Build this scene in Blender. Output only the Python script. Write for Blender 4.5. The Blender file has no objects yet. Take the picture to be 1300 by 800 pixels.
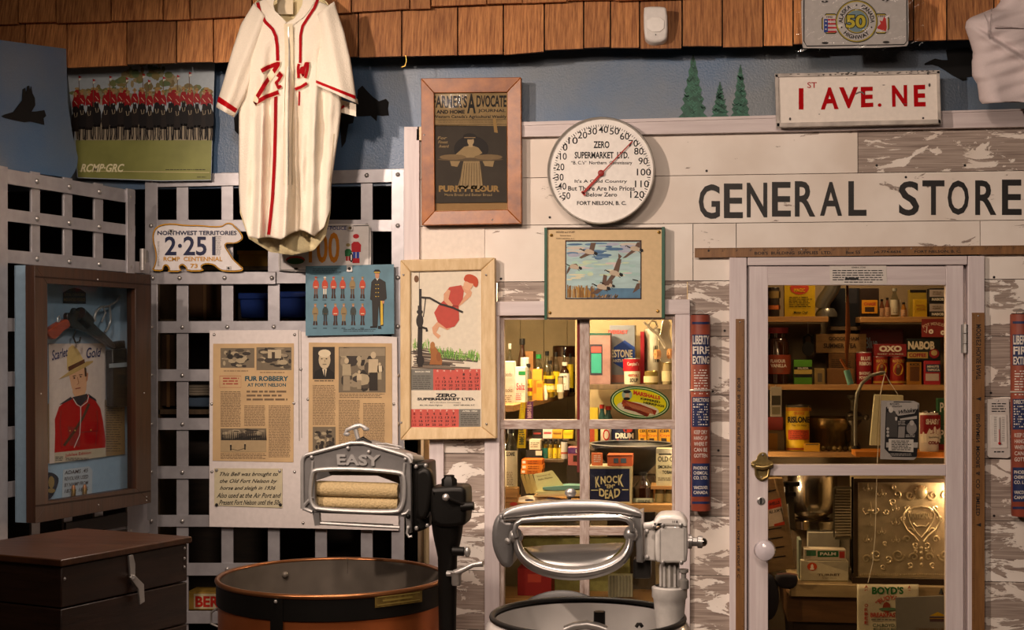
import bpy, bmesh, math, random
from mathutils import Vector, Matrix, Euler
RND = random.Random(7)
SC = bpy.context.scene
COL = SC.collection
# ------------------------------------------------------------------ camera
F = 1805.56
CAMP = Vector((0, -5.0, 1.68))
ROT = Euler((math.radians(90.95), 0, math.radians(7.4)), 'XYZ').to_matrix()
cd = bpy.data.cameras.new('camera'); cam = bpy.data.objects.new('camera', cd); COL.objects.link(cam)
cam.location = CAMP; cam.rotation_euler = (math.radians(90.95), 0, math.radians(7.4))
cd.sensor_width = 36; cd.lens = 50; cd.clip_start = .05; SC.camera = cam

def ray(px, py):
    return (ROT @ Vector(((px-650)/F, (400-py)/F, -1)))
class Plane:
    def __init__(s, o, n):
        s.O = Vector(o); s.N = Vector(n).normalized()
        s.V = Vector((0, 0, 1)); s.U = s.V.cross(s.N).normalized()
    def P(s, px, py, off=0):
        d = ray(px, py); o = s.O + s.N*off
        return CAMP + d*((o-CAMP).dot(s.N)/d.dot(s.N))
def Y(y): return Plane((0, y, 0), (0, -1, 0))
W = Y(0)
def PZ(px, py, z):
    d = ray(px, py); return CAMP + d*((z-CAMP.z)/d.z)
def camw(X, Z, z=0):
    r = ROT @ Vector((1, 0, 0)); f = Vector((-math.sin(math.radians(7.4)), math.cos(math.radians(7.4)), 0))
    p = CAMP + r*X + f*Z; p.z = z; return p
class Cyl:      # front half of a vertical round can
    def __init__(s, cx, cy, r): s.c = Vector((cx, cy, 0)); s.r = r; s.N = Vector((0, -1, 0))
    def P(s, px, py, off=0):
        d = ray(px, py); d2 = Vector((d.x, d.y)); o = Vector((CAMP.x-s.c.x, CAMP.y-s.c.y)); r = s.r+off
        a = d2.dot(d2); b = 2*o.dot(d2); c = o.dot(o)-r*r; D = b*b-4*a*c
        t = (-b-math.sqrt(D))/(2*a) if D > 0 else -b/(2*a)
        return CAMP + d*t
# ------------------------------------------------------------------ materials
def lin(h):
    h = h.lstrip('#'); r = [int(h[i:i+2], 16)/255 for i in (0, 2, 4)]
    return tuple((c/12.92 if c <= .04045 else ((c+.055)/1.055)**2.4) for c in r)+(1,)
MC = {}
def nt_new(name):
    m = bpy.data.materials.new(name); m.use_nodes = True; nt = m.node_tree
    b = nt.nodes['Principled BSDF']; return m, nt, b
def C(h, rough=.6, metal=0, bump=0, var=.05, scale=60, emit=0, stretch=None, spec=.3, coat=0):
    k = (h, rough, metal, bump, var, scale, emit, stretch, spec, coat)
    if k in MC: return MC[k]
    m, nt, b = nt_new('mat_'+h.strip('#')); N = nt.nodes; L = nt.links
    c = lin(h)
    b.inputs['Roughness'].default_value = rough; b.inputs['Metallic'].default_value = metal
    b.inputs['Specular IOR Level'].default_value = spec
    b.inputs['Coat Weight'].default_value = coat
    tc = N.new('ShaderNodeTexCoord'); no = N.new('ShaderNodeTexNoise'); no.inputs['Scale'].default_value = scale
    no.inputs['Detail'].default_value = 3
    if stretch:
        mp = N.new('ShaderNodeMapping'); mp.inputs['Scale'].default_value = stretch
        L.new(tc.outputs['Object'], mp.inputs[0]); L.new(mp.outputs[0], no.inputs['Vector'])
    else: L.new(tc.outputs['Object'], no.inputs['Vector'])
    r = N.new('ShaderNodeValToRGB'); r.color_ramp.elements[0].position = .3; r.color_ramp.elements[1].position = .7
    r.color_ramp.elements[0].color = tuple(x*(1-var) for x in c[:3])+(1,)
    r.color_ramp.elements[1].color = tuple(min(1, x*(1+var)) for x in c[:3])+(1,)
    L.new(no.outputs[0], r.inputs[0]); L.new(r.outputs[0], b.inputs['Base Color'])
    if bump:
        bm = N.new('ShaderNodeBump'); bm.inputs['Strength'].default_value = bump; bm.inputs['Distance'].default_value = .004
        L.new(no.outputs[0], bm.inputs['Height']); L.new(bm.outputs[0], b.inputs['Normal'])
    if emit:
        b.inputs['Emission Color'].default_value = c; b.inputs['Emission Strength'].default_value = emit
    MC[k] = m; return m
def wood(h1, h2, stretch=(3, 3, 60), island=.25, rough=.55, scale=2.5, bump=.3, key=''):
    k = ('wood', h1, h2, stretch, island, rough, key)
    if k in MC: return MC[k]
    m, nt, b = nt_new('wood_'+h1.strip('#')); N = nt.nodes; L = nt.links
    tc = N.new('ShaderNodeTexCoord'); mp = N.new('ShaderNodeMapping'); mp.inputs['Scale'].default_value = stretch
    no = N.new('ShaderNodeTexNoise'); no.inputs['Scale'].default_value = scale; no.inputs['Detail'].default_value = 6; no.inputs['Roughness'].default_value = .65
    L.new(tc.outputs['Object'], mp.inputs[0]); L.new(mp.outputs[0], no.inputs['Vector'])
    r = N.new('ShaderNodeValToRGB'); r.color_ramp.elements[0].position = .32; r.color_ramp.elements[1].position = .68
    r.color_ramp.elements[0].color = lin(h1); r.color_ramp.elements[1].color = lin(h2)
    L.new(no.outputs[0], r.inputs[0])
    g = N.new('ShaderNodeNewGeometry'); hs = N.new('ShaderNodeHueSaturation'); mr = N.new('ShaderNodeMapRange')
    mr.inputs[3].default_value = 1-island; mr.inputs[4].default_value = 1+island
    L.new(g.outputs['Random Per Island'], mr.inputs[0]); L.new(mr.outputs[0], hs.inputs['Value'])
    L.new(r.outputs[0], hs.inputs['Color']); L.new(hs.outputs[0], b.inputs['Base Color'])
    b.inputs['Roughness'].default_value = rough
    bm = N.new('ShaderNodeBump'); bm.inputs['Strength'].default_value = bump; bm.inputs['Distance'].default_value = .003
    L.new(no.outputs[0], bm.inputs['Height']); L.new(bm.outputs[0], b.inputs['Normal'])
    MC[k] = m; return m
def siding(th, key):
    # cream paint flaking off grey weathered boards; th = how much paint is gone
    m, nt, b = nt_new('peeling_paint_'+key); N = nt.nodes; L = nt.links
    tc = N.new('ShaderNodeTexCoord'); g = N.new('ShaderNodeNewGeometry')
    off = N.new('ShaderNodeVectorMath'); off.operation = 'SCALE'; cmb = N.new('ShaderNodeCombineXYZ')
    mu = N.new('ShaderNodeMath'); mu.operation = 'MULTIPLY'; mu.inputs[1].default_value = 37
    L.new(g.outputs['Random Per Island'], mu.inputs[0]); L.new(mu.outputs[0], cmb.inputs[0]); L.new(mu.outputs[0], cmb.inputs[2])
    ad = N.new('ShaderNodeVectorMath'); ad.operation = 'ADD'; L.new(tc.outputs['Object'], ad.inputs[0]); L.new(cmb.outputs[0], ad.inputs[1])
    mp = N.new('ShaderNodeMapping'); mp.inputs['Scale'].default_value = (4, 3, 11); L.new(ad.outputs[0], mp.inputs[0])
    n1 = N.new('ShaderNodeTexNoise'); n1.inputs['Scale'].default_value = 1.5; n1.inputs['Detail'].default_value = 10; n1.inputs['Roughness'].default_value = .66
    n1.inputs['Distortion'].default_value = .6
    L.new(mp.outputs[0], n1.inputs['Vector'])
    r1 = N.new('ShaderNodeValToRGB'); r1.color_ramp.elements[0].position = th; r1.color_ramp.elements[1].position = th+.008
    L.new(n1.outputs[0], r1.inputs[0])
    mp2 = N.new('ShaderNodeMapping'); mp2.inputs['Scale'].default_value = (3, 3, 90); L.new(ad.outputs[0], mp2.inputs[0])
    n2 = N.new('ShaderNodeTexNoise'); n2.inputs['Scale'].default_value = 2; n2.inputs['Detail'].default_value = 5; L.new(mp2.outputs[0], n2.inputs['Vector'])
    rw = N.new('ShaderNodeValToRGB'); rw.color_ramp.elements[0].position = .3; rw.color_ramp.elements[1].position = .7
    rw.color_ramp.elements[0].color = lin('#7d6c63'); rw.color_ramp.elements[1].color = lin('#b3a397'); L.new(n2.outputs[0], rw.inputs[0])
    n3 = N.new('ShaderNodeTexNoise'); n3.inputs['Scale'].default_value = 3.5; n3.inputs['Detail'].default_value = 4; L.new(ad.outputs[0], n3.inputs['Vector'])
    rp = N.new('ShaderNodeValToRGB'); rp.color_ramp.elements[0].position = .35; rp.color_ramp.elements[1].position = .65
    rp.color_ramp.elements[0].color = lin('#dccfc3'); rp.color_ramp.elements[1].color = lin('#efe6dd'); L.new(n3.outputs[0], rp.inputs[0])
    mx = N.new('ShaderNodeMix'); mx.data_type = 'RGBA'; L.new(r1.outputs[0], mx.inputs[0]); L.new(rw.outputs[0], mx.inputs[6]); L.new(rp.outputs[0], mx.inputs[7])
    L.new(mx.outputs[2], b.inputs['Base Color']); b.inputs['Roughness'].default_value = .62
    am = N.new('ShaderNodeMath'); am.operation = 'MULTIPLY_ADD'; am.inputs[1].default_value = .25; L.new(n2.outputs[0], am.inputs[0]); L.new(r1.outputs[0], am.inputs[2])
    bm = N.new('ShaderNodeBump'); bm.inputs['Strength'].default_value = .5; bm.inputs['Distance'].default_value = .0015
    L.new(am.outputs[0], bm.inputs['Height']); L.new(bm.outputs[0], b.inputs['Normal'])
    return m
def glass(tint='#ffffff', refl=1.0, key='', mixc=0):
    k = ('glass', tint, refl, mixc)
    if k in MC: return MC[k]
    m = bpy.data.materials.new('glass'); m.use_nodes = True; nt = m.node_tree; nt.nodes.clear(); N = nt.nodes; L = nt.links
    o = N.new('ShaderNodeOutputMaterial'); tr = N.new('ShaderNodeBsdfTransparent'); gl = N.new('ShaderNodeBsdfGlossy'); mx = N.new('ShaderNodeMixShader')
    fr = N.new('ShaderNodeLayerWeight'); fr.inputs[0].default_value = .5; pw = N.new('ShaderNodeMath'); pw.operation = 'POWER'; pw.inputs[1].default_value = 5; mu = N.new('ShaderNodeMath'); mu.operation = 'MULTIPLY_ADD'; mu.inputs[1].default_value = .8*refl; mu.inputs[2].default_value = .03*refl
    tr.inputs[0].default_value = lin(tint); gl.inputs['Roughness'].default_value = .03
    n = N.new('ShaderNodeTexNoise'); n.inputs['Scale'].default_value = 6; bm = N.new('ShaderNodeBump'); bm.inputs['Strength'].default_value = .05
    L.new(n.outputs[0], bm.inputs['Height']); L.new(bm.outputs[0], gl.inputs['Normal'])
    L.new(fr.outputs['Facing'], pw.inputs[0]); L.new(pw.outputs[0], mu.inputs[0]); L.new(mu.outputs[0], mx.inputs[0]); L.new(tr.outputs[0], mx.inputs[1]); L.new(gl.outputs[0], mx.inputs[2]); L.new(mx.outputs[0], o.inputs[0])
    MC[k] = m; return m
# ------------------------------------------------------------------ mesh collector
def curve_mesh(setup):
    o = setup(); COL.objects.link(o)
    bpy.context.view_layer.update()
    dg = bpy.context.evaluated_depsgraph_get()
    me = bpy.data.meshes.new_from_object(o.evaluated_get(dg))
    vs = [v.co.copy() for v in me.vertices]; fs = [tuple(p.vertices) for p in me.polygons]
    cu = o.data; bpy.data.objects.remove(o); bpy.data.curves.remove(cu); bpy.data.meshes.remove(me)
    return vs, fs
TXC = {}
def text_geo(s, bold, shear, sp):
    k = (s, bold, shear, sp)
    if k not in TXC:
        def setup():
            c = bpy.data.curves.new('t', 'FONT'); c.body = s; c.size = 1; c.offset = bold; c.shear = shear; c.space_character = sp
            c.resolution_u = 2 if len(s) > 12 else 3; c.fill_mode = 'FRONT'
            return bpy.data.objects.new('t', c)
        vs, fs = curve_mesh(setup)
        if not vs: vs = [Vector((0, 0, 0))]
        x0 = min(v.x for v in vs); x1 = max(v.x for v in vs); y0 = min(v.y for v in vs); y1 = max(v.y for v in vs)
        vs = [((v.x-x0)/max(x1-x0, 1e-6), (v.y-y0)/max(y1-y0, 1e-6)) for v in vs]
        TXC[k] = (vs, fs)
    return TXC[k]
class M:
    def __init__(s): s.v = []; s.f = []; s.mi = []; s.sm = []; s.mats = []
    def mid(s, m):
        if m not in s.mats: s.mats.append(m)
        return s.mats.index(m)
    def add(s, vs, fs, m, smooth=False):
        b = len(s.v); s.v += [Vector(v) for v in vs]; i = s.mid(m)
        for f in fs: s.f.append(tuple(b+k for k in f)); s.mi.append(i); s.sm.append(smooth)
        return s
    def prism(s, pts, vec, m):
        n = len(pts); vec = Vector(vec); pts = [Vector(p) for p in pts]
        fs = [tuple(range(n)), tuple(reversed(range(n, 2*n)))]+[(i, (i+1) % n, n+(i+1) % n, n+i) for i in range(n)]
        return s.add(pts+[p+vec for p in pts], fs, m)
    def pq(s, pl, poly, off, th, m):                 # extruded polygon standing on a plane
        return s.prism([pl.P(x, y, off) for x, y in poly], -pl.N*th, m)
    def rect(s, pl, x0, y0, x1, y1, off, th, m):
        return s.pq(pl, [(x0, y0), (x1, y0), (x1, y1), (x0, y1)], off, th, m)
    def flat(s, pl, poly, off, m):                   # print on a surface
        return s.add([pl.P(x, y, off) for x, y in poly], [tuple(range(len(poly)))], m)
    def fr(s, pl, x0, y0, x1, y1, off, m): return s.flat(pl, [(x0, y0), (x1, y0), (x1, y1), (x0, y1)], off, m)
    def patch(s, pl, x0, y0, x1, y1, off, m, nx=8, ny=1):
        vs = [pl.P(x0+(x1-x0)*i/nx, y0+(y1-y0)*j/ny, off) for j in range(ny+1) for i in range(nx+1)]
        return s.add(vs, [(j*(nx+1)+i, j*(nx+1)+i+1, (j+1)*(nx+1)+i+1, (j+1)*(nx+1)+i) for j in range(ny) for i in range(nx)], m, True)
    def ell(s, pl, cx, cy, rx, ry, off, m, n=24, rot=0, th=0):
        c, q = math.cos(rot), math.sin(rot); pts = []
        for i in range(n):
            a = 2*math.pi*i/n; x = rx*math.cos(a); y = ry*math.sin(a); pts.append((cx+x*c-y*q, cy+x*q+y*c))
        return s.pq(pl, pts, off, th, m) if th else s.flat(pl, pts, off, m)
    def ribbon(s, pl, pts, w, off, m, sub=1):
        P = []
        for i in range(len(pts)-1):
            for k in range(sub): t = k/sub; P.append((pts[i][0]*(1-t)+pts[i+1][0]*t, pts[i][1]*(1-t)+pts[i+1][1]*t))
        P.append(pts[-1]); vs = []
        for i, p in enumerate(P):
            a = P[max(0, i-1)]; b = P[min(len(P)-1, i+1)]; dx, dy = b[0]-a[0], b[1]-a[1]; l = math.hypot(dx, dy) or 1
            vs += [pl.P(p[0]-dy/l*w/2, p[1]+dx/l*w/2, off), pl.P(p[0]+dy/l*w/2, p[1]-dx/l*w/2, off)]
        return s.add(vs, [(2*i, 2*i+1, 2*i+3, 2*i+2) for i in range(len(P)-1)], m)
    def tx(s, pl, t, x0, y0, x1, y1, off, m, bold=0, shear=0, sp=1, quad=None, arc=None, vert=False):
        vs, fs = text_geo(t, bold, shear, sp); out = []
        for u, v in vs:
            if vert: u, v = 1-v, 1-u                  # reads downwards
            if arc:                                   # arc = (cx, cy, rx, ry, a0, a1) degrees clockwise from top, height in px
                cx, cy, rx, h, a0, a1 = arc; a = math.radians(a0+(a1-a0)*u); r = rx+h*v
                out.append(pl.P(cx+r*math.sin(a), cy-r*math.cos(a), off)); continue
            if quad:
                (ax, ay), (bx, by), (c2, d2), (e2, g2) = quad
                tx_ = ax+(bx-ax)*u; ty = ay+(by-ay)*u; ux = e2+(c2-e2)*u; uy = g2+(d2-g2)*u
                out.append(pl.P(ux+(tx_-ux)*v, uy+(ty-uy)*v, off))
            else: out.append(pl.P(x0+(x1-x0)*u, y1+(y0-y1)*v, off))
        return s.add(out, fs, m)
    def txe(s, pl, t, x0, y0, x1, y1, off, th, m, bold=0, quad=None):      # raised lettering
        k = M(); k.tx(pl, t, x0, y0, x1, y1, off, m, bold, quad=quad)
        ed = {}
        for f in k.f:
            for i in range(len(f)): e = (f[i], f[(i+1) % len(f)]); ed[e] = 1
        fs = list(k.f); n = len(k.v)
        for (a, b) in ed:
            if (b, a) not in ed: fs.append((b, a, n+a, n+b))
        return s.add(k.v+[v-pl.N*th for v in k.v], fs, m)
    def greek(s, pl, x0, y0, x1, y1, step, off, m, h=.5, seed=1, ragged=.2):   # rows of small unreadable print
        r = random.Random(seed); y = y0
        while y < y1:
            x = x0; xe = x1-(x1-x0)*ragged*r.random()
            while x < xe:
                w = (1+3*r.random())*step*.7; w = min(w, xe-x)
                if w > .3: s.fr(pl, x, y, x+w, y+step*h, off, m)
                x += w+step*.35
            y += step
        return s
    def shape(s, pl, outs, off, th, m, bev=0, smooth=False):      # outline with holes, rounded edges
        o = pl.P(sum(p[0] for p in outs[0])/len(outs[0]), sum(p[1] for p in outs[0])/len(outs[0]), off)
        def setup():
            c = bpy.data.curves.new('s', 'CURVE'); c.dimensions = '2D'; c.fill_mode = 'BOTH'
            c.extrude = max(th/2-bev, .0001); c.bevel_depth = bev; c.bevel_resolution = 3; c.offset = -bev
            for out in outs:
                sp = c.splines.new('POLY'); sp.points.add(len(out)-1); sp.use_cyclic_u = True
                for i, (x, y) in enumerate(out):
                    d = pl.P(x, y, off)-o; sp.points[i].co = (d.dot(pl.U), d.dot(pl.V), 0, 1)
            return bpy.data.objects.new('s', c)
        vs, fs = curve_mesh(setup)
        return s.add([o+pl.U*v.x+pl.V*v.y+pl.N*(v.z-th/2) for v in vs], fs, m, smooth)
    def tube(s, pts, r, m, seg=10, cap=True, closed=False, flat=1):
        pts = [Vector(p) for p in pts]; n = len(pts); rr = r if isinstance(r, (list, tuple)) else [r]*n
        vs = []; up = None
        for i in range(n):
            if closed: d = pts[(i+1) % n]-pts[i-1]
            else: d = pts[min(n-1, i+1)]-pts[max(0, i-1)]
            d.normalize()
            if up is None:
                up = Vector((0, 0, 1)) if abs(d.z) < .9 else Vector((0, 1, 0))
            a = d.cross(up)
            if a.length < 1e-4: a = d.orthogonal()
            a.normalize(); b = a.cross(d).normalized(); up = b
            for k in range(seg):
                t = 2*math.pi*k/seg; vs.append(pts[i]+(a*math.cos(t)+b*math.sin(t)*flat)*rr[i])
        fs = []
        for i in range(n if closed else n-1):
            j = (i+1) % n
            for k in range(seg): q = (k+1) % seg; fs.append((i*seg+k, i*seg+q, j*seg+q, j*seg+k))
        if cap and not closed: fs += [tuple(reversed(range(seg))), tuple((n-1)*seg+k for k in range(seg))]
        return s.add(vs, fs, m, True)
    def lathe(s, c, prof, m, seg=32, axis=(0, 0, 1), a0=0, a1=360, smooth=True, sx=1, sy=1, cap=False):
        ax = Vector(axis).normalized(); u = ax.orthogonal().normalized() if abs(ax.z) < .99 else Vector((1, 0, 0)); w = ax.cross(u).normalized()
        c = Vector(c); full = abs(a1-a0-360) < 1e-6; n = seg if full else seg+1; vs = []; fs = []
        for (r, h) in prof:
            for k in range(n):
                t = math.radians(a0+(a1-a0)*k/seg); vs.append(c+ax*h+(u*math.cos(t)*sx+w*math.sin(t)*sy)*r)
        for i in range(len(prof)-1):
            for k in range(seg): q = (k+1) % n; fs.append((i*n+k, i*n+q, (i+1)*n+q, (i+1)*n+k))
        if full and cap:
            if prof[0][0] > 1e-5: fs.append(tuple(reversed(range(n))))
            if prof[-1][0] > 1e-5: fs.append(tuple((len(prof)-1)*n+k for k in range(n)))
        return s.add(vs, fs, m, smooth)
    def ball(s, c, r, m, seg=14, sc=(1, 1, 1)):
        vs = []; fs = []; c = Vector(c); R = seg//2
        for i in range(R+1):
            a = math.pi*i/R
            for k in range(seg):
                b = 2*math.pi*k/seg; vs.append(c+Vector((math.sin(a)*math.cos(b)*sc[0], math.sin(a)*math.sin(b)*sc[1], math.cos(a)*sc[2]))*r)
        for i in range(R):
            for k in range(seg): q = (k+1) % seg; fs.append((i*seg+k, (i+1)*seg+k, (i+1)*seg+q, i*seg+q))
        return s.add(vs, fs, m, True)
    def box(s, a, b, m):
        x0, y0, z0 = a; x1, y1, z1 = b
        return s.prism([(x0, y0, z0), (x1, y0, z0), (x1, y0, z1), (x0, y0, z1)], (0, y1-y0, 0), m)
    def field(s, fn, nu, nv, m, closed=False):
        vs = [fn(i/nu, j/nv) for j in range(nv+1) for i in range(nu+1)]
        return s.add(vs, [(j*(nu+1)+i, j*(nu+1)+i+1, (j+1)*(nu+1)+i+1, (j+1)*(nu+1)+i) for j in range(nv) for i in range(nu)], m, True)
    def o(s, name, parent=None, bev=0, sub=0, solid=0, **tags):
        me = bpy.data.meshes.new(name); ob = bpy.data.objects.new(name, me); COL.objects.link(ob)
        if parent is not None:
            org = WL[parent.name] if parent.name in WL else Vector((0, 0, 0)); ob.parent = parent; WL[ob.name] = org
        else:
            xs = [v.x for v in s.v]; ys = [v.y for v in s.v]; zs = [v.z for v in s.v]
            org = Vector(((min(xs)+max(xs))/2, (min(ys)+max(ys))/2, min(zs))); ob.location = org; WL[ob.name] = org
        me.from_pydata([v-org for v in s.v], [], s.f)
        for m in s.mats: me.materials.append(m)
        me.polygons.foreach_set('material_index', s.mi); me.polygons.foreach_set('use_smooth', s.sm)
        b_ = bmesh.new(); b_.from_mesh(me); bmesh.ops.recalc_face_normals(b_, faces=b_.faces); b_.to_mesh(me); b_.free()
        me.set_sharp_from_angle(angle=math.radians(42)); me.update()
        if solid: q = ob.modifiers.new('solid', 'SOLIDIFY'); q.thickness = solid
        if bev:
            q = ob.modifiers.new('bevel', 'BEVEL'); q.width = bev; q.segments = 2; q.limit_method = 'ANGLE'
        if sub: q = ob.modifiers.new('sub', 'SUBSURF'); q.levels = q.render_levels = sub
        for k, v in tags.items(): ob[{'cat': 'category'}.get(k, k)] = v
        return ob
WL = {}
def T(name, label, cat, loc, group=None):
    o = bpy.data.objects.new(name, None); COL.objects.link(o); o.location = loc; o.empty_display_size = .05
    WL[o.name] = Vector(loc); o['label'] = label; o['category'] = cat
    if group: o['group'] = group
    return o
def ST(name, loc=(0, 0, 0)):
    o = bpy.data.objects.new(name, None); COL.objects.link(o); o.location = loc; WL[o.name] = Vector(loc); o['kind'] = 'structure'; return o
def ZM(sc, ox, oy): return lambda *a: [(a[i]/sc+ox, a[i+1]/sc+oy) for i in range(0, len(a), 2)]
def smooth_poly(pts, it=2):
    for _ in range(it):
        q = []
        for i in range(len(pts)):
            a = pts[i]; b = pts[(i+1) % len(pts)]
            q += [(a[0]*.75+b[0]*.25, a[1]*.75+b[1]*.25), (a[0]*.25+b[0]*.75, a[1]*.25+b[1]*.75)]
        pts = q
    return pts
def interp(tab, y):
    if y <= tab[0][0]: return tab[0][1]
    for (a, b), (c, d) in zip(tab, tab[1:]):
        if y <= c: return b+(d-b)*(y-a)/(c-a)
    return tab[-1][1]
def screw(pl, px, py, off, r, t, m, name='screw'):
    k = M(); c = pl.P(px, py, off); k.lathe(c, [(r, 0), (r*.9, r*.45), (r*.5, r*.8), (0, r*.9)], m, 10, axis=pl.N); return k.o(name, t)
# common materials
WHT = C('#d9cfc8', .5); INK = C('#1c1a1c', .6); RED = C('#a8000c', .65, spec=.15); CREAM = C('#e6d9bd', .65)
STEEL = C('#aaa6a3', .35, .7, .05, .1, 30); CHROME = C('#b9b6b2', .13, 1, 0, .03, 8); DARKM = C('#1a1817', .38, .7, .05)
LAT = C('#a3a0a4', .38, .45, .12, .1, 25); WHP = wood('#cabcbd', '#dacfcf', (40, 40, 2), .03, .5, 2, .12, 'v')
WHPh = wood('#c2b4b4', '#d3c7c6', (2, 40, 40), .03, .5, 2, .12, 'h')
BRASS = C('#9c7a3c', .35, .9)
# ================================================================== SETTING
ZT = 2.75
fl = M(); fl.box((-4, -6.5, -.05), (3, 2.2, 0), wood('#3a2a1c', '#5a4330', (2, 30, 2), .1)); fl.o('floor', kind='structure')
ce = M(); ce.box((-4, -6.5, 3.1), (3, 2.2, 3.15), C('#55504a', .8)); ce.o('ceiling', kind='structure')
for nm, a, b in (('wall_front', (-4, -6.6, 0), (3, -6.5, 3.1)), ('wall_right', (3, -6.5, 0), (3.1, 2.2, 3.1)), ('wall_far_left', (-4.1, -6.5, 0), (-4, 2.2, 3.1))):
    k = M(); k.box(a, b, C('#6b5d50', .8)); k.o(nm, kind='structure')
k = M(); k.box((-4, 2.1, 0), (3, 2.2, 3.1), C('#17120e', .8)); k.o('wall_rear', kind='structure')
# siding rows (z of the joints measured at px 1000)
rowpx = [164, 221, 282.5, 356, 427, 502, 580, 657, 733, 810, 890]
rz = [W.P(1000, y).z for y in rowpx]
while rz[-1] > .05: rz.append(rz[-1]-.212)
rz[-1] = 0
SA, SB, SCc = siding(.36, 'a'), siding(.535, 'b'), siding(.475, 'c')
def X(px, y=420): return W.P(px, y).x
wb = M()
def plank(z1, z0, xa, xb, mt, th=.035, front=0.0):
    g = .0012
    wb.prism([(xa+g, -front, z0+g), (xb-g, -front, z0+g), (xb-g, -front, z1-g), (xa+g, -front, z1-g)], (0, th, 0), mt)
XR = 1.75
plank(rz[0], rz[1], X(532), X(1090), SA); plank(rz[0], rz[1], X(1090), XR, SB)
plank(rz[1], rz[2], X(532), XR, SA)
plank(rz[2], rz[3], X(532), X(880), SA); plank(rz[2], rz[3], X(880), X(935), SA); plank(rz[2], rz[2]-(rz[2]-rz[3])*.56, X(935), X(1245), SA); plank(rz[2], rz[3], X(1245), XR, SA)
for i in range(3, len(rz)-1):
    mt = [SCc, SB, SCc, SB][i % 4]
    if i == 3:
        plank(rz[3], W.P(640, 402).z, X(532), X(630), SB)
        plank(rz[3], W.P(640, 384).z, X(631), X(873), SB)
    plank(rz[i], rz[i+1], X(562), X(616), SCc if i % 2 else SB)
    plank(rz[i], rz[i+1], X(873), X(930), [SB, SB, SCc, SB, SCc][i % 5])
    plank(rz[i], rz[i+1], X(1245), XR, [SB, SB, SB, SCc][i % 4])
# dark backing strips inside the joints
for x0, x1 in ((562, 616), (873, 930), (1245, 1420)):
    wb.prism([(X(x0), .034, 0), (X(x1), .034, 0), (X(x1), .034, rz[3]), (X(x0), .034, rz[3])], (0, .02, 0), C('#1a1411', .9))
wb.prism([(X(532), .034, rz[3]), (XR, .034, rz[3]), (XR, .034, rz[0]), (X(532), .034, rz[0])], (0, .02, 0), C('#1a1411', .9))
WB = wb.o('wall_back', kind='structure')
# nail heads and lettering on the siding
k = M()
for x, y in [(897, 217), (1113, 210), (1225, 210), (1150, 225), (908, 276), (575, 268), (636, 354), (920, 420), (905, 497), (1262, 352), (1258, 499), (912, 572), (1262, 655), (698, 276), (560, 225)]:
    k.ell(W, x, y, 1.7, 1.7, .001, C('#201a18', .5), 8)
k.o('nail_head', WB)
k = M(); LK = C('#23201f', .5, var=.25, scale=25)
for t, x0, x1, y0, y1 in [('G', 887, 914, 234, 278), ('E', 919, 943, 233, 277), ('N', 948, 974, 232, 276), ('E', 980, 1004, 231, 275), ('R', 1009, 1035, 230, 275), ('A', 1041, 1069, 231, 274), ('L', 1077, 1100, 230, 274),
                          ('S', 1141, 1167, 230, 274), ('T', 1171, 1199, 229, 273), ('O', 1203, 1230, 229, 273), ('R', 1238, 1265, 229, 273), ('E', 1272, 1297, 228, 273)]:
    k.tx(W, t, x0, y0, x1, y1, .0012, LK, .018)
k.o('general_store_lettering', WB)
# top trim board + left vertical boards + mural wall
k = M(); k.pq(W, [(540, 163), (1340, 138), (1340, 160), (540, 176)], .03, .06, WHPh)
k.pq(W, [(540, 158), (1340, 137), (1340, 139), (540, 163)], .034, .07, WHPh); k.o('trim_1', kind='structure')
k = M(); k.rect(W, 513, 161, 532, 470, .02, .05, WHP); k.pq(W, [(516, 161), (530, 161), (530, 164), (516, 164)], .022, .04, WHP); k.o('trim_2', kind='structure')
k = M(); k.rect(W, 545, 470, 563, 1200, .015, .05, WHP); k.o('trim_3', kind='structure')
k = M(); k.rect(W, 532, 289, 615, 358, .004, .006, C('#e0d4c8', .55)); k.o('trim_4', kind='structure')
def mural_mat():
    m, nt, b = nt_new('painted_sky'); N = nt.nodes; L = nt.links
    tc = N.new('ShaderNodeTexCoord'); n = N.new('ShaderNodeTexNoise'); n.inputs['Scale'].default_value = 1.6; n.inputs['Detail'].default_value = 5
    L.new(tc.outputs['Object'], n.inputs['Vector']); r = N.new('ShaderNodeValToRGB'); e = r.color_ramp.elements
    e[0].position = .42; e[0].color = lin('#3f5e80'); e[1].position = .62; e[1].color = lin('#656d74')
    L.new(n.outputs[0], r.inputs[0]); L.new(r.outputs[0], b.inputs['Base Color']); b.inputs['Roughness'].default_value = .38
    n2 = N.new('ShaderNodeTexNoise'); n2.inputs['Scale'].default_value = 160; L.new(tc.outputs['Object'], n2.inputs['Vector'])
    bm = N.new('ShaderNodeBump'); bm.inputs['Strength'].default_value = .5; bm.inputs['Distance'].default_value = .002
    L.new(n2.outputs[0], bm.inputs['Height']); L.new(bm.outputs[0], b.inputs['Normal']); return m
MUR = mural_mat()
mw = Y(.03); k = M(); zb = W.P(400, 236).z
k.box((-3.3, .03, zb), (XR, .07, 3.1), MUR); MW = k.o('wall_mural', kind='structure')
k = M(); rr = random.Random(3)
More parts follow.
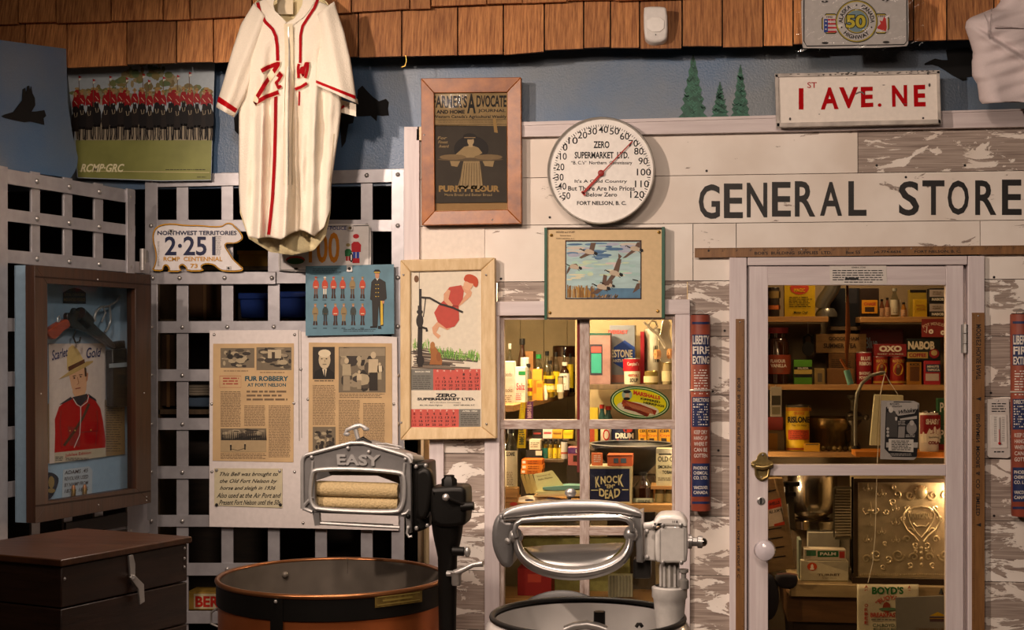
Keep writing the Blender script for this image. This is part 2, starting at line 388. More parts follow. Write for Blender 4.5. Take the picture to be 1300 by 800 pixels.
for cx, yb, yt, hw in ((880, 149, 73, 19), (914, 148, 107, 12), (940, 148, 85, 13)):
    pts = []; n = 13
    for i in range(n+1): t = i/n; w = hw*(.12+.88*t); pts += [(cx-w*(1 if i % 2 else .72), yt+(yb-yt)*t)]
    pr = [(2*cx-x, y) for x, y in reversed(pts)]
    k.flat(mw, pts+pr, .001, C('#2c5a49', .5, var=.35, scale=50))
    for i in range(60):
        t = .15+.8*rr.random(); x = cx+(rr.random()*2-1)*hw*t*.8; y = yt+(yb-yt)*t; k.ribbon(mw, [(x-2.5, y-2), (x, y+1), (x+3, y-1)], .9, .0015, C(['#1f463a', '#3f7561'][i % 2], .5))
    k.ribbon(mw, [(cx, yt-3), (cx, yt+6)], 1.5, .0012, C('#1f463a', .5))
k.o('painted_spruce_trees', MW)
# shingled eave
EV = Plane((0, -.14, 2.6), (0, -1, .18)); SH = wood('#7d4826', '#cf8f56', (75, 20, 1.6), .36, .6, 2.2, .6, 'sh')
k = M(); rs = random.Random(11)
def shingles(xs, yb, yt, off):
    for i in range(len(xs)-1):
        a, b = xs[i]+1, xs[i+1]-1; t = rs.random()*3-1.5; t2 = t+rs.random()*1.6-.8
        bo = off+rs.random()*.004
        P = [EV.P(a, yt(a), bo-.012), EV.P(b, yt(b), bo-.012), EV.P(b, yb(b)+t2, bo), EV.P(a, yb(a)+t, bo)]
        k.prism(P, (0, .014, 0), SH)
b1 = lambda x: interp([(-60, 90), (0, 88), (271, 79), (450, 73), (640, 68), (700, 62), (1005, 57), (1400, 46)], x)
b2 = lambda x: interp([(-60, 32), (0, 30), (241, 25), (450, 14), (560, 8), (700, 2), (1000, -6), (1400, -16)], x)
shingles([-60, -22, 32, 85, 161, 224, 271, 330, 392, 455, 510, 581, 639, 691, 741, 775, 812, 866, 917, 969, 1007, 1060, 1118, 1160, 1202, 1262, 1330, 1400], b1, lambda x: b2(x)-14, 0)
shingles([-60, 23, 71, 141, 207, 241, 320, 380, 446, 520, 547, 618, 663, 720, 780, 840, 900, 960, 1020, 1080, 1150, 1210, 1280, 1340, 1400], b2, lambda x: b2(x)-66, .02)
shingles([-60, -10, 50, 111, 171, 231, 300, 360, 420, 480, 540, 600, 660, 720, 800, 860, 930, 1000, 1060, 1120, 1180, 1250, 1320, 1400], lambda x: b2(x)-56, lambda x: b2(x)-120, .04)
k.prism([EV.P(-60, -30, -.02), EV.P(1400, -110, -.02), EV.P(1400, 42, -.016), EV.P(-60, 84, -.016)], (0, .02, 0), C('#2a1a10', .8))
k.o('trim_5', kind='structure', label='overlapping cedar shingles of the eave')
# ------------------------------------------------------------------ window
win = ST('window_1', (X(745), 0, .9)); k = M()
k.rect(W, 615, 385, 634, 1000, .022, .1, WHP); k.rect(W, 857, 380, 876, 1000, .022, .1, WHP)
k.pq(W, [(628, 383), (876, 380), (876, 399), (628, 401)], .026, .1, WHPh); k.o('window_frame', win, bev=.002)
k = M(); WO = wood('#8d7468', '#cbbcb4', (40, 40, 6), .05, .6, 3, .5, 'old'); WO2 = wood('#8d7468', '#cbbcb4', (6, 40, 40), .05, .6, 3, .5, 'old2')
k.rect(W, 634, 400, 640, 900, .004, .03, WO); k.rect(W, 853, 399, 857, 900, .004, .03, WO)
k.rect(W, 736, 400, 748, 900, .006, .03, WO); k.rect(W, 634, 399, 857, 406, .002, .03, WO2)
k.rect(W, 634, 533, 857, 545, .005, .03, WO2); k.rect(W, 634, 669, 857, 680, .005, .03, WO2); k.rect(W, 634, 800, 857, 812, .005, .03, WO2)
k.rect(W, 732.5, 406, 736, 533, .001, .01, C('#6b1c17', .5)); k.rect(W, 732.5, 545, 736, 600, .001, .01, C('#6b2c27', .5))
k.o('muntin', win, bev=.0015)
GL = glass('#f4f4ee', .8)
for a in ((640, 406, 736, 533), (748, 406, 853, 533), (640, 545, 736, 669), (748, 545, 853, 669), (640, 680, 736, 800), (748, 680, 853, 800)):
    k = M(); k.rect(W, *a, -.012, .003, GL); k.o('pane', win)
# ------------------------------------------------------------------ door
dr = ST('door_1', (X(1088), 0, 0)); k = M(); zf = 0
k.rect(W, 926, 327, 948, 1250, .02, .1, WHP); k.rect(W, 1229, 325, 1250, 1250, .02, .1, WHP)
k.pq(W, [(949, 327), (1228, 325), (1228, 336), (949, 337)], .018, .1, WHPh); k.rect(W, 1219, 338, 1232, 1245, -.031, .02, WHP); k.rect(W, 944, 338, 953, 1245, -.031, .02, WHP); k.o('door_frame', dr, bev=.002)  # strips behind the leaf edges added to block light through the gaps
k = M(); DO = .006
k.rect(W, 950, 338, 975, 1245, DO, .035, WHP); k.rect(W, 1201, 336, 1223, 1245, DO, .035, WHP); k.rect(W, 975, 338, 1201, 362, DO, .035, WHPh)
k.rect(W, 975, 590, 1201, 604, DO, .035, WHPh); k.rect(W, 975, 900, 1201, 920, DO, .035, WHPh); k.rect(W, 975, 920, 1201, 1245, DO-.008, .02, WHP)
leaf = k.o('door_leaf', dr, bev=.0015)
for a in ((975, 362, 1201, 590), (975, 604, 1201, 900)):
    k = M(); k.rect(W, *a, -.01, .003, glass('#e9e4d8', 1.3)); k.o('pane', leaf)
k = M(); k.tube([W.P(1226, 412, .016), W.P(1226, 423, .016)], .008, STEEL, 8); k.tube([W.P(1226, 424, .016), W.P(1226, 436, .016)], .008, STEEL, 8); k.tube([W.P(1226, 437, .016), W.P(1226, 448, .016)], .008, STEEL, 8)
k.rect(W, 1220, 412, 1226, 448, .009, .004, STEEL); k.o('hinge', leaf)
kn = M(); c = W.P(970, 696, DO); kn.lathe(c, [(.012, 0), (.012, .025), (.02, .03), (.034, .042), (.037, .055), (.032, .068), (.015, .076), (0, .077)], C('#cfc6cc', .15, coat=1), 24, axis=(0, -1, 0)); kn.lathe(c, [(.018, 0), (.018, .004), (.01, .006)], BRASS, 16, axis=(0, -1, 0)); kn.o('door_knob', leaf)
k = M(); c = W.P(966, 636, DO); k.lathe(c, [(.014, 0), (.014, .003), (.009, .005), (.009, .002), (0, .002)], STEEL, 18, axis=(0, -1, 0)); k.rect(W, 965, 632, 967, 640, .011, .002, INK); k.o('door_lock', leaf)
# interior of the shop
IW = wood('#94805f', '#b8a27c', (2, 14, 2), .06, .7, 2, .2, 'iw'); X0 = X(632)-.27
DK = wood('#4a3a28', '#66523a', (20, 4, 4), .08, .7, 2, .2, 'dk'); SW = wood('#8a6236', '#b2854c', (3, 30, 30), .1, .6, 2, .2, 'sw')
k = M()
for i in range(16):
    y = .12+i*.115; k.box((X0-.02, y+.001, 0), (X0, y+.113, 2.4), IW)
k.box((X0-.03, .06, 0), (X0-.019, 2, 2.4), DK); k.o('wall_shop_left', kind='structure')
k = M(); n = 17
for i in range(22):
    x = X0+i*.115; k.box((x+.001, 1.9, 0), (x+.114, 1.92, 2.4), IW)
k.box((X0, 1.921, 0), (1.6, 1.94, 2.4), DK); k.o('wall_shop_rear', kind='structure')
k = M(); k.box((1.38, .1, 0), (1.42, 1.94, 2.4), DK); k.o('wall_shop_right', kind='structure')
k = M(); k.box((X0-.03, .06, 2.4), (1.42, 1.94, 2.43), DK); k.o('ceiling_shop', kind='structure')
# jail cell rear wall and partition
k = M(); k.box((-3.3, 1.25, 0), (X0-.05, 1.3, 2.6), wood('#1c1612', '#2c221a', (3, 3, 20), .2, .85, 2, .2, 'cell')); k.o('wall_cell', kind='structure')
# ================================================================== JAIL GRILLES
RV = {}
def rivet(t, pl, px, py, off, r=.0085):
    c = pl.P(px, py, off); key = (round(pl.N.x, 3), r)
    if key not in RV:
        m = M(); m.lathe((0, 0, 0), [(r, 0), (r*.88, r*.4), (r*.5, r*.72), (0, r*.8)], STEEL, 10, axis=pl.N)
        me = bpy.data.meshes.new('rivet'); me.from_pydata(m.v, [], m.f); me.materials.append(STEEL); me.polygons.foreach_set('use_smooth', m.sm); RV[key] = me
    o = bpy.data.objects.new('rivet', RV[key]); COL.objects.link(o); o.parent = t; o.location = c-WL[t.name]; return o
g = T('jail_grille', 'riveted flat-bar steel jail grille across the cell opening, notices hung on it', 'grille', W.P(350, 1300, 0))
LT = Y(.02)
vb = [(184, 200, 238), (224, 239, 236), (281, 296, 233), (340, 355, 232), (400, 415, 231), (458, 473, 230), (497, 513, 229)]
for i, (a, b, t) in enumerate(vb):
    k = M(); k.rect(LT, a, t-14, b, 1150, .012 if i in (0, 6) else 0, .007, LAT); k.o('upright_bar', g, bev=.001)
hb = [(184, 238, 222, 229.5, 217, 513, 231, 214), (184, 294, 279, 294, 279, 513, 294, 279), (184, 360, 345, 360, 345, 513, 360, 345), (184, 423, 408, 422, 407, 513, 422, 407), (184, 484, 469, 484, 469, 513, 484, 469), (184, 546, 531, 546, 531, 513, 546, 531),
      (184, 608, 592, 608, 592, 513, 608, 592), (184, 669, 654, 669, 654, 513, 669, 654), (184, 731, 715, 731, 715, 513, 731, 715), (184, 792, 776, 792, 776, 513, 792, 776), (184, 853, 838, 853, 838, 513, 853, 838)]
for i, (x0, b0, t0, _, _, x1, b1_, t1) in enumerate(hb):
    k = M(); k.pq(LT, [(x0, t0), (x1, t1), (x1, b1_), (x0, b0)], .008, .007, LAT); k.o('cross_bar', g, bev=.001)
    for j, (a, b, t) in enumerate(vb):
        if i > 8 or (j in (4,) and i < 3) or (i == 1 and j not in (0, 5, 6)): continue
        x = (a+b)/2; y = t0+(t1-t0)*(x-x0)/(x1-x0)+7.5
        if 266 < x < 505 and 419 < y < 672 or (275 < x < 425 and y < 320): continue
        rivet(g, LT, x, y, .009 if j not in (0, 6) else .013)
k = M(); k.rect(LT, 184, 345, 350, 361, .016, .006, LAT); k.o('hinge_strap', g, bev=.002)
k = M(); k.tube([LT.P(184, 318, .03), LT.P(184, 346, .03)], .012, STEEL, 10); k.o('hinge_pin', g)
for x in (194, 228, 285, 345): rivet(g, LT, x, 353, .017)
# side grille, swung towards the viewer
So = camw(-1.327, 5.15); Sd = camw(-1.327-.34, 5.15-.94)-So; Sd.z = 0; Sn = Vector((-Sd.y, Sd.x, 0)).normalized()
if Sn.dot(CAMP-So) < 0: Sn = -Sn
SD = Plane(So, Sn)
def sy(y, x): return 430+(y-430)*(1-.145*(x-10)/180)
sg = T('side_jail_grille', 'riveted steel jail grille standing at an angle on the left, display case hung on it', 'grille', SD.P(60, 1500, 0))
for i, (t, b) in enumerate([(214.6, 233.5), (265, 281), (317, 334), (404, 421), (472, 491), (542, 559), (612, 632), (700, 718), (770, 788)]):
    k = M(); xe = 190 if i >= 2 else 172; k.pq(SD, [(-60, sy(t, -60)), (xe, sy(t, xe)), (xe, sy(b, xe)), (-60, sy(b, -60))], .008, .008, LAT); k.o('cross_bar', sg, bev=.001)
    for x in ((47, 88, 127, 166) if i < 3 else (166,)): rivet(sg, SD, x-(1 if x > 100 else 0), sy((t+b)/2, x), .009, .009)
for a, b, ex in ((-30, 10, .02), (40, 51, 0), (81, 92, 0), (120, 131, 0), (161.5, 171.5, .014)):
    k = M(); k.pq(SD, [(a, sy(208, a)+4), (b, sy(208, b)+4), (b, 980), (a, 980)], ex, .008, LAT); k.o('upright_bar', sg, bev=.001)
k = M(); k.tube([SD.P(181, 316, .03), SD.P(181, 343, .03)], .011, STEEL, 10); k.o('hinge_pin', sg)
# post below the display case
for x in (176, 184):
    k = M(); k.pq(SD, [(x-5, 560), (x+3, 560), (x+3, 1100), (x-5, 1100)], .012, .008, LAT); k.o('upright_bar', sg)
k = M(); k.pq(SD, [(84, 664), (162, 650), (162, 668), (84, 680)], .02, .01, C('#3c3532', .5)); k.pq(SD, [(84, 684), (162, 672), (162, 690), (84, 702)], .02, .01, C('#3c3532', .5)); k.o('lock_plate', sg, bev=.001)
# blue mural board above the side grille
k = M(); k.pq(Plane(So-Sn*.01, Sn), [(-80, 40), (84, 62), (86, 130), (92, 170), (99, 200), (98, 210), (95, 218), (90, 226), (-80, 204)], 0, .012, MUR); k.o('wall_left', kind='structure')
# ravens
BK = C('#0b0a0b', .8)
def raven(pl, pts, off, lab):
    k = M(); k.shape(pl, [pts], off, .004, BK); o = k.o('raven_cutout', label=lab, cat='cutout', group='black raven cutouts on the painted sky'); return o
z = ZM(3.333, 0, 0); SDB = Plane(So-Sn*.01, Sn)
raven(SDB, z(8, 492, 20, 485, 58, 474, 95, 425, 98, 378, 108, 372, 112, 400, 117, 365, 124, 362, 128, 385, 133, 366, 138, 395, 148, 415, 150, 445, 134, 472, 150, 472, 188, 466, 196, 490, 185, 500, 188, 528, 150, 518, 130, 514, 105, 517, 60, 508, 20, 498), .003, 'black flying raven cutout with fanned wing at far left of the painted sky')
z = ZM(3.333, 250, 0)
raven(mw, z(600, 440, 640, 440, 676, 430, 680, 380, 700, 362, 720, 385, 745, 410, 770, 428, 800, 418, 812, 432, 808, 460, 812, 488, 780, 490, 762, 488, 760, 513, 735, 490, 700, 492, 665, 492, 660, 520, 640, 525, 628, 600, 612, 625, 608, 560, 600, 500), .004, 'black raven cutout half hidden behind the right sleeve of the hanging jersey')
z = ZM(4.333, 1000, 0)
raven(mw, z(752, 350, 780, 335, 810, 322, 850, 330, 880, 330, 872, 275, 920, 270, 1000, 265, 1030, 300, 1030, 420, 985, 424, 985, 440, 965, 445, 900, 410, 870, 390, 830, 365, 795, 355, 755, 358), .004, 'black raven cutout flying toward the left beside the hanging white fleece')
raven(mw, [(297, 150), (303, 142), (309, 150), (312, 170), (306, 174), (298, 166)], .004, 'sliver of black raven cutout showing between left sleeve and body of the jersey')
# ------------------------------------------------------------------ mounted riders poster
PP = Y(-.012); t = T('mounted_riders_poster', 'large colour poster of red-coated riders on black horses above green grass', 'poster', PP.P(180, 228))
k = M(); k.pq(PP, [(83, 70), (273, 66), (272, 100), (268, 229), (205, 230), (98, 226), (92, 150)], 0, .0015, C('#a9b4bc', .35)); k.o('sheet', t)
k = M(); R = random.Random(5)
for i in range(170):
    x = 93+R.random()*176; h = 20*math.exp(-((x-190)/40)**2)+8; y = 130-R.random()*(h*1.9)
    k.ell(PP, x, y, 2+R.random()*5, 2+R.random()*4, .0004+i*2e-6, C(R.choice(['#7f7348', '#6c7348', '#928460', '#786a48', '#5c6c48', '#8a866a', '#a39c88']), .5), 7)
k.pq(PP, [(93, 150), (270, 150), (269, 179), (97, 179)], .0009, .0001, C('#968a76', .5))
k.pq(PP, [(96, 178), (269, 178), (267.5, 228), (205, 229), (99, 225)], .001, .0001, C('#84864a', .45, var=.15, scale=9))
k.ribbon(PP, [(100, 217), (266, 219)], .8, .0012, C('#c9bb8a'))
RJ, HT, FC, BH = C('#94121a', .5), C('#a98a55'), C('#b98363'), C('#120e10', .6)
for i in range(9): # back row
    x = 95+i*20.5; k.ell(PP, x+3, 121, 4.5, 8, .0012, RJ, 8); k.ell(PP, x+3, 112.5, 3.4, 1.6, .0013, HT, 8); k.ell(PP, x+3, 140, 6, 12, .0011, BH, 8)
for i, x in enumerate([96, 104, 113, 123, 134, 144, 153, 162, 171, 181, 190, 199, 207, 216, 225, 233, 241, 250, 259, 266]):
    dy = [4, 1, 2, -2, 1, 0, -2, 2, -1, 0, 2, -1, 1, -2, 2, -3, 1, -1, 1, 0][i]; fr_ = i % 2; o = .0016+.0006*fr_; f = lambda c, d, *a: k.flat(PP, [(x+a[q], a[q+1]+dy) for q in range(0, len(a), 2)], o+d, c)
    H = C('#120e10', .6) if fr_ else C('#1f1816', .6)
    f(H, 0, -1.8, 130, -.8, 133, .8, 133, 1.8, 130, 2.4, 137, 5.2, 144, 5.6, 156, 4, 163, -3.6, 163, -5.4, 155, -5, 144, -2.6, 138)
    for lx in (-4.2, -2.2, 1.8, 3.8): k.ribbon(PP, [(x+lx, 160+dy), (x+lx+R.random()-.5, 170), (x+lx+R.random()*2-1, 178.5-R.random()*2)], 1.3, o, H)
    f(RJ, .0002, -3.9, 133, -4.5, 126, -2.4, 119.5, 2.4, 119.5, 4.5, 126, 4, 134, 1.8, 131, -1.8, 131)
    k.ell(PP, x, 117.6+dy, 1.4, 2, o+.0003, FC, 8); k.ell(PP, x, 115.6+dy, 3.3, .9, o+.0004, HT, 10); k.ell(PP, x, 114.2+dy, 1.6, 1.5, o+.0004, HT, 8)
    k.ribbon(PP, [(x-2, 139+dy), (x-.8, 145+dy), (x+1.4, 144+dy), (x+2, 139+dy)], .6, o+.0004, C('#b5a78c')); k.ribbon(PP, [(x-1.8, 124+dy), (x+2, 129+dy)], .6, o+.0004, C('#d8c8a8'))
for x, y in [(100, 96), (118, 100), (139, 96), (160, 98), (181, 93), (188, 101), (207, 97), (225, 95), (240, 91)]:
    k.ribbon(PP, [(x, y), (x+1, 136)], .9, .0015, C('#6b5440')); k.flat(PP, [(x, y), (x+4, y+2), (x, y+3.4)], .0016, C('#b0252a')); k.flat(PP, [(x, y+3.4), (x+4, y+4), (x, y+6.5)], .0016, C('#e4dccb'))
k.o('printed_picture', t)
k = M(); CR = C('#e6dcb4', .5); k.tx(PP, 'RCMP·GRC', 102, 208, 158, 218.5, .0014, CR, .03, .35); k.greek(PP, 210, 215, 262, 217, 2, .0014, INK, .4)
k.greek(PP, 250, 224.5, 262, 226, 2, .0014, INK, .4); k.o('lettering', t)
# ------------------------------------------------------------------ bear licence plate
PB = Y(-.012); z = ZM(3.635, 180, 260)
bo = z(48, 302, 60, 285, 68, 250, 66, 215, 54, 170, 52, 135, 66, 105, 95, 92, 140, 88, 200, 96, 270, 96, 330, 102, 372, 100, 384, 90, 402, 84, 420, 90, 428, 102, 448, 118, 466, 148, 458, 164, 430, 178, 405, 176, 384, 180, 384, 195, 400, 220, 420, 252, 450, 280, 468, 296, 456, 306, 380, 306, 355, 296, 335, 276, 300, 270, 276, 278, 272, 290, 288, 304, 210, 306, 206, 288, 190, 274, 176, 278, 172, 290, 184, 306, 118, 307, 130, 300, 120, 280, 106, 276, 98, 288, 96, 304)
t = T('bear_shaped_plate', 'white bear-shaped licence plate with gold edge and navy numbers on the grille', 'licence plate', PB.P(250, 345))
k = M(); k.shape(PB, [smooth_poly(bo, 1)], 0, .003, C('#d8d3d3', .35), .0006); k.o('plate', t)
k = M(); b2_ = smooth_poly(bo, 1); cl = b2_+[b2_[0]]; k.ribbon(PB, cl, 1.7, .0015, C('#c08a1c', .4)); k.ribbon(PB, [(x+(250-x)*.012, y+(318-y)*.03) for x, y in cl], .5, .0017, INK); k.o('rim', t)
k = M(); NV = C('#1b2142', .4)
k.tx(PB, 'NORTHWEST TERRITORIES', *z(72, 120)[0], *z(438, 140)[0], .002, NV, .03); k.tx(PB, '2·251', *z(106, 146)[0], *z(340, 234)[0], .002, NV, .02)
k.o('navy_lettering', t); k = M(); k.tx(PB, 'RCMP  CENTENNIAL', *z(100, 240)[0], *z(372, 260)[0], .002, C('#c08a1c', .4), .02); k.tx(PB, '73', *z(224, 272)[0], *z(258, 292)[0], .002, C('#c08a1c', .4), .02)
k.o('gold_lettering', t); k = M(); k.greek(PB, *z(335, 145)[0], *z(368, 232)[0], 1.8, .002, C('#8a8584'), .35); k.greek(PB, *z(72, 170)[0], *z(82, 282)[0], 2, .002, C('#8a8584'), .35); k.o('small_print', t)
for x, y in ((214, 291), (287, 338)): k = M(); k.rect(PB, x, y, x+6, y+5, .004, .004, STEEL); k.ell(PB, x+3, y+2.5, 1.5, 1.5, .006, INK, 8, th=.001); k.o('clip', t)
# ------------------------------------------------------------------ centennial plate "100"
t = T('centennial_plate', 'white plate with large orange 100 and small red-coat figures, half under jersey hem', 'licence plate', PB.P(412, 345)); pq = Y(-.006)
k = M(); k.shape(pq, [smooth_poly([(353, 288), (356, 285), (467, 284), (471, 288), (471, 341), (467, 345), (357, 345), (353, 341)], 1)], 0, .002, C('#cfc9c6', .4), .0005); k.o('plate', t)
k = M(); k.ribbon(pq, [(355, 288), (468, 286.5), (469, 290), (468.5, 343), (356, 343), (355, 288)], .9, .0012, INK); k.ell(pq, 376, 341, 3, 1, .0013, INK); k.o('border', t)
k = M(); k.tx(pq, '100', 392, 295, 431, 334, .0015, C('#cc7f1c', .45), .02); k.o('orange_numerals', t)
k = M(); k.tx(pq, 'MOUNTED POLICE', 385, 287.5, 440, 292, .0015, C('#4a4f86'), .02); k.ell(pq, 375, 330, 12, 5, .0014, C('#b03024')); k.ell(pq, 375, 331.5, 11, 4, .0016, C('#2f5a33')); k.o('lettering', t)
k = M(); rd, gn = C('#b01820'), C('#1f6b3c')
for cx, cy, s, c in ((452, 318, 1, rd), (442, 324, .72, gn)):
    k.flat(pq, [(cx-5.5*s, cy+2*s), (cx-6*s, cy-8*s), (cx-3*s, cy-11*s), (cx+3*s, cy-11*s), (cx+6.5*s, cy-7*s), (cx+6*s, cy+2*s)], .0015, c)
    k.fr(pq, cx-4*s, cy+2*s, cx-.5*s, cy+16*s, .0015, C('#2a3f9a') if s == 1 else rd); k.fr(pq, cx+.5*s, cy+2*s, cx+4*s, cy+16*s, .0015, C('#2a3f9a') if s == 1 else rd); k.fr(pq, cx-4.5*s, cy+10*s, cx+4.5*s, cy+16*s, .0016, rd if s == 1 else WHT)
    k.ell(pq, cx, cy-14*s, 3.2*s, 3*s, .0016, WHT, 10); k.ell(pq, cx, cy-18*s, 4*s, 3*s, .0017, rd if s == 1 else C('#a09060'), 10)
k.ell(pq, 446, 327, 2.4, 6, .0019, INK, 10); k.ell(pq, 446, 327, 1, 4, .002, WHT, 8); k.o('printed_figures', t)
k = M(); k.rect(pq, 441, 286, 448, 293, .006, .005, STEEL); k.ell(pq, 444.5, 289.5, 2, 2, .008, CHROME, 10, th=.002); k.o('clip', t)
# ------------------------------------------------------------------ uniforms card
pc = Y(-.02); t = T('uniforms_card', 'blue-grey card printed with rows of small uniformed figures and one large officer', 'poster', pc.P(444, 426))
k = M(); k.pq(pc, [(388, 338), (500, 335.5), (500.5, 424), (388, 426.5)], 0, .003, C('#577b8b', .5, var=.15, scale=14)); k.o('card', t)
z = ZM(5, 385, 270); k = M(); OR, KH, GY, WH2 = C('#b3432c'), C('#8a7550'), C('#39403f'), C('#c9c2b4')
def fig(cx, cy, s, top, leg, hat, arms=1):
    f = lambda pts, c, o=.001: k.flat(pc, [(cx+x*s, cy+y*s) for x, y in pts], o, c)
    f([(-3.2, -6), (-2, -9.5), (2, -9.5), (3.2, -6), (2.6, 1), (3, 3), (-3, 3), (-2.6, 1)], top, .0008)
    f([(-3.2, -8), (-4.4, -3), (-4.1, 2), (-3, 2), (-2.6, -6)], top); f([(3.2, -8), (4.4, -3), (4.1, 2), (3, 2), (2.6, -6)], top)
    f([(-2.6, 3), (-.3, 3), (-.5, 16), (-2.2, 16)], leg); f([(2.6, 3), (.3, 3), (.5, 16), (2.2, 16)], leg)
    f([(-2.6, 11), (-.4, 11), (-.5, 17), (-3.4, 17)], C('#3a241c'), .0011); f([(2.6, 11), (.4, 11), (.5, 17), (3.4, 17)], C('#3a241c'), .0011)
    k.ell(pc, cx, cy-11.6*s, 1.5*s, 2*s, .0011, C('#b98363'), 8); k.ell(pc, cx, cy-13.4*s, 2.1*s, 1.1*s, .0012, hat, 8)
    k.ribbon(pc, [(cx-2.6*s, cy+.3*s), (cx+2.6*s, cy+.3*s)], 1*s, .0013, C('#d8c8a8') if top is OR else C('#4a3a28'))
for i, (x, y, tp, lg, ht) in enumerate([(80, 470, OR, C('#6b4a3c'), OR), (137, 470, OR, WH2, WH2), (192, 470, OR, C('#3a2a28'), OR), (250, 470, OR, GY, KH), (312, 470, KH, C('#5a4a38'), KH), (376, 470, OR, C('#6b4a3c'), KH),
                                       (76, 640, KH, KH, KH), (140, 640, C('#2c3836'), C('#2a2a30'), GY), (204, 640, OR, C('#3a2a28'), KH), (257, 640, KH, KH, KH), (317, 640, GY, C('#2a2a30'), KH), (376, 640, OR, C('#3a2a28'), KH)]):
    fig(*z(x, y)[0], .88, tp, lg, ht)
    k.greek(pc, z(x, 0)[0][0]-3, z(0, 553 if i < 6 else 732)[0][1], z(x, 0)[0][0]+3, z(0, 553 if i < 6 else 732)[0][1]+1, 2, .001, INK, .4)
o = .001; f = lambda c, *a: k.flat(pc, z(*a), o, c)
f(C('#2b2826'), 452, 418, 485, 418, 522, 440, 530, 545, 512, 560, 508, 720, 490, 720, 478, 590, 472, 722, 440, 722, 436, 560, 424, 550, 432, 440)
o = .0013; f(C('#c9a93a'), 490, 560, 504, 560, 507, 710, 491, 715); f(C('#b98363'), 456, 385, 482, 385, 481, 412, 470, 420, 458, 412); f(C('#e0d8c8'), 460, 415, 480, 415, 470, 432)
f(INK, 447, 375, 455, 362, 482, 362, 490, 376, 484, 386, 452, 386); o = .0016; f(C('#c9a93a'), 450, 376, 486, 376, 486, 382, 450, 382); f(INK, 425, 722, 470, 718, 470, 732, 424, 732); f(INK, 474, 720, 492, 718, 496, 738, 474, 738)
for yy in (455, 480, 505, 530): f(C('#c9a93a'), 458, yy, 464, yy, 464, yy+5, 458, yy+5); f(C('#c9a93a'), 474, yy, 480, yy, 480, yy+5, 474, yy+5)
f(C('#b98363'), 500, 560, 514, 560, 512, 578, 500, 576)
k.greek(pc, 397, 341, 434, 346, 2, .001, INK, .3); k.greek(pc, 436, 418, 478, 422, 2, .001, INK, .3); k.o('printed_figures', t)
k = M(); k.rect(pc, 440, 337, 447, 345, .005, .005, STEEL); k.ell(pc, 443.5, 341, 2, 2, .007, INK, 10, th=.002); k.o('clip', t)
# ------------------------------------------------------------------ white board with clippings
pb = Y(-.004); t = T('clippings_board', 'white painted board wired to the grille, newspaper clippings pinned on it', 'board', pb.P(386, 674))
k = M(); k.pq(pb, [(266, 419.5), (380, 419), (382, 421), (504, 428), (506, 674), (386, 671), (265.5, 669)], 0, .006, C('#cfc6c3', .5)); k.o('board', t, bev=.001)
k = M(); k.ribbon(pb, [(379, 419), (380, 560)], 1, .001, C('#8a8079')); k.ribbon(pb, [(382, 421), (383, 556)], .8, .001, C('#8a8079')); k.o('seam', t)
for x, y in ((272, 425), (374, 425), (269, 513), (373, 512), (391, 507), (500, 513), (374, 599), (382, 469), (269, 599), (385, 664)): rivet(t, pb, x, y, 0, .006)
pn = Y(-.006); NP = C('#bb9d74', .6, var=.1, scale=12); NI = C('#3f342b', .7); NI2 = C('#6d5a45', .7)
def photo(k, x0, y0, x1, y1, seed, off=.0006, kind=0):
    r = random.Random(seed); k.fr(pn, x0, y0, x1, y1, off, C('#6e6250' if kind != 1 else '#3c352c', .6))
    for i in range(34):
        w = (x1-x0)*(.04+.12*r.random()); h = (y1-y0)*(.04+.1*r.random()); cx = x0+w+(x1-x0-2*w)*r.random(); cy = y0+h+(y1-y0-2*h)*r.random()
        k.ell(pn, cx, cy, w, h, off+.00003*(i+1), C(r.choice(['#2c2620', '#4a4136', '#8d7f68', '#a39478', '#37302a']), .6), 7)
def portrait(k, x0, y0, x1, y1, off=.0006):
    k.fr(pn, x0, y0, x1, y1, off, C('#2c2620', .6)); cx = (x0+x1)/2; h = y1-y0
    k.flat(pn, [(x0+1, y1), (x0+3, y1-h*.24), (cx-3, y1-h*.34), (cx+6, y1-h*.34), (x1-1, y1-h*.2), (x1, y1)], off+.0002, C('#1c1814')); k.ell(pn, cx+1, y0+h*.4, 7.5, h*.28, off+.0003, C('#b8a688'), 18); k.ell(pn, cx+1, y0+h*.2, 8, 5, off+.0004, C('#cfc0a2'), 14)
    k.flat(pn, [(cx-2, y1-h*.32), (cx+4, y1-h*.32), (cx+1.5, y1)], off+.0005, C('#cfc0a2')); k.ribbon(pn, [(cx+1, y1-h*.3), (cx+1.3, y1)], 1.6, off+.0006, INK)
    for dx in (-2.5, 3.5): k.ell(pn, cx+dx, y0+h*.37, 1.2, .7, off+.0006, INK, 8)
    k.ribbon(pn, [(cx-1.5, y0+h*.54), (cx+3.5, y0+h*.54)], .8, off+.0006, INK); k.ribbon(pn, [(cx+1, y0+h*.4), (cx+1.6, y0+h*.47)], .7, off+.0006, C('#6d5a45'))
def persons(k, L, off=.002):
    for x, yb, h, c1, c2 in L:
        k.flat(pn, [(x-h*.13, yb-h*.45), (x-h*.12, yb-h*.8), (x+h*.12, yb-h*.8), (x+h*.14, yb-h*.45)], off, C(c1)); k.flat(pn, [(x-h*.1, yb-h*.46), (x+h*.1, yb-h*.46), (x+h*.11, yb), (x-h*.11, yb)], off, C(c2)); k.ell(pn, x, yb-h*.9, h*.07, h*.09, off+.0002, C('#b8a688'), 10)
n1 = T('newspaper_page', 'yellowed newspaper page headed about a fur robbery, pinned left on white board', 'newspaper', pn.P(322, 586), 'newspaper pages pinned to the white board')
k = M(); k.pq(pn, [(270.5, 436.5), (373, 436), (372.5, 587), (270, 585)], 0, .001, NP); k.o('page', n1)
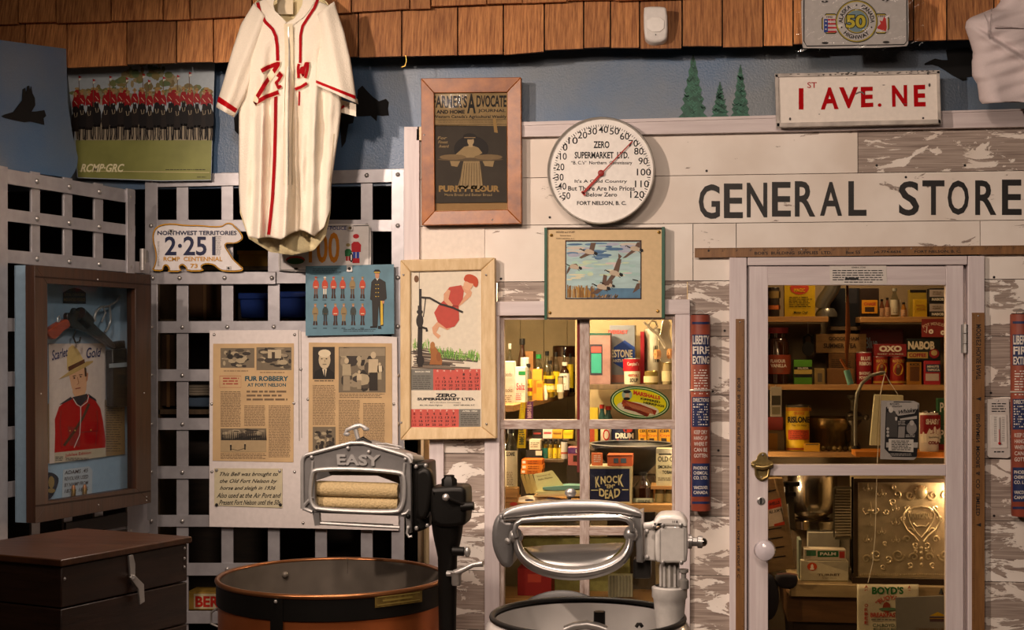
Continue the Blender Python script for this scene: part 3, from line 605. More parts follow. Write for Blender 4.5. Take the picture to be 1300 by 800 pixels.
k = M(); photo(k, 280, 442, 323, 467, 1); photo(k, 325.5, 441, 370, 470, 2); k.fr(pn, 340, 444, 357, 455, .0019, C('#b0a084')); k.fr(pn, 345, 447, 349, 455, .002, NI); photo(k, 280, 544, 338, 560, 3)
for i in range(24): k.flat(pn, [(281+i*2.4, 559), (282+i*2.4, 545+(i*7 % 5)), (283.4+i*2.4, 559)], .0018, C('#1c1814'))
k.fr(pn, 280, 559, 338, 574, .0017, C('#a08a68')); persons(k, [(293, 572, 9, '#2c2620', '#2c2620'), (311, 571, 9, '#2c2620', '#2c2620')]); k.ribbon(pn, [(293, 570), (302, 572), (311, 569)], .6, .0021, INK); k.o('printed_photos', n1)
k = M(); BL = C('#1f4a55', .6); k.tx(pn, 'FUR ROBBERY', 311, 477.5, 366, 484, .0006, BL, .04); k.tx(pn, 'AT FORT NELSON', 314, 486.5, 363, 491, .0006, BL, .03); k.o('headline', n1)
k = M(); k.ribbon(pn, [(279, 477.5), (306, 477.5), (306, 492), (279, 492), (279, 477.5)], .5, .0006, C('#9a4a3a')); k.greek(pn, 283, 479.5, 304, 490, 3.5, .0006, C('#9a4a3a'), .5)
k.greek(pn, 313, 496, 366, 511, 5, .0006, NI2, .5, 4); k.greek(pn, 280, 497, 306, 541, 1.9, .0006, NI2, .45, 5, .05); k.greek(pn, 310, 515, 337, 541, 1.9, .0006, NI2, .45, 6, .05); k.greek(pn, 341, 515, 369, 580, 1.9, .0006, NI2, .45, 7, .05); k.greek(pn, 280, 576, 338, 583, 1.9, .0006, NI2, .45, 8, .1); k.greek(pn, 284, 470.5, 318, 472.5, 2.4, .0006, NI2, .4, 9); k.greek(pn, 330, 472.5, 365, 474, 2.4, .0006, NI2, .4, 9); k.o('column_text', n1)
n2 = T('newspaper_page', 'yellowed newspaper page with an old man’s portrait, pinned right on white board', 'newspaper', pn.P(444, 586), 'newspaper pages pinned to the white board')
k = M(); k.pq(pn, [(392, 435), (497.5, 436), (498, 588), (391.5, 586)], 0, .001, NP); k.o('page', n2)
k = M(); portrait(k, 397, 440.5, 425, 481.5); photo(k, 430, 440.5, 489.5, 498.5, 12); k.fr(pn, 431, 442, 489, 452, .0017, C('#8d7f68'))
persons(k, [(440, 496, 42, '#a39478', '#8d7f68'), (474, 496, 50, '#b8a688', '#2c2620'), (456, 494, 24, '#b8a688', '#8d7f68'), (482, 482, 22, '#cfc0a2', '#a39478')], .0019); photo(k, 397, 542, 426, 573, 14); persons(k, [(409, 572, 15, '#2c2620', '#2c2620'), (416, 572, 14, '#4a4136', '#2c2620')], .002); k.o('printed_photos', n2)
k = M(); k.greek(pn, 399, 483, 424, 485, 2.4, .0006, NI, .5); k.greek(pn, 397, 489, 426, 540, 1.9, .0006, NI2, .45, 15, .05); k.greek(pn, 430, 508, 457, 584, 1.9, .0006, NI2, .45, 16, .05); k.greek(pn, 461, 512, 489, 584, 1.9, .0006, NI2, .45, 17, .05); k.greek(pn, 431, 500, 489, 505, 2.1, .0006, NI2, .45, 18, .1); k.o('column_text', n2)
t = T('handwritten_card', 'cream card with handwritten note in black script below the left newspaper page', 'note', pn.P(315, 645))
k = M(); k.pq(pn, [(272, 594.5), (358.5, 595), (358.5, 645), (272, 642)], .001, .001, C('#bdb295', .6)); k.o('card', t)
k = M()
for i, (s, x0, x1) in enumerate([('This Bell was brought to', 279, 353), ('the Old Fort Nelson by', 279, 352), ('horse and sleigh in 1936', 279, 350), ('Also used at the Air Port and', 275, 357), ('Present Fort Nelson until the 50s', 278, 356)]):
    k.tx(pn, s, x0, 599.5+i*8.8, x1, 605.8+i*8.8, .002, INK, .012, .45)
k.o('handwriting', t)
for x, y in ((275, 597), (355, 598), (275, 641), (356, 641)): k = M(); c = pn.P(x, y, .002); k.lathe(c, [(.006, 0), (.005, .003), (0, .004)], STEEL if y < 600 else INK, 10, axis=(0, -1, 0)); k.o('pin', t)
# ------------------------------------------------------------------ things stored in the cell behind the grille
def sbox(name, lab, cat, x0, y0, x1, y1, y, d, mt, grp=None):
    k = M(); k.rect(Y(y), x0, y0, x1, y1, 0, d, mt); tags = dict(label=lab, cat=cat)
    if grp: tags['group'] = grp
    return k, tags
def crate(lab, x0, y0, x1, y1, y, col):
    t = T('storage_tote', lab, 'tote', Y(y).P((x0+x1)/2, y1), 'blue totes on the cell shelf'); p = Y(y)
    k = M(); k.pq(p, [(x0+1, y0+7), (x1-1, y0+7), (x1-3, y1), (x0+3, y1)], 0, .25, C(col, .35)); k.o('tub', t, bev=.006)
    k = M(); k.rect(p, x0-1, y0, x1+1, y0+8, .01, .27, C(col, .35)); k.o('lid', t, bev=.005); return t
crate('blue plastic tote on cell shelf, left of the two behind the grille', 303, 372, 338, 404, .95, '#22408f'); crate('blue plastic tote on cell shelf, right of the two, nearer the uniforms card', 352, 370, 398, 404, .95, '#22408f')
k = M(); k.rect(Y(.94), 200, 405.5, 500, 411, 0, .28, DK); k.rect(Y(.94), 200, 338, 500, 343, 0, .28, DK); k.rect(Y(.94), 200, 520, 500, 526, 0, .28, DK); k.rect(Y(.94), 200, 776, 500, 782, 0, .28, DK); k.rect(Y(.94), 198, 300, 203, 1060, 0, .28, DK); k.rect(Y(.94), 497, 300, 502, 1060, 0, .28, DK)
k.o('storage_rack', label='dark wooden storage rack standing in the cell behind the grille', cat='rack')
k, tg = sbox('', 'yellow bin edge on the cell shelf under the jersey hem', 'bin', 303, 320, 345, 338, .95, .2, C('#a87a1c', .5)); k.rect(Y(.94), 301, 318, 347, 323, .006, .01, C('#a87a1c', .5)); k.o('yellow_bin', **tg)
for x0, x1, y0, y1, lab, c in ((240, 280, 355, 405, 'brown cardboard carton on cell shelf left of the blue totes', '#4a3018'), (205, 222, 425, 517, 'tall brown carton on the lower cell shelf behind the leftmost bars', '#3c2816')):
    k, tg = sbox('', lab, 'carton', x0, y0, x1, y1-1.5, .95, .2, C(c, .7)); p = Y(.95); k.rect(p, (x0+x1)/2-2, y0, (x0+x1)/2+2, y1, .002, .001, C('#6a4c2c')); k.o('carton', group='cartons in the cell', bev=.003, **tg)
t = T('coiled_rope', 'coil of pale rope on a folded blue cloth in the cell', 'rope', Y(.98).P(252, 505)); k = M()
for i in range(4): c = Y(.98).P(252, 500-i*3.2); k.tube([c+Vector((math.cos(a*.5236)*.055, math.sin(a*.5236)*.05, 0)) for a in range(12)], .006, C('#8d8272', .8, bump=.5), 7, closed=True)
k.o('coil', t)
k, tg = sbox('', 'folded grey-blue cloth under the coiled rope in the cell', 'cloth', 236, 505, 268, 517, .95, .15, C('#4a5a6e', .9)); k.o('folded_cloth', bev=.008, **tg)
t = T('berry_box', 'orange box lettered in red behind the lowest grille bars', 'box', Y(.3).P(258, 776)); k = M(); p = Y(.3); k.rect(p, 236, 752, 282, 774.5, 0, .12, C('#b08a3c', .6)); k.o('box', t, bev=.002); k = M(); k.fr(p, 246, 754, 282, 773, .001, C('#d8c8a0')); k.tx(p, 'BERI', 248, 757, 281, 771, .0015, C('#c22a1c'), .04); k.o('lettering', t)
k = M(); k.rect(Y(.3), 205, 776, 300, 782, .02, .25, DK); k.rect(Y(.3), 205, 782, 209, 1090, .02, .25, DK); k.rect(Y(.3), 296, 782, 300, 1090, .02, .25, DK); k.o('low_bench', label='low wooden bench behind the grille carrying the orange box', cat='bench')
# ================================================================== DISPLAY CASE on the side grille
CB = Plane(So+Sn*.13, Sn); BKP = Plane(So+Sn*.035, Sn)
t = T('display_case', 'brown framed glass display case with blue sides, relics and a magazine inside', 'display case', CB.P(118, 652))
BRW = wood('#2a1910', '#402617', (30, 30, 2), .08, .4, 2, .2, 'brw'); BLU = C('#7b93a6', .5)
def near(p, d): return p-Sn*d
outer = [(44, 336.5), (192, 349), (192, 638.5), (45, 664.5)]; inn = [(60, 360), (172, 366.5), (172.5, 620), (61.5, 637)]
k = M()
for (a, b, c, d) in ((0, 1, 1, 0), (1, 2, 2, 1), (2, 3, 3, 2), (3, 0, 0, 3)):
    k.pq(CB, [outer[a], outer[b], inn[c], inn[d]], .012, .035, BRW)
k.pq(CB, [(44.5, 350), (191.5, 360.5), (191.5, 362.5), (44.5, 352)], .0135, .002, C('#22130c')); k.pq(CB, [(45.5, 641.5), (191.5, 622.5), (191.5, 624.5), (45.5, 643.5)], .0135, .002, C('#22130c'))
k.o('door_frame', t, bev=.002)
k = M(); P4 = [CB.P(*p, -.0235) for p in outer]
for i in range(4):
    a, b = P4[i], P4[(i+1) % 4]; cc = sum(P4, Vector())/4; a2, b2x = a+(cc-a)*.035, b+(cc-b)*.035
    k.add([a, b, b2x, a2, a-Sn*.075, b-Sn*.075, b2x-Sn*.075, a2-Sn*.075], [(0, 1, 2, 3), (7, 6, 5, 4), (0, 4, 5, 1), (3, 2, 6, 7), (1, 5, 6, 2), (0, 3, 7, 4)], BLU)
k.o('blue_case', t)
k = M(); q = [p-Sn*.072 for p in P4]; k.prism(q, -Sn*.004, C('#8ba3b8', .6)); k.o('back_panel', t)
k = M(); k.pq(CB, inn, -.004, .003, glass('#eef2f4', .4)); k.o('glass', t)
for x, y in ((125, 641), (186, 631), (186, 635.5), (52, 500), (183, 499), (124, 355)): k = M(); c = CB.P(x, y, .013); k.ball(c, .0028, STEEL, 8); k.o('screw', t)
BP = Plane(So+Sn*.036, Sn)      # surface of the back panel
z = ZM(5, 30, 340); zz = ZM(4.21, 30, 490)
k = M(); k.flat(BP, z(250, 158, 290, 135, 322, 128, 360, 135, 395, 158, 395, 228, 250, 226), .0012, C('#2a201a')); k.tx(BP, 'ROYAL CANADIAN', *z(258, 160)[0], *z(388, 180)[0], .002, C('#8a6a3a'), .02); k.tx(BP, 'MOUNTED POLICE', *z(256, 192)[0], *z(390, 212)[0], .002, C('#8a6a3a'), .02)
k.o('police_emblem_decal', t)
t2 = T('magazine_cover', 'magazine cover portrait of a person in red tunic and broad-brimmed hat', 'magazine', BP.P(98, 588, .002))
k = M(); k.pq(BP, [(62, 436.5), (134, 436), (134.5, 580), (63, 589)], .003, .0015, C('#d0bcb2', .5)); k.o('cover', t2)
k = M(); s = .0035; f = lambda c, o, *a: k.flat(BP, z(*a), s+o, c); g_ = lambda c, o, *a: k.flat(BP, zz(*a), s+o, c)
g_(RED, 0, 165, 357, 168, 250, 166, 180, 190, 110, 250, 66, 340, 45, 385, 80, 410, 120, 425, 190, 438, 290, 437, 330, 330, 345, 230, 355)
g_(C('#1f1d2a'), .0003, 190, 100, 252, 58, 262, 70, 205, 98); g_(C('#1f1d2a'), .0003, 345, 42, 385, 70, 392, 84, 350, 62)
g_(C('#1f1d2a'), .00055, 262, 60, 340, 42, 342, 70, 305, 108, 270, 85); g_(C('#8a1016'), .0003, 235, 215, 305, 225, 300, 325, 245, 318)
g_(C('#d8a27c'), .0003, 262, 0, 334, 0, 335, 20, 325, 45, 300, 66, 275, 60, 262, 35)
k.ribbon(BP, zz(350, 95, 320, 165, 270, 245, 215, 320), 3.4, s+.0006, C('#4a2a1a')); k.ribbon(BP, zz(265, 68, 285, 100, 305, 112, 340, 85, 348, 52), .9, s+.0008, C('#d8ccc0')); k.ribbon(BP, zz(305, 112, 305, 180, 300, 260, 270, 330), .9, s+.0008, C('#d8ccc0'))
k.ribbon(BP, zz(235, 240, 290, 250, 400, 240), 1.2, s+.0005, C('#7c0f14')); k.ribbon(BP, zz(200, 130, 195, 200, 205, 330), .9, s+.0005, C('#7c0f14')); k.ribbon(BP, zz(392, 130, 395, 200, 385, 320), .9, s+.0005, C('#7c0f14'))
for a in zz(248, 240, 275, 238, 360, 236): k.ell(BP, *a, .9, 1, s+.001, C('#c9a050'), 8)
f(C('#d8a27c'), .0005, 288, 680, 385, 620, 405, 670, 398, 760, 390, 800, 325, 800, 305, 760); f(C('#b87c5a'), .0006, 392, 668, 410, 668, 406, 715, 395, 725); f(C('#40281c'), .0008, 385, 622, 398, 640, 400, 690, 388, 690)
f(C('#b8965c'), .001, 222, 708, 300, 650, 400, 595, 442, 590, 440, 600, 395, 630, 300, 680); f(C('#ceac6e'), .0011, 276, 650, 275, 560, 285, 510, 310, 488, 345, 520, 372, 570, 390, 605, 330, 640); f(C('#5a2f1c'), .0013, 282, 630, 385, 580, 390, 604, 286, 658)
for a in (325, 690, 358, 680): pass
k.ribbon(BP, z(312, 690, 332, 684), .9, s+.0012, C('#3a2016')); k.ribbon(BP, z(352, 680, 374, 678), .9, s+.0012, C('#3a2016')); k.ell(BP, *z(322, 700)[0], 1.2, .9, s+.0012, INK, 8); k.ell(BP, *z(362, 692)[0], 1.2, .9, s+.0012, INK, 8)
k.ribbon(BP, z(342, 695, 350, 735, 338, 742), .8, s+.0012, C('#9a6244')); k.ribbon(BP, z(328, 768, 362, 762), 1.2, s+.0012, C('#8a3a30')); k.o('printed_portrait', t2)
k = M(); k.tx(BP, 'Scarlet', 0, 0, 0, 0, s+.0014, C('#232a5a'), .012, .3, quad=z(176, 525, 278, 505, 282, 560, 180, 590)); k.tx(BP, 'Gold', 0, 0, 0, 0, s+.0014, C('#232a5a'), .012, .3, quad=z(398, 505, 494, 510, 494, 562, 400, 575)); k.o('title_lettering', t2)
k = M(); g_(C('#b8a890'), .001, 165, 357, 437, 330, 438, 378, 165, 412); k.tx(BP, 'Jubilee Edition', 0, 0, 0, 0, s+.0016, C('#a83028'), .02, quad=zz(222, 362, 360, 348, 360, 368, 222, 384)); k.greek(BP, *zz(225, 385)[0], *zz(350, 398)[0], 2, s+.0016, NI, .5); k.greek(BP, *zz(170, 378)[0], *zz(212, 400)[0], 2, s+.0016, NI, .5); k.o('caption_strip', t2)
# revolver
rv = T('revolver', 'old revolver with reddish wooden grip hung diagonally in the display case', 'revolver', BP.P(100, 440, .02)); GM = C('#1d1b18', .35, .25, spec=.5)
k = M(); k.shape(BP, [smooth_poly(z(150, 405, 200, 365, 270, 325, 300, 330, 300, 380, 260, 400, 225, 440, 200, 460, 165, 440), 1)], .045, .024, C('#8a3820', .35, var=.25, scale=20, stretch=(1, 1, 8)), .005); k.o('wooden_grip', rv)
k = M(); k.shape(BP, [smooth_poly(z(280, 335, 275, 300, 290, 280, 312, 300, 330, 248, 345, 275, 372, 262, 400, 290, 445, 350, 560, 455, 590, 500, 575, 520, 500, 465, 430, 420, 380, 400, 330, 385, 300, 385), 1)], .045, .018, GM, .004); k.o('barrel_and_frame', rv)
k = M(); a, b = BP.P(*z(345, 290)[0], .04), BP.P(*z(420, 365)[0], .04); k.lathe(a, [(.005, 0), (.026, .002), (.026, (b-a).length*.8), (.01, (b-a).length*.85)], GM, 12, axis=(b-a), smooth=False); k.o('cylinder', rv)
k = M(); k.tube([BP.P(*p, .036) for p in z(330, 400, 315, 440, 330, 475, 355, 470, 360, 440)], .003, GM, 8); k.o('trigger_guard', rv)
k = M(); k.tube([BP.P(*p, .04) for p in z(215, 345, 215, 320, 225, 305, 232, 325, 222, 345)], .0022, STEEL, 8, closed=True); k.o('lanyard_ring', rv)
sp = T('spur_shackle', 'bright curved steel shackle hung at the top of the display case', 'shackle', BP.P(131, 400, .02)); k = M()
k.tube([BP.P(*p, .035) for p in z(610, 180, 590, 215, 545, 240, 550, 290, 552, 340, 535, 385, 515, 410)], .004, STEEL, 8); k.tube([BP.P(*p, .035) for p in z(540, 245, 490, 250, 460, 280, 450, 320, 455, 340)], .0045, STEEL, 8); k.tube([BP.P(*p, .04) for p in z(505, 250, 520, 285, 495, 345)], .003, STEEL, 8); k.o('ring', sp)
# black tube
bt = T('black_case_tube', 'long black metal case standing at the right side of the display case', 'case', BP.P(152, 520, .02)); k = M()
k.pq(BP, z(565, 520, 658, 510, 660, 800, 655, 870, 570, 880), .045, .03, C('#1b1a19', .35)); k.pq(BP, zz(485, 0, 560, 0, 560, 112, 505, 116), .045, .03, C('#1b1a19', .35)); k.o('body', bt, bev=.004)
k = M(); k.pq(BP, z(580, 470, 645, 460, 650, 512, 583, 518), .04, .022, C('#1b1a19', .3)); k.o('cap', bt, bev=.003); k = M(); k.pq(BP, z(545, 610, 662, 600, 662, 628, 545, 636), .048, .002, C('#8d9296', .4)); k.o('clear_strap', bt)
def paper(lab, pts, off, col, lines, name='paper_note', seed=1, step=3):
    t = T(name, lab, 'paper', BP.P(*pts[2], off), 'papers pinned in the display case'); k = M(); k.pq(BP, pts, off, .001, C(col, .7)); k.o('sheet', t)
    k = M(); xs = [p[0] for p in pts]; ys = [p[1] for p in pts]; k.greek(BP, min(xs)+2, min(ys)+6, max(xs)-2, max(ys)-6, step, off+.0006, C('#5a4430'), .35, seed, .4); k.o('print', t)
paper('narrow brown paper booklet pinned right of the magazine in the display case', zz(432, 75, 470, 68, 540, 112, 542, 365, 432, 378), .003, '#8d6f48', 0)
paper('brown paper strip showing left of the magazine in the display case', zz(131, 95, 160, 90, 166, 412, 131, 414), .0015, '#8a6a42', 0, seed=3)
t2 = T('handwritten_note', 'white handwritten note about an old revolver low in the display case', 'note', BP.P(98, 630, .002)); k = M(); k.pq(BP, zz(212, 448, 350, 430, 368, 450, 365, 575, 205, 600), .002, .001, C('#a9b0b8', .6)); k.o('sheet', t2); k = M()
for i, s_ in enumerate(['ADAMS .45', 'REVOLVER USED', 'BY NWMP FROM', '1874 · 1885']):
    y = 455+i*33; k.tx(BP, s_, 0, 0, 0, 0, .003, C('#3a2a2a'), .012, .2, quad=zz(218, y, 345, y-14, 345, y+6, 218, y+20))
k.o('handwriting', t2)
bd = T('cloth_badge', 'dark cloth shoulder badge with gold crest in the display case corner', 'badge', BP.P(66, 630, .002)); k = M(); k.shape(BP, [smooth_poly(zz(105, 470, 145, 460, 178, 478, 190, 500, 178, 545, 150, 600, 120, 612, 100, 560), 1)], .004, .002, C('#1e1f2c', .8)); k.o('patch', bd); k = M(); k.ell(BP, *zz(148, 515)[0], 4, 8, .005, C('#8a6f3a'), 10); k.ell(BP, *zz(148, 560)[0], 5, 3, .005, C('#8a6f3a'), 10); k.o('crest', bd)
for i, (x, lab) in enumerate(((266, 'brass cartridge standing left of its twin at the case bottom'), (326, 'brass cartridge standing right of its twin at the case bottom'))):
    ct = T('cartridge', lab, 'cartridge', BP.P(*zz(x, 600)[0], .02), 'brass cartridges in the display case'); c = BP.P(*zz(x, 602-i*4)[0], .02); k = M(); k.lathe(c, [(.0075, 0), (.0075, .03), (.007, .031)], C('#8a6a3a', .35, .8), 12); k.o('casing', ct); k = M(); k.lathe(c+Vector((0, 0, .031)), [(.007, 0), (.006, .008), (.003, .013), (0, .014)], C('#a06a48', .4, .5), 12); k.o('bullet', ct)
k = M(); a, b = BP.P(*zz(175, 618)[0], .0), BP.P(*zz(480, 578)[0], .0); k.prism([a, b, b+Vector((0, 0, -.008)), a+Vector((0, 0, -.008))], Sn*.04, BRW); k.o('small_ledge', t)
# ================================================================== TRUNK
ZTr = 1.184; A = PZ(78, 710, ZTr); B = PZ(238, 681.5, ZTr); D_ = PZ(-70, 697, ZTr); Cc = B+D_-A
t = T('wooden_chest', 'dark stained plank chest with metal hasp in the near left corner', 'chest', ((A+B)/2).xy.to_3d()+Vector((0, 0, .62)))
TW = wood('#1a0e08', '#2c1a11', (3, 3, 30), .15, .42, 2, .35, 'tr'); TW2 = wood('#2a150a', '#452917', (3, 20, 3), .12, .35, 2, .3, 'tr2')
def slab(P, z0, z1, m, inset=0):
    c = sum(P, Vector())/4; Q = [p+(c-p).normalized()*inset for p in P]; return [Vector((p.x, p.y, z1)) for p in Q], (0, 0, z0-z1)
k = M(); k.prism(*slab([A, B, Cc, D_], ZTr-.016, ZTr, TW2, -.012), TW2); k.prism(*slab([A, B, Cc, D_], ZTr-.11, ZTr-.0165, TW), TW); k.o('lid', t, bev=.003)
k = M(); zt = ZTr-.113
for i in range(4): k.prism(*slab([A, B, Cc, D_], zt-.105*(i+1)+.002, zt-.105*i, TW), TW)
k.o('body', t, bev=.003)
tr = Plane(A, (B-A).cross(Vector((0, 0, 1)))*1); 
if tr.N.dot(CAMP-A) < 0: tr = Plane(A, -tr.N)
k = M(); k.pq(tr, [(164, 706), (169, 704), (172, 716), (172, 734), (166, 734)], .006, .006, STEEL); k.pq(tr, [(165, 733), (172, 731), (183, 742), (184, 764), (178, 768), (176, 748)], .02, .005, STEEL); k.tube([tr.P(169, 733, .004), tr.P(169, 733, .022)], .006, STEEL, 8); k.o('hasp', t, bev=.001)
for x, y in ((236, 696), (236, 709), (236, 720), (84, 735)): k = M(); k.ball(tr.P(x-2, y, 0), .004, STEEL, 8); k.o('nail', t)
k = M(); zb = zt-.42; 
for p in (A, B, Cc, D_):
    c = (A+Cc)/2; q = p+(c-p).normalized()*.06; k.box((q.x-.03, q.y-.03, 0), (q.x+.03, q.y+.03, zb-.03), TW)
k.prism(*slab([A, B, Cc, D_], zb-.03, zb, TW, .01), TW); k.o('chest_stand', label='dark wooden stand under the plank chest', cat='stand')
# ================================================================== JERSEY (hung in front of the eave)
JC = C('#e9decd', .85, bump=.5, var=.03, scale=220); JL = [(-30, 352), (-5, 333), (5, 321), (30, 312), (80, 306), (130, 303), (240, 303), (280, 305), (330, 309)]
JR = [(-30, 376), (-5, 405), (5, 418), (30, 428), (80, 434), (144, 433), (170, 430), (230, 421), (290, 419), (330, 417)]
def jfold(x, y):
    w = min(1, max(0, (y-50)/110)); a = 0
    a += .011*w*math.sin(x*.19+.6*math.sin(y*.02)+y*.008)+.007*w*math.sin(x*.37+2+y*.012)+.004*math.sin(x*.11+y*.05)
    a += .0018*math.sin(y*.17+x*.05)*math.sin(x*.13+y*.03)
    a -= .03*w*math.exp(-((x-(372+.03*(y-100)))/5.5)**2)+.016*w*math.exp(-((x-342+(y-130)*.02)/7)**2)-.014*w*math.exp(-((x-356)/9)**2)
    a -= .018*w*math.exp(-((x-404+(y-180)*.05)/7)**2)
    a += .02*math.exp(-((x-(300+y*.35))/10)**2)*max(0, 1-abs(y-110)/60)*.4
    return a*1.5
class Jer:
    N = Vector((0, -1, 0))
    def __init__(s, d0=.26): s.d0 = d0
    def D(s, x, y):
        L, R_ = interp(JL, y), interp(JR, y); q = max(-1, min(1, (2*x-L-R_)/(R_-L))); return s.d0+.055*math.sqrt(max(0, 1-q*q))*(.6+.4*min(1, max(0, y+30)/120))+jfold(x, y)*(1-q**6)
    def P(s, x, y, off=0): return W.P(x, y, s.D(x, y)+off)
J = Jer(); t = T('baseball_jersey', 'cream vintage baseball jersey with red piping and script hung from the eave', 'jersey', W.P(365, 325, .26))
def hemf(u): # front hem
    x = 303+117*u; return interp([(303, 262), (312, 300), (322, 303), (340, 301), (355, 304), (366, 298), (380, 292), (386, 293), (400, 300), (412, 288), (420, 265)], x)
def ntop(x): return interp([(320, 5), (333, -4), (345, -6), (352, 12), (366, 30), (378, 24), (388, 10), (397, -4), (410, -4), (430, 8)], x)
def jf(u, v):
    xm = 303+(433-303)*u; y = ntop(320+110*u)+(hemf(u)-ntop(320+110*u))*v; L, R_ = interp(JL, y), interp(JR, y); x = L+(R_-L)*u; return J.P(x, y)
k = M(); k.field(jf, 130, 110, JC); k.o('front', t, solid=.002)
def jb(u, v):
    y = -12+(interp([(303, 270), (312, 303), (340, 320), (370, 324), (400, 318), (415, 300), (420, 270)], 303+117*u)+12)*v; L, R_ = interp(JL, y), interp(JR, y); x = L+(R_-L)*u; q = 2*u-1
    return W.P(x, y, .255-.05*math.sqrt(max(0, 1-q*q))+.006*math.sin(x*.25))
k = M(); k.field(jb, 50, 40, C('#e2d2a6', .85, bump=.4, var=.05, scale=200)); k.o('back', t, solid=.002)
def sleeve(outer, inner, nm, d0, bul, fold):
    def fn(u, v):
        a = 2*math.pi*u; q = math.cos(a); s_ = math.sin(a); y = v
        ox = interp([(i/(len(outer)-1), p[0]) for i, p in enumerate(outer)], v); oy = interp([(i/(len(outer)-1), p[1]) for i, p in enumerate(outer)], v)
        ix = interp([(i/(len(inner)-1), p[0]) for i, p in enumerate(inner)], v); iy = interp([(i/(len(inner)-1), p[1]) for i, p in enumerate(inner)], v)
        w = (q+1)/2; x = ox*w+ix*(1-w); yy = oy*w+iy*(1-w); b = bul*(.5+.5*v)
        return W.P(x, yy, d0+b*s_*(1 if s_ > 0 else .6)+(fold(x, yy) if s_ > 0 else 0))
    return fn
lf = sleeve([(322, 4), (306, 30), (294, 66), (284, 102), (274, 136)], [(345, 30), (334, 62), (322, 96), (311, 124), (297, 149)], 'l', .27, .055, lambda x, y: .006*math.sin(x*.3+y*.12))
rf = sleeve([(424, 2), (437, 40), (445, 75), (450, 108), (453, 131)], [(400, 20), (404, 45), (403, 70), (401, 92), (400, 108)], 'r', .285, .05, lambda x, y: .006*math.sin(x*.25-y*.05))
for fn, nm in ((lf, 'sleeve'), (rf, 'sleeve')):
    k = M(); k.field(fn, 36, 30, JC); k.o(nm, t, solid=.0018)
    k = M(); k.field(lambda u, v: fn(u*.5, .9+.05*v)+Vector((0, -.0035, 0)), 20, 1, RED); k.o('cuff_stripe', t)
k = M(); k.field(lambda u, v: rf(u*.5+.5, .93+.14*v)+Vector((0, .02, 0)), 20, 2, JC); k.field(lambda u, v: W.P(430+22*u, 132+16*v-6*(1-u), .22), 3, 3, JC); k.ribbon(Y(-.225), [(431, 139), (437, 134)], 3, 0, RED); k.o('inner_cuff', t)
RP = C('#9c0410', .8, bump=.3, scale=300, spec=.15)
def pipe(pts, w=4): k = M(); k.ribbon(J, pts, w, .0045, RP, 24); return k.o('red_piping', t)
pipe([(327, 3), (330, 16), (337, 28), (346, 37), (350, 46), (352, 60), (352.5, 80)]); pipe([(404, -2), (399, 10), (391, 22), (384, 33), (381.5, 45), (381, 80)], 3.4)
pipe([(350, 122), (349.5, 160), (348.5, 200), (346, 250), (341, 298)], 4); pipe([(380, 116), (379.5, 134)], 2)
k = M(); WB2 = C('#e6d6b8', .8)
zl = ZM(3.333, 250, 0); S1 = [zl(272, 300, 300, 285, 345, 268, 320, 310, 285, 360, 255, 410, 248, 435, 290, 410, 345, 390), zl(340, 325, 350, 310, 358, 318, 345, 340, 335, 350, 345, 372, 356, 362), zl(430, 330, 428, 285, 432, 270), zl(434, 310, 445, 285, 448, 320, 455, 285, 462, 268, 475, 270), zl(458, 330, 466, 300, 470, 275), zl(415, 378, 440, 368, 466, 352)]
for L_ in S1: k.ribbon(J, L_, 8 if L_ is S1[0] else 6, .006, WB2, 14)
k.o('script_backing', t); k = M()
for L_ in S1: k.ribbon(J, L_, 5.2 if L_ is S1[0] else 3.6, .0085, RP, 14)
k.o('script_lettering', t)
k = M(); k.ribbon(J, [(366, 30), (367, 60), (367, 110), (366, 160), (366, 235)], 11, .0045, C('#dccdb0', .8), 40); k.ribbon(J, [(366, 34), (367, 60), (367, 110), (366, 160), (366, 235)], 1.4, .008, STEEL, 60); k.ribbon(J, [(373, 34), (373.5, 110), (371, 160), (371, 235)], .6, .0045, C('#9a8a68'), 30); k.o('zipper', t)
k = M(); k.ribbon(J, [(334, 0), (341, 10), (351, 19), (362, 30)], 5, .004, JC, 6); k.ribbon(J, [(398, 0), (391, 11), (384, 20), (370, 30)], 5, .004, JC, 6); k.o('collar', t)
k = M(); k.ribbon(J, [(329, 20), (322, 45), (312, 75), (310, 116)], .7, .008, C('#b8a684'), 10); k.ribbon(J, [(415, 25), (408, 60), (404, 95)], .7, .006, C('#b8a684'), 10); k.ribbon(J, [(424, 170), (419, 230)], .7, .003, C('#b8a684'), 10); k.o('seam', t)
k = M(); k.rect(Y(-.23), 352, 0, 372, 18, 0, .002, WB2); k.o('neck_label', t)
hg = T('coat_hanger', 'wire coat hanger holding the cream jersey', 'hanger', W.P(370, -5, .24)); k = M(); k.tube([W.P(322, 14, .265), W.P(345, 0, .255), W.P(372, -8, .25), W.P(398, 0, .255), W.P(418, 12, .27)], .004, STEEL, 8); k.tube([W.P(372, -8, .25), W.P(372, -22, .245), W.P(377, -30, .23), W.P(372, -38, .2), W.P(370, -36, .12)], .002, STEEL, 8); k.o('wire', hg)
k = M(); k.tube([W.P(x, y, .14) for x, y in ((515, 70), (516, 78), (514, 84), (510, 85))], .0018, BRASS, 6); k.o('cup_hook', label='small brass cup hook screwed under the shingles', cat='hook')
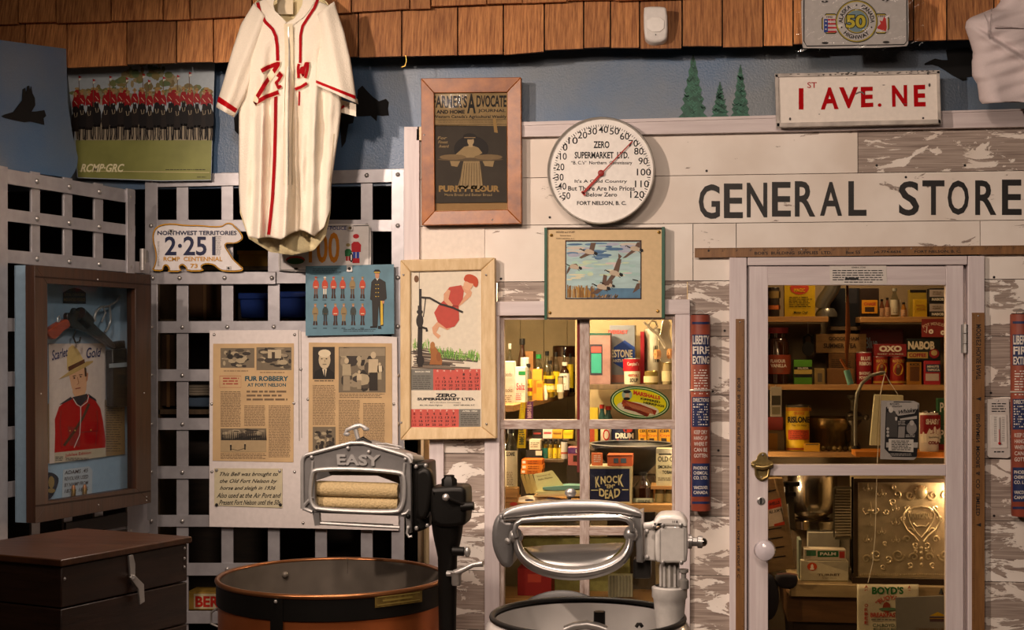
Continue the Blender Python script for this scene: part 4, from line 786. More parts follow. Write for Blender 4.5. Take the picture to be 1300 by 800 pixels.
# ================================================================== FRAMED PICTURES AND SIGNS
def frame(t, pl, out, inn, off, th, m, name='frame', bev=.002):
    k = M()
    for i in range(4):
        j = (i+1) % 4; P = [pl.P(*out[i], off), pl.P(*out[j], off), pl.P(*inn[j], off-.004), pl.P(*inn[i], off-.004)]; k.prism(P, -pl.N*th, m)
    return k.o(name, t, bev=bev)
OAK = wood('#74390c', '#a8601c', (8, 8, 8), .1, .35, 2, .15, 'oak'); PINE = wood('#c4a578', '#dcc298', (25, 25, 5), .05, .5, 2, .15, 'pine')
t = T('flour_poster_frame', 'brown oak frame holding an old farm journal flour advertisement', 'framed picture', W.P(598, 285, .04))
frame(t, W, [(534.5, 99.5), (661.5, 98), (662, 284), (535.5, 286)], [(551, 118), (643.6, 117), (644, 266), (552, 268)], .05, .035, OAK)
fp = Y(-.035); k = M(); k.rect(fp, 549, 115, 646, 270, -.004, .008, C('#b08a5a', .7)); k.o('backing', t)
k = M(); k.fr(fp, 551, 118, 644, 160, .0006, C('#a58a5e', .7, var=.15, scale=20)); k.pq(fp, [(551, 159), (643, 160), (643.5, 257), (551.5, 258)], .0006, .0003, C('#4a4239', .7, var=.12, scale=15)); k.o('sheet', t)
k = M(); I2 = C('#1d1a17')
k.tx(fp, 'FARMER\'S', 549, 121, 593, 137, .0012, I2, .03); k.tx(fp, 'A', 593, 119, 604, 144, .0012, I2, .03); k.tx(fp, 'DVOCATE', 605, 121, 643, 136, .0012, I2, .03)
k.tx(fp, 'AND HOME', 554, 139.5, 590, 144.5, .0012, I2, .04); k.tx(fp, 'JOURNAL', 607, 138.5, 642, 143.5, .0012, I2, .02); k.tx(fp, "Western Canada's Agricultural Weekly", 550, 146, 643, 151, .0012, I2, .02)
k.greek(fp, 556, 153, 640, 157, 2, .0012, C('#6d5a40'), .3); k.ribbon(fp, [(551, 152), (643, 151.5)], .4, .0012, I2); k.ribbon(fp, [(551, 158), (643, 158)], .5, .0012, I2); k.o('heading', t)
k = M(); z = ZM(2.667, 500, 0); TN = C('#b0966c', .7); f = lambda c, o, *a: k.flat(fp, z(*a), o, c)
k.ell(fp, *z(262, 505)[0], 22, 17, .0012, C('#2a2420')); f(TN, .0018, 238, 497, 252, 494, 270, 494, 286, 500, 300, 518, 290, 524, 284, 540, 232, 540, 228, 524, 214, 530, 208, 524)
f(TN, .0018, 236, 545, 290, 545, 296, 590, 302, 640, 215, 640, 228, 590); k.ell(fp, *z(260, 478)[0], 4.2, 5.6, .0021, C('#c9ae82'), 16); k.ell(fp, *z(257, 462)[0], 8.5, 4, .0023, C('#2a2420'), 16); k.ribbon(fp, z(238, 466, 276, 466), 1, .0026, TN); k.flat(fp, z(254, 488, 266, 488, 268, 498, 252, 498), .002, C('#c9ae82')); k.ell(fp, *z(259, 540)[0], 42, 2.2, .0022, C('#6d5a40'), 20)
k.ell(fp, *z(200, 532)[0], 17, 3.5, .0024, C('#8d7450'), 14); k.ell(fp, *z(320, 532)[0], 18, 3.5, .0024, C('#8d7450'), 14); f(TN, .0017, 190, 545, 225, 545, 215, 565, 195, 562); f(TN, .0017, 300, 545, 340, 545, 335, 565, 308, 562)
for i in range(9): k.ribbon(fp, z(232+i*8, 552, 222+i*10, 632), .6, .0022, C('#5d4c36'))
for i, s_ in enumerate(['For', 'Finest', 'Award']): k.tx(fp, s_, *z(148+i*2, 462+i*14)[0], *z(180+i*3, 472+i*14)[0], .0018, TN, .02, .2)
k.o('printed_figure', t)
k = M(); k.tx(fp, 'PURITY FLOUR', *z(152, 628)[0], *z(358, 650)[0], .0018, C('#b08c52'), .05); k.tx(fp, 'More Bread and Better Bread', *z(172, 655)[0], *z(332, 664)[0], .0018, TN, .01); k.pq(fp, z(335, 402, 345, 402, 352, 450, 340, 448), .002, .0005, C('#b08c52')); k.o('advert_lettering', t)
k = M(); k.rect(fp, 551, 117.5, 643.5, 267, .004, .001, glass('#f0f0f0', .02)); k.o('glass', t)
for x, y in ((538.5, 171), (625, 279)): k = M(); k.ball(W.P(x, y, .05), .003, STEEL, 8); k.o('screw', t)
k = M(); k.rect(W, 529, 161, 535, 178, .02, .02, PINE); k.o('pine_spacer', label='small pine block behind the oak frame edge', cat='block')
# round dial thermometer
cx, cy, R0 = 764.5, 219.5, 67.5
t = T('dial_thermometer', 'large round white dial thermometer with red needle', 'thermometer', W.P(cx, cy+R0, .05)); c = W.P(cx, cy, 0); rm = abs(W.P(cx+R0, cy).x-W.P(cx-R0, cy).x)/2
k = M(); k.lathe(c, [(rm*.97, .034), (rm*.985, .034), (rm, .07), (rm*.985, .074), (rm*.965, .07), (rm*.962, .062)], C('#bdb8b0', .4, .4), 72, axis=(0, -1, 0)); k.lathe(c, [(.05, 0), (.05, .036), (0, .036)], DARKM, 24, axis=(0, -1, 0)); k.o('rim', t)
k = M(); k.lathe(c, [(rm*.97, .036), (rm*.965, .062), (0, .062)], C('#e8e2dc', .4), 72, axis=(0, -1, 0)); k.o('dial_plate', t); tp = Y(-.0625)
k = M()
labs = [('-50', 717, 248.5), ('-40', 712, 236.5), ('-30', 708.5, 225), ('-20', 709.5, 212), ('-10', 712.5, 198.5), ('0', 717.5, 187), ('10', 727.5, 178.5), ('20', 739.5, 171.5), ('30', 752, 166.5), ('40', 766, 164.5), ('50', 780, 166.5), ('60', 793, 173), ('70', 804, 182), ('80', 811, 192), ('90', 816.5, 204.5), ('100', 817.5, 218.5), ('110', 815, 233.5), ('120', 809, 247)]
for s_, x, y in labs: w = 3*len(s_.strip('-'))+(1 if '-' in s_ else 0); k.tx(tp, s_, x-w, y-4.4, x+w, y+4.4, 0, INK, .01)
k.o('numerals', t); k = M()
for i in range(86):
    a = math.radians(-125+i*250/85); l = 4.2 if i % 5 == 0 else 2.6; r1 = 61.5
    p = [(cx+math.sin(a)*(r1-l), cy-math.cos(a)*(r1-l)), (cx+math.sin(a)*r1, cy-math.cos(a)*r1)]; k.ribbon(tp, p, .7 if i % 5 else 1.1, 0, INK)
k.o('scale_ticks', t)
k = M(); z = ZM(2.667, 500, 0)
for s_, a, b in (('ZERO', (676, 478), (730, 502)), ('SUPERMARKET  LTD.', (612, 514), (796, 537)), ('“B. C.’s”  Northern  Commissary', (600, 545), (807, 560)), ("It's A Cold Country", (612, 608), (790, 622)), ('But There Are No Prices', (590, 630), (816, 646)), ('Below Zero', (652, 652), (756, 666)), ('FORT NELSON, B. C.', (620, 681), (787, 697))):
    k.tx(tp, s_, *z(*a)[0], *z(*b)[0], 0, INK, .03 if s_.isupper() else .02)
k.o('lettering', t)
k = M(); k.ribbon(tp, z(640, 655, 702, 588), 3, .008, C('#a83a34')); k.ribbon(tp, z(702, 588, 808, 478), 1.5, .008, C('#a83a34')); k.ribbon(tp, z(636, 648, 648, 662), 3, .008, C('#a83a34')); k.lathe(tp.P(*z(702, 587)[0]), [(.011, 0), (.011, .01), (.006, .013), (0, .013)], C('#9a3430', .4), 16, axis=(0, -1, 0)); k.o('needle', t)
# geese picture
t = T('geese_picture', 'green-edged frame with wide cream mat around a painting of flying geese', 'framed picture', W.P(768, 405, .04))
k = M()
for a in ((691, 289, 694.5, 406), (840, 288, 844, 404)): k.rect(W, *a, .046, .046, C('#2f5a48', .4))
k.rect(W, 694, 288.5, 840, 290.5, .046, .046, C('#3a2618', .4)); k.rect(W, 694, 403, 840, 405.5, .046, .046, C('#3a2618', .4)); k.o('frame', t, bev=.001)
k = M(); k.rect(W, 694.5, 290.5, 840, 403.5, .036, .009, C('#cfb48a', .6)); k.o('mat_board', t); gp = Y(-.0365)
k = M(); k.fr(gp, 717.5, 305, 814.5, 380, .0004, C('#3a2018')); k.fr(gp, 719, 307, 813, 378.5, .0008, C('#a3bdbd', .5, var=.15, scale=12, stretch=(1, 1, 5))); z = ZM(6.4, 685, 285)
R = random.Random(9)
for i in range(70):
    x = 722+R.random()*82; y = 309+R.random()*50; w = 4+R.random()*9; w = min(w, x-719, 813-x); q = (y-307)/70
    k.ell(gp, x, y, w, .8+R.random()*1.6, .001+i*3e-6, C(R.choice(['#3f6388', '#5a7a98', '#c0b6a8', '#a0a3b4'] if q < .3 else ['#a8c9b8', '#d3ccaa', '#9cbcb8', '#c8bab8', '#bccaa8']), .5), 10)
k.fr(gp, 745, 366, 813, 378.5, .0013, C('#4f7590', .5, var=.15, scale=30)); 
for i in range(90): x = 720+R.random()*34; k.ribbon(gp, [(x, 378), (x+R.random()*2-1, 361+R.random()*8+(x-720)*.05)], .9, .0015+i*1e-6, C(R.choice(['#9a7030', '#b58a44', '#7a5424', '#6d4a22'])))
for i in range(40): x = 745+R.random()*38; k.ribbon(gp, [(x, 378), (x+R.random()*3, 373+R.random()*3)], .9, .0015, C(R.choice(['#9a7030', '#b58a44', '#7a5424'])))
GB, GB2, BKK = C('#b5a48e', .5), C('#5c4334', .5), C('#121012')
def goose(x, y, s, w1, w2, o):
    h = lambda pts, c, d=0: k.flat(gp, [(x+a*s, y+b*s) for a, b in pts], o+d, c)
    h(w1, GB2); h(w2, GB2, .00005); h([(-9, -1), (-4, -4), (3, -3), (9, 1), (12, 4), (6, 6), (-2, 5), (-8, 3)], GB, .0001); h([(9, 0), (14, 2), (15, 6), (11, 7), (8, 4)], BKK, .0002)
    k.ribbon(gp, [(x-8*s, y-.5*s), (x-12*s, y-2.4*s), (x-15*s, y-4*s), (x-17*s, y-3.2*s)], 1.9*s, o+.0003, BKK); k.ribbon(gp, [(x-14.6*s, y-3.2*s), (x-15*s, y-2.2*s)], 1.3*s, o+.0004, WHT); k.ribbon(gp, [(x+6*s, y+5*s), (x+10*s, y+9*s)], 1*s, o, BKK)
goose(748, 319, .72, [(0, -3), (3, -15), (12, -15), (8, 0)], [(-4, 2), (-18, 11), (-14, 13), (4, 5)], .0017)
goose(806, 315, .72, [(0, -3), (4, -10), (9.5, -11), (9.5, 0)], [(-4, 2), (-22, 18), (-16, 17), (2, 5)], .0018); k.flat(gp, z(640, 235, 670, 260, 640, 290), .0018, GB2)
goose(729, 338, .68, [(-2, -4), (4, -5), (8, 0)], [(-6, 3), (-14, 16), (-14, 10), (-10, 0)], .0017)
goose(780, 346, .75, [(-2, -3), (6, -24), (12, -22), (7, 0)], [(-4, 2), (-18, 22), (-10, 22), (2, 6)], .002)
goose(772, 361, .6, [(0, -3), (4, -8), (10, -6), (8, 1)], [(-4, 2), (-8, 14), (2, 12), (4, 5)], .0019); goose(764, 363.5, .75, [(0, -3), (3, -20), (9, -18), (7, 0)], [(-4, 2), (-20, 13), (-8, 13), (3, 5)], .0022)
k.flat(gp, z(755, 560, 790, 480, 817, 475, 815, 520), .0017, GB2); k.ribbon(gp, z(755, 448, 790, 455, 815, 470), 1.4, .0018, BKK); k.flat(gp, z(795, 465, 817, 452, 817, 480), .0019, GB)
k.o('printed_geese', t)
k = M(); k.tx(gp, 'HOUSE and DUFF', *z(135, 55)[0], *z(285, 70)[0], .0008, C('#5a4a36'), .01); k.tx(gp, 'General Store', *z(165, 85)[0], *z(255, 96)[0], .0008, C('#5a4a36'), .01); k.tx(gp, 'FORT NELSON, B.C.', *z(135, 110)[0], *z(285, 122)[0], .0008, C('#5a4a36'), .01); k.o('lettering', t)
for x, y in ((96, 88), (970, 64), (84, 718), (960, 705)): k = M(); k.lathe(gp.P(*z(x, y)[0]), [(.006, 0), (.005, .004), (0, .006)], BRASS, 10, axis=(0, -1, 0)); k.o('brass_tack', t)
# calendar
t = T('calendar_frame', 'pine-framed old wall calendar with an outdoor picture and red date grids', 'framed calendar', W.P(568, 559, .04))
frame(t, W, [(508, 330), (628, 327), (630, 557), (508, 559)], [(521, 345), (610.5, 343), (611, 542), (521, 543.5)], .055, .04, PINE, bev=.004)
cp = Y(-.045); k = M(); k.rect(cp, 519, 341, 613, 546, -.006, .005, C('#d8cdb9', .6)); k.o('sheet', t); cp = Y(-.0385); z = ZM(3.077, 490, 310); k = M(); f = lambda c, o, *a: k.flat(cp, z(*a), o, c)
k.fr(cp, 522, 345, 610, 468, .0004, C('#cfc3ae', .6, var=.06, scale=8))
for i in range(26): k.ribbon(cp, z(97+R.random()*40, 400+i*3.3, 240+R.random()*120, 425+i*2.2+R.random()*12), 1.6, .0006+i*1e-5, C(R.choice(['#5c5046', '#7a6a5a', '#8d7f6c', '#463c34'])))
for i in range(200):
    x = 100+R.random()*265; y = (420+x*.08 if x > 170 else 405)+R.random()*22-10
    if x < 160 and R.random() < .5: continue
    a = z(x, y)[0]; k.ribbon(cp, [a, (a[0]+R.random()*4-2, a[1]-3-R.random()*7)], .8, .001+i*1e-6, C(R.choice(['#5f8f3a', '#7fae4a', '#94b85a', '#4f7a35'])))
PI_ = C('#29211e', .5)
k.ribbon(cp, z(134, 480, 132, 400, 134, 320), 6, .0014, PI_); k.ribbon(cp, z(134, 330, 132, 240), 5, .0014, PI_); k.ell(cp, *z(132, 300)[0], 4.6, 9, .0015, PI_); k.ell(cp, *z(132, 265)[0], 4, 3, .0015, PI_); k.ribbon(cp, z(134, 240, 134, 175), 3.4, .0014, PI_); k.ribbon(cp, z(130, 175, 130, 108), .7, .0014, PI_); k.ell(cp, *z(119, 136)[0], 3, 4.5, .0015, C('#6b4a30'))
k.ribbon(cp, z(135, 208, 170, 210, 215, 235, 260, 248, 300, 266), 2.6, .0036, PI_); k.ribbon(cp, z(155, 212, 146, 285), 1.3, .0016, PI_); k.ribbon(cp, z(140, 325, 158, 330, 160, 342), 3, .0016, PI_); k.ell(cp, *z(134, 455)[0], 5, 7, .0016, PI_)
# generic leaping bather in place of the original artwork
SK = C('#cf9a78', .5); HR = C('#b5482a', .6); WF = C('#e3dccb')
f(SK, .0018, 262, 322, 240, 336, 208, 322, 196, 345, 214, 358, 204, 370, 184, 350, 180, 326, 200, 304, 245, 300)
f(SK, .0019, 296, 164, 316, 160, 336, 188, 332, 204, 306, 226, 284, 246, 276, 240, 300, 214, 314, 194, 300, 182)
f(C('#b5483c', .6), .0021, 248, 168, 294, 160, 304, 184, 300, 216, 284, 240, 286, 296, 268, 322, 236, 330, 202, 304, 188, 268, 206, 238, 226, 220, 226, 196)
f(SK, .0024, 240, 176, 252, 182, 244, 214, 262, 238, 252, 248, 228, 224, 226, 200)
f(C('#8f342c', .6), .0023, 214, 232, 284, 240, 284, 247, 210, 240)
k.ell(cp, *z(322, 158)[0], 6, 7.5, .0026, C('#d8a684'), 16, .4); k.ell(cp, *z(333, 136)[0], 9, 5.5, .0028, HR, 16, .35); k.ell(cp, *z(350, 150)[0], 3.4, 6, .003, HR, 12); k.ell(cp, *z(314, 136)[0], 3.4, 3.4, .0032, HR, 10)
f(C('#9a6236'), .0022, 175, 390, 180, 382, 188, 395, 196, 405, 210, 430, 220, 455, 218, 472, 170, 470, 176, 440, 172, 410); k.ell(cp, *z(182, 395)[0], 3, 4.5, .0023, C('#a8703f')); k.ell(cp, *z(206, 440)[0], 3, 6, .0024, C('#8a5530'))
k.o('printed_picture', t)
k = M(); CRD, CGY = C('#c2574c', .6), C('#77746c', .6)
k.fr(cp, 522, 468.5, 550, 495.5, .0008, CGY); k.fr(cp, 550, 468.5, 610, 495.5, .0008, CRD); k.fr(cp, 522, 519.5, 582.5, 542.5, .0008, CRD); k.fr(cp, 582.5, 519.5, 610, 542.5, .0008, CGY); k.o('date_panels', t)
k = M(); D2 = C('#3a2624')
def dates(x0, y0, dx, dy, start, n, days, c=D2):
    for i in range(days):
        q = start+i; cxx = x0+(q % 7)*dx; cyy = y0+(q//7)*dy; s_ = str(i+1); w = 1.3*len(s_)*dx/8.6
        k.tx(cp, s_, cxx-w, cyy-1.6*dy/5.2, cxx+w, cyy+1.6*dy/5.2, .0012, CRDd if q % 7 == 0 else c, .02)
CRDd = C('#8a2c26'); dates(555.5, 475.5, 8.3, 4.6, 4, 7, 31); dates(526, 525.5, 8.3, 4.6, 0, 7, 28)
for i, s_ in enumerate('SMTWTFS'): k.tx(cp, s_, 554.5+i*8.3, 469.8, 556.5+i*8.3, 472, .0012, WF); k.tx(cp, s_, 525+i*8.3, 520.6, 527+i*8.3, 522.6, .0012, WF)
k.greek(cp, 524, 477, 548, 493, 2.6, .0012, C('#4f4c46'), .4, 3, .1); k.greek(cp, 585, 526, 608, 541, 2.6, .0012, C('#4f4c46'), .4, 4, .1); k.tx(cp, 'MARCH 1950', 527, 471, 546, 473, .0012, WF, .02); k.tx(cp, 'APRIL 1950', 587, 521, 606, 523, .0012, WF, .02); k.o('date_numbers', t)
k = M(); k.tx(cp, 'ZERO', 553, 499.5, 579.5, 504.5, .0012, INK, .05); k.tx(cp, 'SUPERMARKET LTD.', 529.5, 505, 603, 508.5, .0012, INK, .05); k.tx(cp, "BC's Northern Commissary", 546, 510, 585, 512.4, .0012, C('#6a5f55'), .01); k.tx(cp, 'Mile 300, Alaska Highway', 533, 513.6, 562, 516, .0012, INK, .01); k.tx(cp, 'FORT NELSON, B.C.', 576, 513.6, 603, 515.6, .0012, INK, .02); k.o('lettering', t)
for x, y in ((617, 349), (512, 349), (617.5, 538.5), (509.5, 536.5)): k = M(); k.ball(W.P(x, y, .055), .004, STEEL, 8); k.o('screw', t)
# street sign
sp_ = Y(-.07); t = T('street_name_sign', 'white street sign with red painted lettering standing on the top trim board', 'sign', sp_.P(1090, 158))
k = M(); k.pq(sp_, [(985, 94.5), (1192, 90), (1194, 156), (987, 160.5)], 0, .018, C('#e6dcd2', .45, var=.04)); k.o('panel', t, bev=.002)
k = M(); fm = C('#b5aca4', .5, var=.3, scale=18)
for P in ([(984, 93.5), (1193, 89), (1193, 93.5), (984, 98)], [(986, 156), (1194, 151.5), (1195, 157), (986, 161.5)], [(984, 94), (988, 94), (990, 161), (986, 161)], [(1189, 90), (1193, 90), (1195, 157), (1191, 157)]): k.pq(sp_, P, .006, .026, fm)
k.o('raised_edge', t, bev=.001)
k = M(); z = ZM(4.333, 1000, 0); RS = C('#a80008', .7, spec=.12)
k.fr(sp_, 1014, 112, 1020, 139, .001, RS)
for s_, q in (('A', z(182, 482, 280, 480, 280, 600, 182, 603)), ('V', z(282, 480, 388, 478, 388, 595, 282, 597)), ('E', z(402, 478, 469, 477, 471, 588, 403, 591)), ('.', z(496, 568, 516, 568, 516, 588, 496, 588)), ('N', z(572, 470, 657, 467, 658, 585, 575, 588)), ('E', z(692, 468, 757, 466, 759, 586, 695, 587))): k.tx(sp_, s_, 0, 0, 0, 0, .001, RS, .035, quad=q)
k.tx(sp_, 'ST', *z(108, 452)[0], *z(160, 484)[0], .001, RS, .01); k.o('red_lettering', t)
k = M()
for x, y, w, h in ((1075, 94, 5, 2.5), (1149, 132, 6, .8), (1178, 93, 3, 4), (1180, 108, 3, 5), (1003, 151, 3, 4), (1172, 150, 3, 3), (1122, 108, 4, 1), (1075, 100, 1.2, 1.2), (1040, 145, 2, 1)): k.ell(sp_, x, y, w/2, h/2, .007 if y < 97 else .0012, C('#4a4440'), 7)
for i in range(40): x = 990+R.random()*198; k.ell(sp_, x, 97-(x-984)*.0215-R.random()*3, 1+R.random()*1.5, .7, .0063, C('#5a534e'), 6)
k.o('chips', t); k = M(); k.tube([sp_.P(x, y, .004) for x, y in ((1086, 119), (1090, 117), (1094, 117), (1097, 119.5))], .002, STEEL, 6); k.o('wire_loop', t)
# highway plate in plastic sleeve
ap = Y(-.215); z = ZM(4.333, 1000, 0); t = T('anniversary_plate', 'white highway anniversary licence plate with a round emblem in a clear bag', 'licence plate', ap.P(1087, 62))
k = M(); k.shape(ap, [smooth_poly([(1017, -18), (1153, -18), (1154, 54), (1150, 60), (1022, 62), (1018, 58)], 1)], 0, .003, C('#c8c2bc', .35), .0006); k.o('plate', t)
k = M(); k.ribbon(ap, [(1020.5, -15), (1020.5, 52), (1024, 58.5), (1148, 56.5), (1151.5, 52), (1151, -15)], 1.2, .002, INK)
for x, y in ((1047.5, 54.5), (1125, 53.5), (1047, 2), (1124, 0)): k.ell(ap, x, y, 4.5, 1.5, .0025, C('#3a3634'), 10)
k.o('border', t)
k = M(); GD = C('#b5a23a', .4)
for x0, x1 in ((1043, 1066), (1108, 1129)): k.flat(ap, smooth_poly([(x0, 17), (x1, 17), (x1, 43), (x0, 43)], 1), .002, INK); k.flat(ap, smooth_poly([(x0+.8, 18), (x1-.8, 18), (x1-.8, 42), (x0+.8, 42)], 1), .0023, GD); k.fr(ap, x0+2, 19.5, x1-2, 40.5, .0026, WHT)
k.fr(ap, 1046, 24, 1051, 41, .003, C('#2c4a9a')); 
for y in (24, 29, 34, 39): k.fr(ap, 1051, y, 1062, y+2.4, .003, C('#c0303a'))
for y in (27, 32, 37): k.ell(ap, 1048.5, y, 1.2, 1.2, .0033, WHT, 5)
k.shape(ap, [z(492, 150, 512, 130, 505, 112, 520, 118, 530, 92, 540, 102, 545, 150, 540, 172, 495, 158)], .0033, .0004, C('#c83a34'))
k.tx(ap, '1942', 1049, 20.5, 1057, 22.8, .003, INK, .02); k.tx(ap, '1992', 1115, 19.5, 1124, 21.8, .003, INK, .02)
for r, c, o in ((27, INK, .0034), (26.2, GD, .0037), (24.6, C('#ccc6c0'), .004), (15.8, INK, .0043), (15, GD, .0046), (13.8, C('#7f98a0'), .0049)): k.ell(ap, 1087.5, 27, r, r, o, c, 40)
k.tx(ap, '50', 1073, 18, 1100, 36.5, .0055, INK, .08); k.tx(ap, '50', 1074, 19, 1099, 35.5, .0058, C('#c9b93a'), .035)
k.tx(ap, 'ALASKA', 0, 0, 0, 0, .0046, INK, .03, arc=(1087.5, 27, 17.5, 5.4, -97, -22)); k.tx(ap, 'CANADA', 0, 0, 0, 0, .0046, INK, .03, arc=(1087.5, 27, 17.5, 5.4, 18, 97)); k.tx(ap, 'HIGHWAY', 0, 0, 0, 0, .0046, INK, .03, arc=(1087.5, 27, 22.9, -5.4, 228, 132))
for a in (-112, 0, 112): k.ell(ap, 1087.5+20.5*math.sin(math.radians(a)), 27-20.5*math.cos(math.radians(a)), 1.1, 1.1, .0046, INK, 8)
k.o('round_emblem', t)
for x in (1047, 1124): k = M(); k.tube([ap.P(x, 1, .006), EV.P(x, 1, -.01)], .004, STEEL, 8); k.o('mounting_screw', t)
R2 = random.Random(4); k = M()
k.field(lambda u, v: ap.P(1011+162*u, -20+(86-2*u)*v, .012+.004*math.sin(u*17+v*9)+.003*math.sin(v*23-u*11)+.004*math.sin((u+v)*31)), 50, 30, glass('#e9e9ea', .7)); k.o('clear_bag', t)
# motion sensor
t = T('motion_sensor', 'small white motion sensor mounted on the shingles', 'sensor', EV.P(832, 53, .03)); k = M(); k.shape(EV, [smooth_poly([(817, 11), (820, 8.5), (843, 8.5), (847, 12), (848, 44), (843, 51), (828, 53), (820, 49), (817.5, 43)], 1)], .045, .05, C('#cfc9c4', .4), .008, True); k.o('housing', t)
k = M(); k.shape(EV, [smooth_poly([(821, 22), (844, 22), (843, 40), (822, 40)], 1)], .048, .006, C('#dcd6d0', .25), .002); k.o('lens', t); k = M(); k.tx(EV, 'bmb', 826, 14.5, 840, 16.5, .046, C('#9a9490')); k.ell(EV, 832.5, 44, .8, 1, .0462, INK, 8); k.o('marks', t)
# white fleece
t = T('white_fleece_sleeve', 'white fleece garment hanging at the upper right edge', 'garment', W.P(1270, 133, .3)); FLC = C('#cdbfbf', .95, bump=.3, var=.03, scale=300)
FL = [(-30, 1278), (0, 1271), (12, 1262), (16, 1247), (22, 1232), (27, 1226.5), (35, 1225), (53, 1231), (69, 1236), (78, 1233.5), (97, 1234), (104, 1240), (118, 1242), (127, 1243), (131, 1246)]
def ffd(x, y): L = interp(FL, y); q = min(1, max(0, (x-L)/30)); return .2+.09*math.sqrt(1-(1-q)**2)+.012*math.sin((x*.55-y)*.06)*q+.003*math.sin((x+y*.5)*.13)*q+.012*q*math.exp(-((y-(40+(x-1240)*.62))/5)**2)-.01*q*math.exp(-((y-(33+(x-1240)*.62))/4)**2)+.004*math.sin(x*.1+y*.35)*q
def ffn(u, v):
    y = -30+(162-5*math.sin(u*6)*u)*v; y = min(y, 131+3*math.sin(u*9)); L = interp(FL, y); x = L+(1345-L)*u**1.3; return W.P(x, y, ffd(x, y))
k = M(); k.field(ffn, 70, 80, FLC); k.field(lambda u, v: (lambda y: W.P(interp(FL, y)+(1345-interp(FL, y))*u**1.3, y, .2-.04*min(1, u*8)))(-30+160*v), 20, 20, FLC)
k.o('fabric', t, solid=.002)
class Fle:
    N = Vector((0, -1, 0))
    def P(s, x, y, off=0): return W.P(x, y, ffd(x, y)+off)
FP = Fle(); k = M(); k.ribbon(FP, [(1262, 31), (1275, 32), (1300, 34.5)], 3.2, .006, FLC, 6); k.ribbon(FP, [(1263, 35.5), (1280, 35.5), (1300, 36)], 1.2, .005, C('#6d6060', .9), 6); k.ribbon(FP, [(1259, 10), (1257, 35), (1256, 50)], 1, .004, C('#a89c9c', .9), 6); k.ribbon(FP, [(1249, 17), (1254, 28), (1255, 48)], .8, .004, C('#a89c9c', .9), 6); k.o('pocket_seam', t)
# rulers / yardsticks
RU = wood('#6f4a26', '#8c6236', (25, 25, 3), .05, .5, 2, .1, 'ru')
t = T('yardstick', 'horizontal wooden yardstick nailed above the glass door', 'yardstick', W.P(1100, 327, .03), 'wooden yardsticks nailed around the glass door'); rp = Y(-.024)
k = M(); k.pq(rp, [(882, 315), (1300, 311.5), (1340, 311), (1340, 322), (882, 327)], 0, .005, RU); k.o('strip', t); k = M()
for i in range(200): x = 884+i*2.2; yy = 315.2-(x-882)*.0085; k.ribbon(rp, [(x, yy), (x, yy+(3.2 if i % 8 == 0 else 1.8))], .4, .0006, INK)
for i in range(24): x = 901+i*17.6; yy = 315.2-(x-882)*.0085; k.tx(rp, str(i+1), x-2.5, yy+2.2, x-.2, yy+4.6, .0006, INK)
for s_, a, b in (("BOB'S  BUILDING  SUPPLIES  LTD.", 958, 1056), ('Box 55', 1074, 1092), ('ph 774-6636', 1110, 1144), ('FORT NELSON, B. C.', 1161, 1220)):
    y0 = 320.2-(a-882)*.0085; y1 = 320.2-(b-882)*.0085; k.tx(rp, s_, 0, 0, 0, 0, .0006, INK, .02, quad=[(a, y0), (b, y1), (b, y1+4), (a, y0+4)])
k.o('printing', t)
for x, y in ((1018, 317), (1157, 315.5)): k = M(); k.ball(rp.P(x, y, 0), .003, STEEL, 8); k.o('nail', t)
for lab, x0, x1, ytop, texts, tk in (('upright wooden yardstick at the left side of the glass door, printed for a building supplier', 934, 945, 405, [("BOB'S  BUILDING  SUPPLIES  LTD.", 480, 580), ('Box 55   ph 774-6636', 592, 662), ('FORT NELSON, B. C.', 674, 735)], 1), ('upright wooden yardstick at the right side of the glass door, printed for a paint maker', 1234, 1250, 397, [("MOORE'S HOUSE PAINT", 412, 482), ('▲', 504, 509), ('BENJAMIN  MOORE  &  CO.  LIMITED', 526, 655), ('▲', 664, 669)], 0)):
    t = T('yardstick', lab, 'yardstick', W.P((x0+x1)/2, 900, .03), 'wooden yardsticks nailed around the glass door'); k = M(); k.rect(rp, x0, ytop, x1, 880, 0, .005, RU); k.o('strip', t); k = M(); yy = ytop+3; i = 0
    while yy < 870: k.ribbon(rp, [(x1 if tk else x0+3.5, yy), ((x1-(3 if i % 8 == 0 else 1.6)) if tk else x0+3.5-(3 if i % 8 == 0 else 1.6), yy)], .4, .0006, INK); yy += 2.2; i += 1
    for s_, a, b in texts: xa = x0+2 if tk else x0+5; k.tx(rp, s_, xa, a, xa+(4 if tk else 6.5), b, .0006, INK, .02, vert=True)
    k.o('printing', t)
    k = M(); k.ball(rp.P((x0+x1)/2, ytop+4, 0), .003, STEEL, 8); k.o('nail', t)
